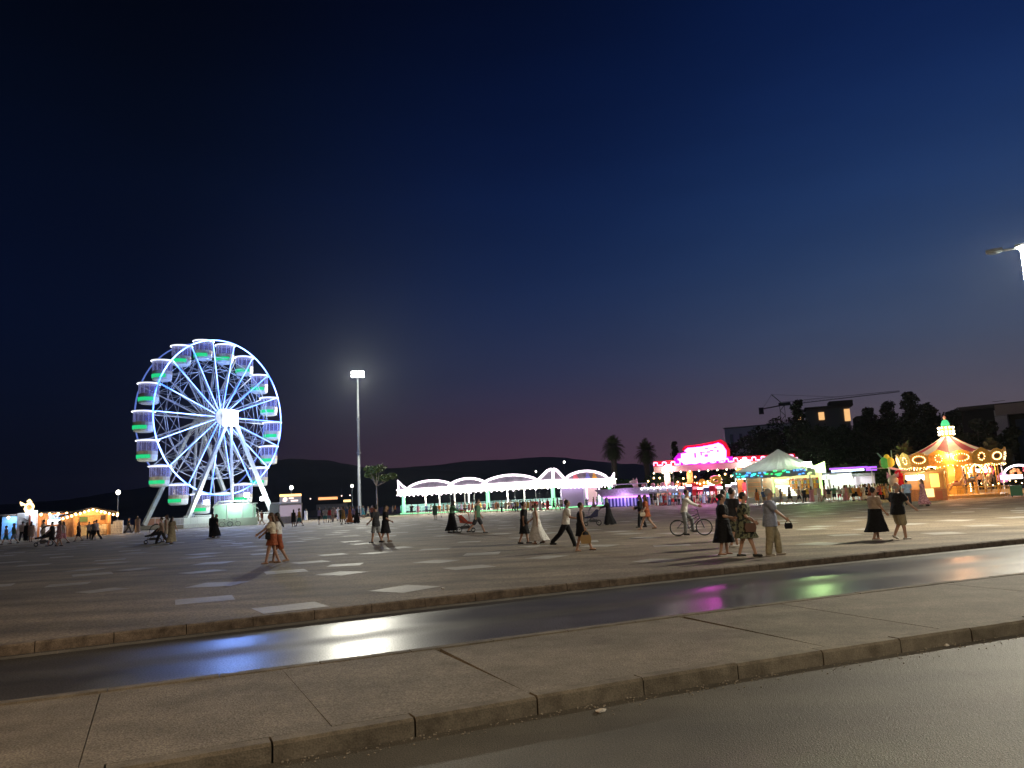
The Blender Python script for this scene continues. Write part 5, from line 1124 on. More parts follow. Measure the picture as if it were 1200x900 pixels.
palm(1186, 92, 536, 'small dim palm at the right edge behind the flower ride', 5, 36, 2.0, L_brown, .15)
for i, (px, D, top) in enumerate(((1196, 96, 545), (1180, 98, 550))): tree(px, D, top, 3.2, ('dry bush at the right edge above the flower ride', 'dry bush behind the right end of the carousel')[i], 90 + i, 'bush', L_brown, 1400, .18, 'bush', 'bush', 'lit bushes behind the stalls', trunk=.1)

# ------------------------------------------------------------------ buildings and crane
def bld(name, px0, px1, D, top, label, m, cat='building', rot=0, dep=12, base=0):
    a, b = atd(px0, D), atd(px1, D); p = (a + b) / 2; h = hz(p, top) - GZ; t = thing(name, label, cat, p, face(p) + rot); wd = (b - a).length / max(.5, math.cos(rot)); return t, wd, h
t, wd, h = bld('apartment_building', 857, 946, 250, 499, 'pale flat roofed building with narrow windows behind the trees', None, rot=R_(-10))
m = mat('pale_render', (.86, .80, .78), .8, noise=.05)
MB().box((0, 6, h / 2), (wd, 12, h)).build('wall', m, t); MB().box((0, 6, h + .2), (wd + .6, 12.6, .4)).build('roof', mat('roof_edge', (.3, .27, .28), .8), t)
for k in range(8):
    f = MB().box((-wd / 2 + 2.2 + k * 3.0, -.03, h - 4.3), (1.0, .12, 4.6)).build('window', mat('dark_window_strip', (.03, .03, .04), .3), t)
MB().box((-wd / 2 + 10.9, -.12, h - 7.3), (.9, .06, 1.1)).build('lit_window', glow('dim_lit_window', (.8, .7, .9), .35), t)
t, wd, h = bld('hillside_house', 958, 1012, 215, 478, 'pale house among the trees with three warm lit windows', None, rot=R_(6))
m = mat('grey_render', (.14, .14, .14), .9, noise=.1, spec=.1)
MB().box((-1, 4, h / 2), (wd * .85, 9, h)).build('wall', m, t)
MB().box((-1, 3.6, h + .25), (wd * .95, 11, .45)).build('roof', ROOFD, t); MB().box((2.8, 4, h + 1.2), (6.2, 6, 1.6)).build('upper_storey', ROOFD, t)
for px, py, w_, h_ in ((973, 487.5, 1.5, 2.2), (1001, 487, 1.5, 3.4), (948, 490.5, .9, .8)):
    q = atd(px, 215); lx = (px - 985) * 215 / FPX
    f = MB().box((lx, -.75 if px > 950 else -4, hz(q, py) - GZ), (w_, .08, h_)).build('lit_window', glow('warm_window', (1, .55, .22), 1.0), t)
MB().box((7.6, 3, h * .45), (3, 8, h * .85)).build('side_wing', ROOFD, t)
MB().box((-9.6, -.2, h * .4), (4.5, 7.5, h * .76)).build('left_wing', ROOFD, t)
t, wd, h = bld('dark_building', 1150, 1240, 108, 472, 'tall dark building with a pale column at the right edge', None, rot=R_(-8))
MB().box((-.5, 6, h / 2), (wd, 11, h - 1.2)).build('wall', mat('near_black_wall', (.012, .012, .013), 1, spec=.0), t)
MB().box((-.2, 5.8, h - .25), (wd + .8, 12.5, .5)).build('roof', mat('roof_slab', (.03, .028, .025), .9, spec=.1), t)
x1 = (1188 - 1195) * 108 / FPX
MB().box((x1, -.5, h * .47), (1.5, 1.2, h * .90)).build('column', mat('pale_column', (.22, .23, .22), .8, noise=.12, spec=.1), t)
MB().box((x1 + 5.2, -.6, h - 1.0), (11.5, 1.6, 1.5)).build('lintel', mat('pale_lintel', (.16, .14, .12), .9, noise=.15, spec=.1), t)
mb = MB()
for k in range(6): mb.box((x1, -1.12, 2 + k * 2.1), (1.52, .06, .06))
mb.build('column_joint', DARKM, t); MB().box((x1 + 5.5, .0, h * .45), (8, .1, h * .7)).build('window', mat('blue_glass', (.03, .05, .09), .1), t)
# crane
p = atd(926.5, 300); t = thing('tower_crane', 'dark tower crane with long jib above the trees', 'crane', p, face(p))
zj = hz(p, 475) - GZ; za_ = hz(p, 461.5) - GZ; mb = MB(); w_ = .9
for sx in (-1, 1):
    for sy in (-1, 1): mb.tube([(sx * w_, sy * w_, 0), (sx * w_, sy * w_, zj)], .12, 4)
for k in range(int(zj / 2)):
    for sy in (-1, 1): mb.tube([(-w_ * (-1) ** k, sy * w_, k * 2), (w_ * (-1) ** k, sy * w_, k * 2 + 2)], .08, 4)
mb.build('tower', DARKM, t)
S3 = 300 / FPX; Xe = (1052 - 926.5) * S3; ze_ = zj + ((475 - 464.5) - (.046 * 125)) * S3
mb = MB(); mb.tube([(0, -.5, zj), (Xe, -.5, ze_)], .10, 4); mb.tube([(0, .5, zj), (Xe, .5, ze_)], .10, 4); mb.tube([(0, 0, zj + 1.3), (Xe, 0, ze_ + .4)], .09, 4)
for k in range(30):
    f = k / 30; g_ = (k + 1) / 30; q = lambda f_, y, up: (Xe * f_, y, zj + (ze_ - zj) * f_ + up); mb.tube([q(f, -.5, 0), q((f + g_) / 2, 0, 1.4 - .9 * f), q(g_, -.5, 0)], .045, 4)
mb.build('jib', DARKM, t); xc = (902 - 926.5) * S3
mb = MB(); mb.tube([(0, 0, zj), (xc, 0, zj - .9)], .3, 4); mb.box((xc + .3, 0, zj - 1.6), (1.8, 1.6, 2.6)); mb.box((1.0, 0, zj + .4), (4.5, 1.6, 1.2)); mb.build('counter_jib', DARKM, t)
xa = (916 - 926.5) * S3; mb = MB(); mb.tube([(.8, 0, zj), (xa, 0, za_)], .2, 4); mb.tube([(xa, 0, za_), (xc + 1, 0, zj - .6)], .06, 4); mb.tube([(xa, 0, za_), (Xe * .45, 0, zj + (ze_ - zj) * .45 + 1)], .06, 4); mb.build('tie_frame', DARKM, t)
# ------------------------------------------------------------------ people
def remesh(name, mb, voxel, mats, parent=None, sm=2):
    me = bpy.data.meshes.new('tmp'); me.from_pydata(mb.v, [], mb.f)
    bm = bmesh.new(); bm.from_mesh(me); bmesh.ops.recalc_face_normals(bm, faces=bm.faces); bm.to_mesh(me); bm.free()
    o = bpy.data.objects.new('tmp', me); COL.objects.link(o)
    r = o.modifiers.new('r', 'REMESH'); r.mode = 'VOXEL'; r.voxel_size = voxel; r.use_smooth_shade = True
    if sm: s = o.modifiers.new('s', 'SMOOTH'); s.iterations = sm; s.factor = .5
    dg = bpy.context.evaluated_depsgraph_get(); dg.update()
    m2 = bpy.data.meshes.new_from_object(o.evaluated_get(dg)); m2.name = name
    bpy.data.objects.remove(o); bpy.data.meshes.remove(me)
    m2.materials.clear(); m2.materials.append(mats)
    ob = bpy.data.objects.new(name, m2); COL.objects.link(ob)
    if parent: ob.parent = parent
    return ob
def capsule(mb, a, b, ra, rb, n=10):
    a, b = Vector(a), Vector(b); t = (b - a).normalized()
    mb.tube([a - t * ra * .8, a - t * ra * .45, a, a.lerp(b, .35), b, b + t * rb * .45, b + t * rb * .8], [ra * .45, ra * .85, ra, ra * .62 + rb * .42, rb, rb * .85, rb * .45], n)
def loft(mb, rings, n=16, cloth=0, seed=0):
    rs = []; r = random.Random(seed); ph = [r.uniform(0, 6) for _ in range(3)]
    for i, (c, hx_, hy) in enumerate(rings):
        f = i / (len(rings) - 1); ring = []
        for j in range(n):
            a = 2 * math.pi * j / n; k = 1 + cloth * f * (.55 * math.sin(5 * a + ph[0]) + .45 * math.sin(8 * a + ph[1]))
            ring.append((c[0] + hx_ * k * math.cos(a), c[1] + hy * k * math.sin(a), c[2]))
        rs.append(ring)
    mb.rings(rs)
def person_parts(P):
    """P: dict of pose. Forward +X, left +Y. Returns joints"""
    fem = P.get('fem', False); H = 1.72; g = {}; bk_ = P.get('bulk', 1.0)
    up = Vector((math.sin(R_(P.get('lean', 3))), 0, math.cos(R_(P.get('lean', 3)))))
    hip = Vector((0, 0, 0)); g['hip'] = hip
    g['chest'] = hip + up * .36; g['sh'] = hip + up * .50; g['neck'] = hip + up * .56
    hu = Vector((math.sin(R_(P.get('head', 4))), 0, math.cos(R_(P.get('head', 4))))); g['hd'] = g['neck'] + hu * .155; g['hu'] = hu
    sw = (.165 if fem else .195) * (.5 + .5 * bk_); hw_ = .085 * bk_
    for s, side in ((1, 'l'), (-1, 'r')):
        hp, kn = P.get(side + 'leg', (0, 2)); hj = hip + Vector((0, s * hw_, -.02)); a = R_(hp); sp = R_(P.get('spread', 1.5)) * s
        kd = Vector((math.sin(a), math.sin(sp), -math.cos(a))); k_ = hj + kd * .43; a2 = R_(hp - kn); ad = Vector((math.sin(a2), math.sin(sp) * .4, -math.cos(a2))); an = k_ + ad * .41
        ft = R_(P.get(side + 'foot', 0) + (-(kn - hp) if kn > 25 else 0)); fd = Vector((math.cos(ft), s * .12, math.sin(ft)))
        g[side + 'leg'] = (hj, k_, an, fd)
        sj = g['sh'] + Vector((0, s * sw, 0)) - up * .03; e_ = P.get(side + 'arm', (0, 12)); ab = R_(P.get(side + 'abd', 8)) * s; a = R_(e_[0]); u_ = Vector((math.sin(a), math.sin(ab), -math.cos(a) * math.cos(ab))).normalized(); el = sj + u_ * .285
        a2 = R_(e_[0] + e_[1]); inw = R_(P.get(side + 'in', 0)) * -s; f_ = Vector((math.sin(a2), math.sin(ab * .3 + inw), -math.cos(a2))).normalized(); wr = el + f_ * .25
        g[side + 'arm'] = (sj, el, wr, f_)
    lo = min(g['lleg'][2].z, g['rleg'][2].z) - .075
    g['dz'] = -lo
    return g
def make_person(P, O, near=True, mats=None):
    """mesh objects of one figure, body is the root"""
    g = person_parts(P); fem = P.get('fem', False); up = (g['neck'] - g['hip']).normalized(); vx = .0105 if near else .024; BK = P.get('bulk', 1.0)
    def tc(f): return g['hip'] + up * f
    mb = MB(); w1 = .9 if fem else 1.0
    tor = [(tc(-.10), .075, .11), (tc(-.03), .105, .160 if fem else .150), (tc(.08), .10, .150 if fem else .145), (tc(.18), .085 * w1, .122 * w1 + .008), (tc(.30), .105 * w1, .150 * w1), (tc(.42), .105 * w1, .168 * w1), (tc(.49), .08, .16 * w1), (tc(.53), .055, .09)]
    tor = [(c, a * BK * 1.05, b * BK) for c, a, b in tor[:-1]] + tor[-1:]
    loft(mb, tor)
    capsule(mb, tc(.50), g['hd'] - g['hu'] * .04, .058, .052)
    hd = g['hd']; mb.ell(hd + Vector((.0, 0, .015)), (.095, .076, .115), 12, 9)
    mb.ell(hd + Vector((.035, 0, -.055)), (.058, .056, .062), 10, 7)
    mb.ell(hd + Vector((.097, 0, -.012)), (.022, .014, .026), 7, 5)
    for s in (1, -1): mb.ell(hd + Vector((-.005, s * .078, -.005)), (.02, .011, .03), 7, 5)
    mb.ell(hd + Vector((.086, 0, -.062)), (.014, .024, .009), 7, 5)
    for side in 'lr':
        s = 1 if side == 'l' else -1
        hj, k_, an, fd = g[side + 'leg']; capsule(mb, hj, k_, .088 * BK, .058 * BK); capsule(mb, k_, an, .056, .040)
        capsule(mb, k_ + (an - k_) * .15 + Vector((-.012, 0, 0)), k_ + (an - k_) * .5, .055, .042)
        heel = an + Vector((0, 0, -.045)) - fd * .045; capsule(mb, heel, heel + fd * .17 + Vector((0, 0, -.012)), .034, .03)
        sj, el, wr, f_ = g[side + 'arm']; capsule(mb, sj, el, .052 * BK, .042); capsule(mb, el, wr, .042, .027)
        mb.ell(sj, (.06, .06, .06), 8, 6)
        # hand: palm, four fingers, thumb
        side_v = Vector((1, 0, 0)) if abs(f_.x) < .8 else Vector((0, 0, 1)); side_v = (side_v - f_ * side_v.dot(f_)).normalized(); nrm = f_.cross(side_v) * (-s)
        pc_ = wr + f_ * .05; 
        for q in (-.028, -.009, .01, .028): capsule(mb, wr + f_ * .012 + side_v * q * .5, wr + f_ * .085 + side_v * q, .014, .013, 6)
        if near:
            curl = R_(P.get('curl', 35))
            for q, ln in ((-.030, .052), (-.010, .066), (.010, .072), (.029, .064)):
                b0 = wr + f_ * .088 + side_v * q; d1 = (f_ * math.cos(curl) + nrm * math.sin(curl)); d2 = (f_ * math.cos(curl * 2) + nrm * math.sin(curl * 2)); p1 = b0 + d1 * ln * .55; p2 = p1 + d2 * ln * .5
                mb.tube([b0 - f_ * .01, b0, p1, p2, p2 + d2 * .006], [.0095, .0095, .009, .008, .004], 6)
            t0 = wr + f_ * .03 + side_v * .026; t1 = t0 + (f_ * .6 + side_v * .65 + nrm * .3).normalized() * .038; t2 = t1 + (f_ * .85 + side_v * .2 + nrm * .4).normalized() * .03
            mb.tube([t0, t1, t2, t2 + (t2 - t1) * .15], [.012, .011, .009, .004], 6)
        else: capsule(mb, wr + f_ * .085, wr + f_ * .15, .026, .018, 6)
    body = remesh('person', mb, vx if near else .022, O['skin'])
    dz = Vector((0, 0, g['dz']))
    # hair
    mh = MB(); hs = O.get('hair', 'short'); n_ = hd + Vector((-.022, 0, .032))
    if hs == 'bald': mh.ell(hd + Vector((-.045, 0, -.01)), (.062, .081, .06), 10, 7)
    elif hs == 'scarf':
        mh.ell(hd + Vector((-.018, 0, .02)), (.112, .095, .13), 12, 8); loft(mh, [(hd + Vector((-.03, 0, -.04)), .10, .10), (hd + Vector((-.02, 0, -.13)), .10, .12), (hd + Vector((-.01, 0, -.22)), .13, .17)])
    else:
        mh.ell(n_, (.101, .087, .112), 12, 8)
        if hs == 'long':
            bk = P.get('blow', 0)
            loft(mh, [(hd + Vector((-.055, 0, .03)), .06, .085), (hd + Vector((-.085, 0, -.08)), .055, .09), (hd + Vector((-.115 - bk * .4, 0, -.2)), .05, .09), (hd + Vector((-.11 - bk, 0, -.32)), .04, .07), (hd + Vector((-.10 - bk * 1.3, 0, -.40)), .02, .03)])
        if hs == 'bun': mh.ell(hd + Vector((-.12, 0, .06)), (.045, .045, .045), 8, 6)
        if hs == 'cap': mh.ell(hd + Vector((.09, 0, .065)), (.07, .06, .014), 8, 5)
    hair = remesh('hair' if hs not in ('scarf',) else 'headscarf', mh, .012 if near else .022, O['hairm'], None, 1); hair.parent = body
    parts = [hair]
    I = .016
    def torso_cloth(mb, lo, inf=I, cut=.50):
        prof = [(-.16, .128, .180), (-.06, .126, .180), (.08, .115, .162), (.18, .10, .140), (.30, .112, .158 * w1 + .004), (.42, .112, .175 * w1), (.49, .088, .165 * w1), (.525, .07, .10)]
        R2 = [(tc(z_), (a * 1.05 + inf) * BK, (b + inf) * BK) for z_, a, b in prof if z_ >= lo and z_ <= cut + .03]; loft(mb, R2)
    def sleeves(mb, kind, inf=I):
        for side in 'lr':
            sj, el, wr, f_ = g[side + 'arm']
            if kind == 'short': e = sj.lerp(el, .62); capsule(mb, sj, e, (.060 + inf * .6) * BK, (.054 + inf) * BK)
            elif kind == 'long': capsule(mb, sj, el, (.056 + inf * .6) * BK, .046 + inf * .7); capsule(mb, el, wr, .044 + inf * .7, .034 + inf * .6)
            elif kind == 'strap': mb.ell(sj + Vector((0, -.03 if sj.y > 0 else .03, 0)), (.05, .04, .07), 8, 5)
    def legx(z_):
        xs = []
        for side in 'lr':
            hj, k_, an, fd = g[side + 'leg']
            for a, b in ((hj, k_), (k_, an)):
                if (a.z - z_) * (b.z - z_) <= 0 and abs(a.z - b.z) > 1e-6: t = (a.z - z_) / (a.z - b.z); xs.append(a.lerp(b, t)); break
            else: xs.append(an if z_ < an.z else hj)
        return xs
    def skirt(mb, z0, z1, flare, n=9, rad=.10):
        R2 = []
        for i in range(n):
            f = i / (n - 1); z_ = z0 + (z1 - z0) * f; xs = legx(min(z_, -.03)); cx_ = sum(q.x for q in xs) / 2; dx = abs(xs[0].x - xs[1].x) / 2; rl = rad * (1 - .3 * f)
            k = min(1, f * 2); hx_ = (.150 * (1 - k) + k * (dx + rl + .03)) + flare * f; hy = (.196 * (1 - k * .1)) + flare * f * .8
            if f == 0: cx_ = tc(z0).x
            R2.append(((cx_, 0, z_), hx_ * BK, hy * BK))
        loft(mb, R2, 28 if near else 14, .07, int(z1 * 100) % 7)
    if O.get('top'):
        m_ = MB(); long_ = O.get('toplen', -.10); torso_cloth(m_, long_); sleeves(m_, O.get('sleeve', 'short')); parts.append(remesh('shirt', m_, vx * 1.1, O['top']))
    if O.get('dress'):
        m_ = MB(); torso_cloth(m_, -.07); sleeves(m_, O.get('sleeve', 'strap')); skirt(m_, .10, -g['dz'] + O.get('hem', .45), O.get('flare', .05)); parts.append(remesh('dress', m_, vx * 1.1, O['dress'], None, 1))
    if O.get('skirt'):
        m_ = MB(); skirt(m_, .12, -g['dz'] + O.get('hem', .45), O.get('flare', .04)); parts.append(remesh('skirt', m_, vx * 1.1, O['skirt'], None, 1))
    for key, tn in (('trousers', .97), ('shorts', .52)):
        if O.get(key):
            m_ = MB(); loft(m_, [(tc(-.12), .10 * BK, .14 * BK), (tc(-.04), .124 * BK, .172 * BK), (tc(.10), .114 * BK, .155 * BK), (tc(.13), .10 * BK, .14 * BK)])
            for side in 'lr':
                hj, k_, an, fd = g[side + 'leg']
                if key == 'shorts': e = hj.lerp(k_, .9); capsule(m_, hj, e, .102 * BK, .092 * BK)
                else: capsule(m_, hj, k_, .102 * BK, .082 * BK); capsule(m_, k_, k_.lerp(an, .95), .080 * BK, .068 * BK)
            parts.append(remesh(key, m_, vx * 1.1, O[key]))
    m_ = MB()
    for side in 'lr':
        hj, k_, an, fd = g[side + 'leg']; heel = an + Vector((0, 0, -.05)) - fd * .05
        if O.get('sandal'): capsule(m_, heel + Vector((0, 0, -.014)), heel + fd * .19 + Vector((0, 0, -.024)), .034, .032); 
        else: capsule(m_, heel, heel + fd * .19 + Vector((0, 0, -.008)), .043, .038)
    sh = remesh('shoes', m_, .014 if near else .024, O.get('shoe', BLACKR)); parts.append(sh)
    if near:
        m_ = MB()
        for s in (1, -1): m_.ell(hd + Vector((.088, s * .031, .012)), (.012, .016, .009), 7, 5)
        e_ = m_.build('eyes', mat('eye_dark', (.03, .02, .02), .3)); parts.append(e_)
    for q in parts: q.parent = body
    return body, g
def shiftz(body, dz):
    for o in [body] + list(body.children):
        o.data.transform(Matrix.Translation((0, 0, dz)))
def fabric(n, c, pat=0, c2=None, sc=14):
    if n in MATS: return MATS[n]
    m = mat(n, c, .85, noise=.18, nscale=7, spec=.2, bump=1.0, bscale=11)
    for q in m.node_tree.nodes:
        if q.type == 'BUMP': q.inputs['Distance'].default_value = .05
    if c2:
        t = m.node_tree; b = t.nodes['Principled BSDF']; o = t.nodes.new('ShaderNodeTexCoord'); v = t.nodes.new('ShaderNodeTexNoise'); v.inputs['Scale'].default_value = sc; v.inputs['Detail'].default_value = 2
        r = t.nodes.new('ShaderNodeValToRGB'); r.color_ramp.interpolation = 'CONSTANT'; e = r.color_ramp.elements; e[0].color = tuple(c) + (1,); e[1].position = .52; e[1].color = tuple(c2) + (1,)
        t.links.new(o.outputs['Object'], v.inputs['Vector']); t.links.new(v.outputs[0], r.inputs[0]); t.links.new(r.outputs[0], b.inputs['Base Color'])
    return m
SK = mat('skin', (.46, .27, .185), .55, noise=.06, nscale=6); SK2 = mat('tanned_skin', (.34, .19, .125), .55, noise=.06)
HB = mat('black_hair', (.012, .010, .009), .55); HBR = mat('brown_hair', (.07, .04, .02), .6); HG = mat('grey_hair', (.33, .32, .31), .7)
F = dict(black=fabric('black_cloth', (.012, .012, .014)), dark=fabric('charcoal_cloth', (.035, .035, .04)), white=fabric('white_cloth', (.66, .64, .60)), cream=fabric('cream_cloth', (.58, .50, .38)), beige=fabric('beige_cloth', (.42, .32, .24)),
    rust=fabric('rust_cloth', (.26, .07, .03)), grey=fabric('grey_cloth', (.22, .23, .24)), blue=fabric('blue_cloth', (.10, .18, .34)), lightblue=fabric('light_blue_cloth', (.32, .42, .55)), red=fabric('red_cloth', (.5, .03, .04)),
    khaki=fabric('khaki_cloth', (.36, .31, .20)), green=fabric('green_cloth', (.10, .22, .13)), yellow=fabric('mustard_cloth', (.62, .38, .06)), orange=fabric('orange_cloth', (.62, .22, .06)), pink=fabric('pink_cloth', (.6, .28, .34)),
    teal=fabric('teal_cloth', (.06, .28, .27)), camo=fabric('leafy_print', (.20, .21, .13), 1, (.035, .04, .035), 11), floral=fabric('pink_print', (.48, .24, .26), 1, (.22, .08, .09), 16), check=fabric('blue_grey_check', (.30, .33, .42), 1, (.26, .28, .36), 60), brown=fabric('brown_cloth', (.16, .09, .05)), lilac=fabric('lilac_cloth', (.42, .34, .55)))
WALK_A = dict(lleg=(26, 6), rleg=(-16, 22), larm=(-22, 14), rarm=(20, 22), lean=4)
WALK_B = dict(lleg=(-14, 24), rleg=(24, 5), larm=(20, 24), rarm=(-20, 14), lean=4)
STEP_S = dict(lleg=(12, 5), rleg=(-9, 12), larm=(-10, 12), rarm=(12, 18), lean=2)
STAND = dict(lleg=(2, 2), rleg=(-3, 3), larm=(2, 14), rarm=(4, 22), lean=0, spread=3)
PUSH = dict(lleg=(24, 6), rleg=(-16, 22), larm=(38, 36), rarm=(42, 34), lean=8)
HOLD = dict(lleg=(3, 3), rleg=(-2, 2), larm=(30, 75), rarm=(4, 14), lean=1, spread=3)
def dirang(p, d): return face(p) + {'R': 0, 'L': math.pi, 'A': math.pi / 2, 'T': -math.pi / 2, 'RA': .6, 'LA': math.pi - .6, 'RT': -.6, 'LT': math.pi + .6}[d]
def place_near(px, fy, hy, d, pose, O, label, hh=None, D=None):
    pose = dict(pose); pose.setdefault('bulk', 1.1)
    p = gp(px, fy) if D is None else atd(px, D); body, g = make_person(pose, O, True); shiftz(body, g['dz'])
    tall = g['hd'].z + .125 + g['dz']; want = hz(p, hy) - GZ; s = max(.8, min(1.16, want / tall)); 
    if hh: s = hh / 1.74
    body.scale = (s * 1.03, s * 1.05, s); body.location = p; body.rotation_euler = (0, 0, dirang(p, d)); tag(body, label, 'person')
    def world(v): return Vector(p) + Matrix.Rotation(dirang(p, d), 3, 'Z') @ ((v + Vector((0, 0, g['dz']))) * s)
    return body, g, world, s
def W(base, **k): q = dict(base); q.update(k); return q
def bag(name, loc, rz, size, m, label, strap=.25, shape='hand'):
    size = tuple(q * .84 for q in size)
    t = thing(name, label, 'bag', loc, rz); w_, d_, h_ = size; mb = MB()
    prof = [(-w_ * .42, 0), (w_ * .42, 0), (w_ * .5, h_ * .5), (w_ * .42, h_), (-w_ * .42, h_), (-w_ * .5, h_ * .5)]
    mb.prism(prof, (0, -d_ / 2, -h_ - strap), (1, 0, 0), (0, 0, 1), (0, 1, 0), d_); mb.build('bag_body', m, t)
    mb = MB(); mb.tube([(-w_ * .36, 0, -strap - .02), (-w_ * .25, 0, -strap * .4), (0, 0, 0), (w_ * .25, 0, -strap * .4), (w_ * .36, 0, -strap - .02)], .009, 5); mb.build('strap', m, t); return t
# ---- nearest people
b, g, wd_, s = place_near(906, 651, 573, 'R', W(STEP_S, bulk=1.28, rleg=(-5, 4), lleg=(18, 14), rarm=(34, 14), larm=(10, 14), lean=3), dict(skin=SK, hair='short', hairm=HG, top=F['check'], toplen=-.16, trousers=F['khaki'], shoe=mat('pale_shoe', (.4, .36, .3), .7)), 'grey haired man in blue-grey short sleeved shirt and khaki trousers walking right')
b['label'] = 'grey haired man in blue-grey shirt and khaki trousers holding a small black bag'
w_ = wd_(g['rarm'][2] + g['rarm'][3] * .12); bag('clutch_bag', w_, dirang(w_, 'R'), (.24, .08, .17), F['black'], 'small black wrist bag hanging from the grey haired man hand', .06)
b, g, wd_, s = place_near(850, 650, 579, 'R', W(STEP_S, bulk=1.3, fem=True, rarm=(8, 70), larm=(4, 60), rin=10, lleg=(6, 4), rleg=(-6, 5)), dict(skin=SK, hair='bun', hairm=HB, dress=F['black'], sleeve='short', hem=.36, flare=.09, sandal=True, shoe=mat('tan_sandal', (.16, .09, .05), .6)), 'woman in loose black calf length dress with dark bun, left of the group')
b, g, wd_, s = place_near(875, 652, 577, 'R', W(WALK_B, bulk=1.3, fem=True, lleg=(-8, 8), rleg=(18, 3), rarm=(6, 45), larm=(10, 40)), dict(skin=SK, hair='short', hairm=HB, dress=F['camo'], sleeve='short', hem=.50, flare=.06, shoe=BLACKR), 'woman in knee length dark leafy print dress carrying a brown handbag')
w_ = wd_(g['rarm'][1] + Vector((.1, -.07, -.02))); bag('handbag', w_, dirang(w_, 'R') + .2, (.34, .14, .26), mat('brown_leather', (.12, .05, .025), .5), 'brown leather handbag on the arm of the woman in the leafy dress', .16)
b, g, wd_, s = place_near(862, 641, 572, 'RA', W(STEP_S, rarm=(-5, 20), larm=(5, 20)), dict(skin=SK, hair='short', hairm=HB, top=F['dark'], toplen=-.16, shorts=F['camo'], shoe=F['white']), 'tall man in dark t-shirt seen from behind the woman in leafy dress')
b, g, wd_, s = place_near(851.5, 634, 574, 'RA', W(STEP_S), dict(skin=SK, hair='short', hairm=HB, top=F['blue'], toplen=-.12, shorts=F['dark'], shoe=F['white']), 'dark haired person in blue shirt mostly hidden behind the woman in black dress')
b, g, wd_, s = place_near(1029, 633, 571, 'RA', W(STEP_S, bulk=1.25, fem=True, larm=(-6, 10), rarm=(10, 25), lleg=(10, 6)), dict(skin=SK, hair='short', hairm=HB, top=F['beige'], toplen=-.10, sleeve='short', skirt=F['black'], hem=.28, flare=.10, shoe=F['white'], sandal=True), 'woman in beige top and long black skirt seen from behind with shoulder bag')
w_ = wd_(g['larm'][0] + Vector((0, .06, .05))); bag('shoulder_bag', w_, dirang(w_, 'R') + 1.2, (.30, .12, .26), F['black'], 'black shoulder bag on the left side of the woman in beige top', .48)
b, g, wd_, s = place_near(1056, 632, 566, 'RA', W(WALK_A, bulk=1.3, lleg=(12, 40), rleg=(6, 3), rarm=(18, 25), larm=(-4, 12), rabd=24, labd=18, spread=3), dict(skin=SK, hair='bald', hairm=HG, top=F['black'], toplen=-.16, shorts=F['khaki'], shoe=mat('light_trainers', (.5, .48, .44), .7)), 'balding man in loose black t-shirt and khaki shorts walking away')
b, g, wd_, s = place_near(664, 641, 586, 'R', W(WALK_A, lleg=(24, 6), rleg=(-30, 16), lean=10, larm=(-18, 40), rarm=(20, 60)), dict(skin=SK2, hair='short', hairm=HB, top=F['white'], toplen=-.12, trousers=F['black'], shoe=BLACKR), 'man in white shirt and black trousers striding right beside a woman')
b, g, wd_, s = place_near(682, 646, 589, 'R', W(WALK_B, fem=True, lleg=(-8, 8), rleg=(26, 4), rarm=(6, 10), larm=(-8, 12)), dict(skin=SK, hair='short', hairm=HB, dress=F['black'], sleeve='strap', hem=.55, flare=.03, sandal=True, shoe=HBR), 'woman in sleeveless black dress carrying a tan carrier bag')
w_ = wd_(g['rarm'][2] + g['rarm'][3] * .12); bag('carrier_bag', w_ + Vector((0, 0, 0)), dirang(w_, 'R'), (.42, .12, .32), mat('straw_tan', (.42, .28, .12), .8), 'tan straw carrier bag held by the woman in black dress', .14)
b, g, wd_, s = place_near(615, 637, 588, 'R', W(STEP_S, rarm=(-8, 10), larm=(6, 14)), dict(skin=SK2, hair='bun', hairm=HB, dress=F['black'], sleeve='short', hem=.42, flare=.02, shoe=BLACKR), 'person in straight black outfit walking right, left of the white dress')
b, g, wd_, s = place_near(630, 637, 590, 'L', W(STEP_S, fem=True, rarm=(22, 30), lleg=(10, 6), rleg=(-14, 8)), dict(skin=SK2, hair='bun', hairm=HBR, dress=F['white'], sleeve='strap', hem=.14, flare=.16, sandal=True, shoe=F['brown']), 'woman in long sleeveless white dress facing left')
# pram pushers, middle
b, g, wd_, s = place_near(530, 624, 586, 'R', W(PUSH, fem=True, lleg=(8, 4), rleg=(-8, 8), larm=(42, 28), rarm=(46, 26)), dict(skin=SK, hair='scarf', hairm=F['dark'], top=F['green'], sleeve='long', skirt=F['black'], hem=.1, flare=.10, shoe=BLACKR), 'woman in green-grey top and long black skirt pushing a pram rightwards')
b, g, wd_, s = place_near(560, 625, 585, 'R', W(WALK_A, rleg=(-26, 18), larm=(10, 20), rarm=(-22, 20)), dict(skin=SK2, hair='short', hairm=HB, top=F['green'], shorts=F['dark'], shoe=BLACKR), 'man in dark green t-shirt and shorts walking right ahead of the pram')
b, g, wd_, s = place_near(714, 615, 583, 'L', W(PUSH, fem=True, lleg=(10, 5), rleg=(-12, 10)), dict(skin=SK, hair='scarf', hairm=F['grey'], dress=F['black'], sleeve='long', hem=.06, flare=.10, shoe=BLACKR), 'woman in long black robe and grey headscarf pushing a pram leftwards')
b, g, wd_, s = place_near(752, 618, 580, 'L', W(STEP_S, fem=True, larm=(10, 70), rarm=(5, 60)), dict(skin=SK2, hair='long', hairm=HB, top=F['black'], sleeve='long', trousers=F['black'], shoe=BLACKR), 'long haired woman all in black walking left with hands raised')
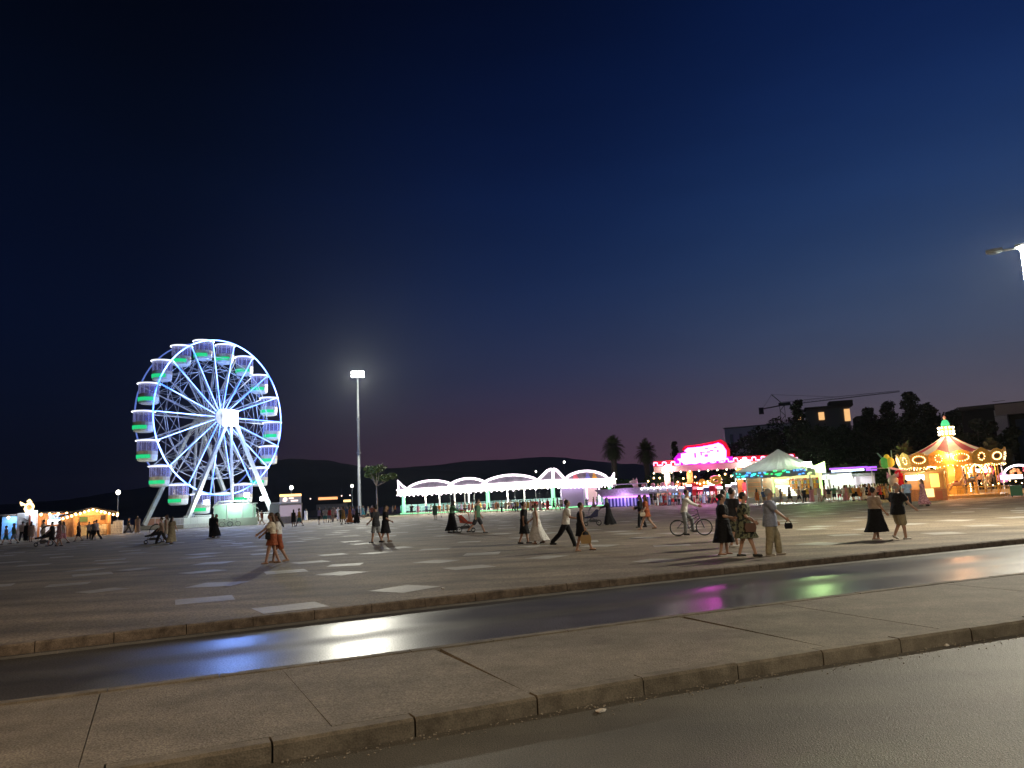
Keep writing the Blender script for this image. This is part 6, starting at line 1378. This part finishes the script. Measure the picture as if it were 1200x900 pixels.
b, g, wd_, s = place_near(759, 620, 580, 'L', W(WALK_A, fem=True, larm=(4, 30)), dict(skin=SK2, hair='long', hairm=HBR, dress=F['rust'], sleeve='short', hem=.62, flare=.04, sandal=True, shoe=F['brown']), 'woman in rust coloured knee dress walking left beside one in black')
w_ = wd_(g['larm'][2] + Vector((0, .06, .1))); bag('white_handbag', w_, dirang(w_, 'L'), (.32, .1, .22), F['cream'], 'cream handbag at the hip of the woman in the rust dress', .1)
# women left of the middle
b, g, wd_, s = place_near(319, 660, 601, 'L', W(WALK_A, fem=True, lleg=(16, 4), rleg=(-10, 10), rarm=(28, 20), larm=(48, 6)), dict(skin=SK2, hair='long', hairm=HBR, top=F['cream'], toplen=-.05, skirt=F['rust'], hem=.62, flare=.03, sandal=True, shoe=F['brown']), 'brown haired woman in cream top and rust skirt reaching a hand left')
w_ = wd_(g['larm'][0] + Vector((.12, .08, -.12))); bag('crossbody_bag', w_, dirang(w_, 'L'), (.2, .07, .28), F['black'], 'small black crossbody bag of the woman in the rust skirt', .16)
b, g, wd_, s = place_near(326, 659, 601, 'L', W(WALK_B, fem=True, blow=.10, lleg=(-14, 14), rleg=(14, 5), larm=(6, 22)), dict(skin=SK2, hair='long', hairm=HB, top=F['white'], toplen=-.05, shorts=F['rust'], sandal=True, shoe=F['beige']), 'woman with long black blown hair, white t-shirt and rust shorts')
b, g, wd_, s = place_near(441, 636, 592, 'LA', W(STEP_S, larm=(6, 40), rarm=(10, 20), spread=3), dict(skin=SK2, hair='short', hairm=HB, top=F['dark'], toplen=-.16, shorts=F['grey'], shoe=F['dark']), 'man in charcoal t-shirt and grey shorts standing with a woman in black')
b, g, wd_, s = place_near(452, 635, 592, 'R', W(STEP_S, fem=True, larm=(-4, 30), rarm=(8, 50)), dict(skin=SK2, hair='long', hairm=HB, dress=F['black'], sleeve='short', hem=.42, flare=.05, shoe=F['brown']), 'woman in black calf length dress with long dark hair left of middle')
# bicycle
def bicycle(loc, rz, label, R1=.33, m=None, sc=1.0):
    t = thing('bicycle', label, 'bicycle', loc, rz); m = m or mat('bike_frame', (.05, .055, .07), .35)
    ring = lambda cx_, r_, n=30: [(cx_ + r_ * math.cos(2 * math.pi * i / n), 0, R1 + r_ * math.sin(2 * math.pi * i / n)) for i in range(n)]
    for cx_ in (-.52, .52):
        wt = MB().tube(ring(cx_, R1 - .02), .021, 6, closed=True).build('tyre', BLACKR, t)
        MB().tube(ring(cx_, R1 - .045), .010, 5, closed=True).build('rim', GALV, wt)
        mb = MB()
        for i in range(14): a = 2 * math.pi * i / 14; mb.tube([(cx_, .02 * (-1) ** i, R1), (cx_ + (R1 - .045) * math.cos(a), 0, R1 + (R1 - .045) * math.sin(a))], .0025, 3)
        mb.tube([(cx_, -.05, R1), (cx_, .05, R1)], .025, 8); mb.build('spokes', GALV, wt)
    bb = (-.08, 0, .29); st_ = (-.22, 0, .80); hd1 = (.33, 0, .86); hd0 = (.37, 0, .70)
    mb = MB()
    for a, b_, r_ in ((bb, st_, .017), (bb, hd0, .02), ((-.19, 0, .70), hd1, .017), ((-.17, 0, .55), (.345, 0, .78), .014), (hd1, hd0, .02)): mb.tube([a, b_], r_, 7)
    for s_ in (-1, 1):
        mb.tube([bb, (-.52, .05 * s_, R1)], .011, 5); mb.tube([(-.19, 0, .72), (-.52, .05 * s_, R1)], .010, 5); mb.tube([hd0, (.40, .05 * s_, .62), (.52, .05 * s_, R1)], .013, 5)
    mb.build('frame', m, t)
    mb = MB(); mb.tube([st_, (-.25, 0, .92)], .013, 6); mb.ell((-.25, 0, .95), (.14, .075, .035), 10, 6); mb.build('saddle', BLACKR, t)
    mb = MB(); mb.tube([hd1, (.31, 0, 1.0)], .014, 6); mb.tube([(.22, -.29, 1.03), (.30, -.2, 1.02), (.33, 0, 1.0), (.30, .2, 1.02), (.22, .29, 1.03)], .012, 6); mb.build('handlebar', BLACKR, t)
    mb = MB(); mb.tube([(bb[0] + .09 * math.cos(a), -.04, bb[2] + .09 * math.sin(a)) for a in [i * .524 for i in range(12)]], .008, 4, closed=True); mb.tube([(bb[0], -.05, bb[2]), (bb[0] + .12, -.08, bb[2] - .12)], .011, 5); mb.tube([(bb[0], .05, bb[2]), (bb[0] - .12, .08, bb[2] + .12)], .011, 5); mb.box((bb[0] + .12, -.12, bb[2] - .12), (.09, .08, .02)); mb.box((bb[0] - .12, .12, bb[2] + .12), (.09, .08, .02)); mb.build('crankset', GALV, t)
    MB().prism([(-.75, .56), (-.3, .60), (-.3, .62), (-.75, .58)], (0, -.06, 0), (1, 0, 0), (0, 0, 1), (0, 1, 0), .12).build('rack', GALV, t)
    t.scale = (sc,) * 3; return t
pb = gp(810.5, 628); bicycle(pb, dirang(pb, 'R') - .12, 'city bicycle standing on the plaza under the rider in the white shirt', sc=.98)
O = dict(skin=SK2, hair='short', hairm=HB, top=F['white'], toplen=-.14, sleeve='long', trousers=F['grey'], shoe=F['dark'])
body, g = make_person(dict(lleg=(40, 38), rleg=(8, 12), larm=(48, 22), rarm=(48, 22), lean=16, head=4, spread=9), O); M_ = Vector((0, 0, .985)); shiftz(body, .985)
q = pb + Matrix.Rotation(dirang(pb, 'R') - .12, 3, 'Z') @ Vector((-.235, 0, 0)); body.location = q; body.rotation_euler = (0, 0, dirang(pb, 'R') - .12); tag(body, 'cyclist in white shirt sitting on the bicycle in the middle of the plaza', 'person')
# prams
def pram(px, fy, d, label, col, s=1.0, D=None):
    p = gp(px, fy) if D is None else atd(px, D); t = thing('pram', label, 'pram', p, dirang(p, d), 'prams on the plaza')
    m = fabric('pram_%s' % label[:9], col); R1 = .13
    for x, r_ in ((-.32, .15), (.36, .11)):
        for y in (-.24, .24):
            wt = MB().tube([(x + (r_ - .02) * math.cos(a), y, r_ + (r_ - .02) * math.sin(a)) for a in [i * .524 for i in range(12)]], .024, 6, closed=True).build('wheel', BLACKR, t)
            MB().lathe([(.03, -.02), (.03, .02)], 6).build('hub', GALV, wt, loc=(x, y, r_)) if False else None
    mb = MB()
    for y in (-.24, .24): mb.tube([(-.32, y, .15), (.18, y, .55), (.36, y, .12)], .014, 5); mb.tube([(.3, y, .2), (-.35, y, .78), (-.56, y, 1.0)], .014, 5)
    mb.tube([(-.56, -.24, 1.0), (-.58, 0, 1.02), (-.56, .24, 1.0)], .018, 5); mb.tube([(-.32, -.24, .15), (-.32, .24, .15)], .012, 5); mb.build('frame', DARKM, t)
    mb = MB(); mb.prism([(-.28, .48), (.12, .42), (.42, .40), (.44, .48), (.14, .52), (-.2, .86), (-.34, .84)], (0, .21, 0), (1, 0, 0), (0, 0, 1), (0, -1, 0), .42); mb.build('seat', m, t)
    mb = MB(); n = 8; hood = []
    for i in range(6):
        a = R_(100 - i * 22); hood.append([(-.20 + .40 * math.cos(a) * 1.0, -.23 + .46 * j / n, .68 + .40 * math.sin(a) + .05 * math.sin(math.pi * j / n)) for j in range(n + 1)])
    vs = [q for r_ in hood for q in r_]; mb.add(vs, [(i * (n + 1) + j, i * (n + 1) + j + 1, (i + 1) * (n + 1) + j + 1, (i + 1) * (n + 1) + j) for i in range(5) for j in range(n)])
    hd_ = mb.build('hood', m, t); so_ = hd_.modifiers.new('t', 'SOLIDIFY'); so_.thickness = .02
    MB().box((-.02, 0, .26), (.42, .36, .14)).build('basket', DARKM, t); t.scale = (s * 1.12,) * 3; return t
pram(546, 624, 'R', 'rust red and black pram between the two walkers left of centre', (.30, .05, .03), 1.05)
pram(695, 616, 'L', 'dark blue pram pushed by the woman in the black robe', (.03, .03, .07), .98)
pram(179, 637, 'L', 'black pram at the left below the Ferris wheel', (.015, .015, .018), 1.0)
pram(51, 640, 'L', 'black pram with flat hood among the walkers at far left', (.015, .015, .018), 1.15)

# ---- figures farther off: few meshes, many individuals
PRO = {}
def proto(kind):
    if kind in PRO: return PRO[kind]
    base = dict(skin=SK, hair='short', hairm=HB, shoe=F['dark'])
    K = dict(
        m_walk=(WALK_A, dict(top=F['white'], trousers=F['dark'])), m_walk2=(WALK_B, dict(top=F['white'], shorts=F['dark'])), m_stand=(STAND, dict(top=F['white'], shorts=F['dark'])), m_hold=(HOLD, dict(top=F['white'], trousers=F['dark'])),
        f_walk=(W(WALK_A, fem=True), dict(hair='long', top=F['white'], sleeve='strap', shorts=F['dark'])), f_dress=(W(STEP_S, fem=True), dict(hair='long', dress=F['red'], sleeve='strap', hem=.5)), f_maxi=(W(STEP_S, fem=True), dict(hair='long', dress=F['white'], sleeve='short', hem=.12, flare=.08)),
        f_stand=(W(STAND, fem=True), dict(hair='bun', top=F['white'], trousers=F['dark'])), f_skirt=(W(WALK_B, fem=True), dict(hair='long', top=F['white'], skirt=F['dark'], hem=.5, flare=.05)), f_robe=(W(STEP_S, fem=True), dict(hair='scarf', dress=F['black'], sleeve='long', hem=.06, flare=.08)))
    po, O = K[kind]; O = dict(base, **O); po = dict(po, bulk=1.15); b, g = make_person(po, O, False); shiftz(b, g['dz']); PRO[kind] = [b, False, g['hd'].z + .125 + g['dz']]; return PRO[kind]
def far(px, fy, hy, kind, d, c1, c2, label, group=None, D=None, skin=None, hairm=None, hgt=None, zone=None):
    P_ = proto(kind); src = P_[0]
    if not P_[1]: P_[1] = True; b = src
    else: b = copy_tree(src)
    p = gp(px, fy) if D is None else atd(px, D)
    if D is None:
        lim = {'P': 115 + (650 - px) * .115 if px < 650 else 116 + (px - 650) * .16, 'G': 111.2, 'T': 87.3, 'F': 86.5}.get(zone, 999)
        if zone: p = atd(px, min(lim - rnd.uniform(0, 1.5), max(lim - 4, 1530 / (fy - hy)))); hgt = rnd.uniform(1.62, 1.80) if fy - hy > 12 else 1.5
    if hgt is None: hgt = max(1.0, min(1.9, hz(p, hy) - GZ))
    s = hgt / P_[2]; b.location = p; b.scale = (s, s, s); b.rotation_euler = (0, 0, dirang(p, d) + rnd.uniform(-.3, .3))
    for o in [b] + list(b.children):
        sl_ = o.material_slots[0]; nm = o.name.split('.')[0]; m = None
        if nm in ('shirt', 'dress'): m = F[c1]
        elif nm in ('trousers', 'shorts', 'skirt'): m = F[c2 or 'dark']
        elif nm == 'person' and skin: m = skin
        elif nm in ('hair', 'headscarf') and hairm: m = hairm
        if m is not None: sl_.link = 'OBJECT'; sl_.material = m
    tag(b, label, 'person', group); return b
CN = dict(white='white', black='black', dark='charcoal', cream='cream', beige='beige', rust='rust', grey='grey', blue='blue', lightblue='light blue', red='red', khaki='khaki', green='green', yellow='mustard', orange='orange', pink='pink', teal='teal', camo='leafy print', floral='pink print', brown='brown', lilac='lilac')
def desc(kind, c1, c2):
    a, b = CN[c1], CN.get(c2 or 'dark', 'charcoal')
    return {'m_walk': 'walking man in %s shirt and %s trousers' % (a, b), 'm_walk2': 'walking man in %s shirt and %s shorts' % (a, b), 'm_stand': 'standing man in %s shirt and %s shorts' % (a, b), 'm_hold': 'standing man in %s shirt with raised hand' % a, 'f_walk': 'walking woman in %s top and %s shorts' % (a, b),
            'f_dress': 'woman in knee length %s dress' % a, 'f_maxi': 'woman in long %s dress' % a, 'f_stand': 'standing woman in %s top and %s trousers' % (a, b), 'f_skirt': 'woman in %s top and %s skirt' % (a, b), 'f_robe': 'woman in long %s robe' % a}[kind]
LIST = [
 ('left edge', 'in front of the stalls at far left', [(7, 638, 616, 'm_walk2', 'L', 'grey', 'teal'), (16, 637, 613, 'f_walk', 'L', 'green', 'grey'), (26, 634, 611, 'm_walk', 'A', 'cream', 'dark'), (31, 634, 612, 'f_robe', 'A', 'black', None), (36, 635, 611, 'f_dress', 'A', 'beige', None), (50, 637, 609, 'm_stand', 'L', 'cream', 'khaki'), (61, 640, 611, 'm_walk2', 'L', 'dark', 'dark'), (69, 640, 610, 'f_dress', 'L', 'floral', None), (74, 637, 611, 'f_walk', 'L', 'white', 'pink')]),
 ('chalet', 'in front of the wooden chalet', [(92, 634, 612, 'f_walk', 'L', 'brown', 'dark'), (104, 632, 611, 'm_hold', 'A', 'white', 'black'), (109.5, 632.5, 610, 'm_stand', 'T', 'grey', 'black'), (113, 632.5, 609, 'm_walk', 'LA', 'white', 'black'), (150, 625, 607, 'm_walk', 'R', 'black', 'dark'), (161, 625, 604, 'f_maxi', 'A', 'beige', None)]),
 ('wheel', 'near the foot of the Ferris wheel', [(189.5, 637, 606, 'm_walk', 'L', 'beige', 'dark'), (195, 635, 603, 'f_dress', 'L', 'cream', None), (201, 637, 605, 'f_maxi', 'RA', 'khaki', None), (249, 630, 602, 'f_robe', 'T', 'black', None), (253, 630, 602.5, 'f_maxi', 'R', 'black', None), (302, 615, 597, 'f_walk', 'R', 'beige', 'khaki'), (307, 615, 598, 'm_walk2', 'L', 'rust', 'beige'), (313, 613, 596, 'm_stand', 'A', 'black', 'grey'), (322, 613, 594, 'm_stand', 'T', 'brown', 'dark'), (172, 613, 600, 'm_stand', 'T', 'grey', 'dark')]),
 ('kiosk', 'between the white kiosk and the floodlight mast', [(344, 617.5, 597, 'f_dress', 'A', 'black', None), (351, 616.5, 594, 'm_walk2', 'L', 'yellow', 'teal'), (358.5, 610, 593, 'f_robe', 'T', 'white', None), (374, 614.5, 593.5, 'm_stand', 'R', 'lilac', 'black'), (386, 612.5, 592, 'f_walk', 'A', 'red', 'grey'), (390, 611.5, 591, 'm_walk', 'A', 'cream', 'beige'), (396.5, 609.5, 589.5, 'f_maxi', 'T', 'white', None), (402.5, 614, 591.5, 'f_dress', 'L', 'yellow', None), (407, 611, 589.5, 'm_stand', 'T', 'blue', 'grey'), (410, 613.5, 592, 'f_maxi', 'R', 'orange', None), (381, 613, 592, 'm_walk2', 'A', 'white', 'teal'), (393, 611, 590, 'f_skirt', 'L', 'pink', 'dark'), (400, 612, 591, 'm_hold', 'T', 'camo', 'black'), (426, 607, 588, 'f_dress', 'L', 'teal', None), (414.5, 612, 587, 'm_walk', 'L', 'lilac', 'black'), (418, 613, 589, 'f_robe', 'R', 'black', None), (421.5, 609, 588, 'm_stand', 'R', 'grey', 'dark')]),
 ('mast', 'between the floodlight mast and the left end of the pavilion', [(431, 605, 588.5, 'f_walk', 'R', 'white', 'cream'), (436, 608, 590, 'm_walk2', 'T', 'rust', 'dark'), (454, 602, 587, 'm_stand', 'A', 'yellow', 'brown'), (460, 602, 588, 'f_dress', 'R', 'cream', None), (463, 602, 586.5, 'm_walk', 'R', 'orange', 'dark'), (471, 601, 588, 'f_maxi', 'T', 'white', None), (475, 601, 588.5, 'f_dress', 'R', 'brown', None), (479, 601, 588, 'm_stand', 'L', 'cream', 'khaki'), (482.5, 604, 590, 'm_stand', 'A', 'black', 'black'), (490, 604, 591, 'f_dress', 'A', 'pink', None), (510, 609, 589, 'f_dress', 'A', 'green', None)]),
 ('pavilion', 'before the lit bumper car pavilion', [(500, 599, 585, 'm_stand', 'T', 'blue', 'dark'), (515, 598.5, 585, 'm_stand', 'T', 'orange', 'khaki'), (520, 598.5, 586, 'f_dress', 'R', 'beige', None), (525, 598, 585, 'm_hold', 'A', 'cream', 'khaki'), (536, 597, 583, 'm_stand', 'T', 'lightblue', 'blue'), (550, 598, 583.5, 'f_dress', 'T', 'floral', None), (553.5, 598, 584, 'm_walk', 'R', 'rust', 'brown'), (568, 596, 583.5, 'm_stand', 'T', 'pink', 'dark'), (573, 597, 585, 'f_skirt', 'L', 'green', 'black'), (579, 598.5, 585, 'm_stand', 'A', 'grey', 'grey'), (584, 597, 583, 'f_walk', 'T', 'brown', 'khaki'), (588, 598, 582, 'm_hold', 'R', 'green', 'black'), (593, 597, 581.5, 'f_dress', 'T', 'khaki', None), (597, 596, 583, 'm_stand', 'A', 'beige', 'dark'), (602, 597, 583, 'm_walk', 'L', 'lightblue', 'black'), (607, 596, 582, 'f_walk', 'A', 'yellow', 'dark'), (612.5, 597, 583, 'm_stand', 'R', 'cream', 'beige'), (619, 595, 579, 'f_dress', 'T', 'yellow', None), (625, 597, 580.5, 'm_stand', 'T', 'orange', 'black'), (628.5, 596, 577, 'm_hold', 'A', 'red', 'white'), (633, 596, 580, 'f_maxi', 'T', 'white', None), (642, 597.5, 580.5, 'f_maxi', 'T', 'red', None), (505, 600, 586, 'f_walk', 'R', 'white', 'dark'), (529, 599, 585, 'm_stand', 'R', 'rust', 'khaki'), (541, 599, 585, 'f_dress', 'L', 'lilac', None), (545, 599, 584, 'm_hold', 'T', 'beige', 'dark'), (558, 599, 584, 'f_skirt', 'A', 'cream', 'rust'), (563, 598, 583, 'm_walk2', 'R', 'yellow', 'grey'), (582, 598, 584, 'f_dress', 'T', 'orange', None), (599.5, 598, 584, 'f_skirt', 'L', 'cream', 'pink'), (605, 598, 583, 'm_hold', 'T', 'brown', 'black'), (610, 598, 584, 'f_dress', 'R', 'blue', None), (616, 598, 582, 'm_walk', 'A', 'white', 'beige'), (622, 598, 582, 'f_maxi', 'L', 'beige', None), (637, 598, 582, 'm_walk2', 'L', 'black', 'beige')]),
 ('walkway', 'between the pavilion and its lilac cash desk', [(649, 603, 581, 'm_walk2', 'R', 'green', 'black'), (654, 604, 581, 'f_walk', 'L', 'grey', 'beige'), (658, 595, 576, 'm_stand', 'T', 'white', 'grey'), (663, 594, 578, 'f_stand', 'T', 'pink', 'blue'), (688, 593, 576.5, 'm_stand', 'A', 'grey', 'blue'), (696, 596, 576, 'f_maxi', 'L', 'brown', None), (700, 595, 576, 'm_stand', 'R', 'grey', 'dark')]),
 ('gate', 'in front of the castle gate', [(768, 593, 575, 'f_walk', 'A', 'black', 'white'), (785, 591, 574, 'f_stand', 'T', 'lilac', 'blue'), (792, 591, 574, 'm_stand', 'A', 'grey', 'black'), (801, 590, 572, 'm_stand', 'T', 'lightblue', 'dark'), (811, 599, 575, 'm_walk2', 'R', 'dark', 'dark'), (818, 600, 575, 'm_walk', 'L', 'black', 'beige'), (828, 590, 573, 'f_dress', 'R', 'pink', None), (833, 590, 575, 'm_stand', 'R', 'beige', 'dark'), (843.5, 597, 569, 'm_walk', 'L', 'lightblue', 'blue'), (857, 590, 571, 'm_stand', 'A', 'grey', 'dark'), (871.5, 592, 571, 'm_stand', 'A', 'dark', 'grey'), (775, 592, 575, 'f_dress', 'A', 'lightblue', None), (780, 592, 575, 'm_walk2', 'R', 'red', 'grey'), (788.5, 592, 574, 'f_skirt', 'A', 'white', 'red'), (796, 592, 574, 'm_hold', 'A', 'pink', 'dark'), (806, 592, 574, 'f_walk', 'T', 'yellow', 'blue'), (821, 592, 573, 'm_stand', 'R', 'white', 'blue'), (825, 592, 573, 'f_maxi', 'A', 'lilac', None), (838, 592, 572, 'm_walk', 'L', 'beige', 'black'), (848, 591, 571, 'f_stand', 'A', 'cream', 'dark'), (853, 591, 571, 'f_dress', 'T', 'teal', None), (864, 591, 570, 'm_hold', 'A', 'white', 'black'), (880, 591, 570, 'f_skirt', 'R', 'black', 'cream')]),
 ('tent', 'in front of the pyramid tent', [(916, 601.5, 569.5, 'f_dress', 'R', 'grey', None), (926, 600.5, 572.5, 'f_skirt', 'R', 'grey', 'dark'), (943, 586, 571, 'f_stand', 'A', 'black', 'black'), (947, 586, 572, 'm_stand', 'A', 'yellow', 'dark'), (961, 588, 569, 'f_dress', 'T', 'white', None), (967, 587, 571, 'f_walk', 'R', 'pink', 'beige'), (978.5, 588, 567.5, 'm_walk2', 'A', 'green', 'dark'), (984.5, 588, 569, 'f_walk', 'T', 'white', 'red'), (888, 590, 570, 'f_dress', 'A', 'orange', None), (896, 590, 570, 'm_stand', 'A', 'blue', 'khaki'), (937, 589, 570, 'm_walk2', 'R', 'beige', 'dark'), (952, 588, 569, 'f_maxi', 'A', 'pink', None), (972, 588, 568, 'm_stand', 'T', 'dark', 'khaki')]),
 ('food stall', 'in the crowd before the neon food stall', [(990, 587, 567, 'm_stand', 'T', 'white', 'khaki'), (994, 587, 567, 'f_walk', 'A', 'beige', 'beige'), (998, 590, 565.5, 'f_walk', 'L', 'green', 'cream'), (1003.5, 591, 566.5, 'f_skirt', 'L', 'beige', 'black'), (1007.5, 587, 566, 'f_dress', 'T', 'orange', None), (1013, 590.5, 565.5, 'f_maxi', 'L', 'white', None), (1017, 588, 565, 'm_walk', 'L', 'black', 'cream'), (1021, 587, 565, 'f_dress', 'A', 'cream', None), (1024, 587, 563, 'm_stand', 'A', 'rust', 'khaki'), (1029.5, 586, 562.5, 'm_stand', 'T', 'pink', 'dark'), (1036, 586, 564, 'f_dress', 'T', 'yellow', None), (1041, 585, 563.5, 'm_walk', 'A', 'lightblue', 'blue'), (1044.5, 585, 563.5, 'f_walk', 'R', 'orange', 'cream'), (1048, 586, 564, 'm_stand', 'T', 'dark', 'grey'), (992, 589, 567.5, 'f_maxi', 'R', 'pink', None), (1000.5, 588, 566, 'm_walk2', 'A', 'yellow', 'black'), (1010, 589, 566, 'm_stand', 'R', 'cream', 'rust'), (1015, 589, 566, 'f_skirt', 'A', 'lightblue', 'black'), (1019.5, 588, 565, 'f_dress', 'R', 'rust', None), (1026.5, 588, 564, 'f_walk', 'L', 'cream', 'beige'), (1032, 588, 564, 'f_dress', 'L', 'red', None), (1034, 587, 564, 'm_hold', 'T', 'beige', 'dark'), (1039, 587, 564, 'f_maxi', 'R', 'beige', None)]),
 ('carousel', 'by the carousel ticket booth', [(1065, 592, 562, 'm_walk', 'A', 'lightblue', 'dark'), (1083.5, 593, 560.5, 'f_maxi', 'L', 'floral', None)]),
]
seen = {}
for key, where, rows_ in LIST:
    for i, (px, fy, hy, kind, d, c1, c2) in enumerate(rows_):
        base_ = desc(kind, c1, c2) + ' ' + where
        if len(base_.split()) > 16: base_ = ' '.join(base_.split()[:16])
        far(px, fy, hy, kind, d, c1, c2, base_, {'pavilion': 'crowd before the pavilion', 'food stall': 'crowd before the food stall'}.get(key), zone={'pavilion': 'P', 'walkway': 'P', 'gate': 'G', 'tent': 'T', 'food stall': 'F'}.get(key), skin=SK2 if i % 3 == 1 else SK, hairm=(HBR if i % 2 else HB) if c1 != 'white' or kind != 'm_stand' else HB)
# bikes parked by the wheel
for px, D, rz_, lab in ((265, 100.5, .1, 'parked bicycle against the pale fence below the wheel, left one'), (274, 100.2, -.1, 'parked bicycle against the pale fence below the wheel, right one')):
    p = atd(px, D); bicycle(p, dirang(p, 'R') + rz_, lab, m=GALV)
p = atd(508, 112); t = thing('kick_scooter', 'small kick scooter beside the person in the green dress', 'scooter', atd(514, 96), .3)
mb = MB(); mb.tube([(.35, 0, .1), (.28, 0, .95)], .015, 5); mb.tube([(.28, -.2, .95), (.28, .2, .95)], .014, 5); mb.build('handlebar', DARKM, t); MB().box((0, 0, .1), (.6, .12, .03)).build('deck', GALV, t)
for x in (-.32, .38): MB().tube([(x, -.02, .07), (x, .02, .07)], .07, 10).build('wheel', BLACKR, t)
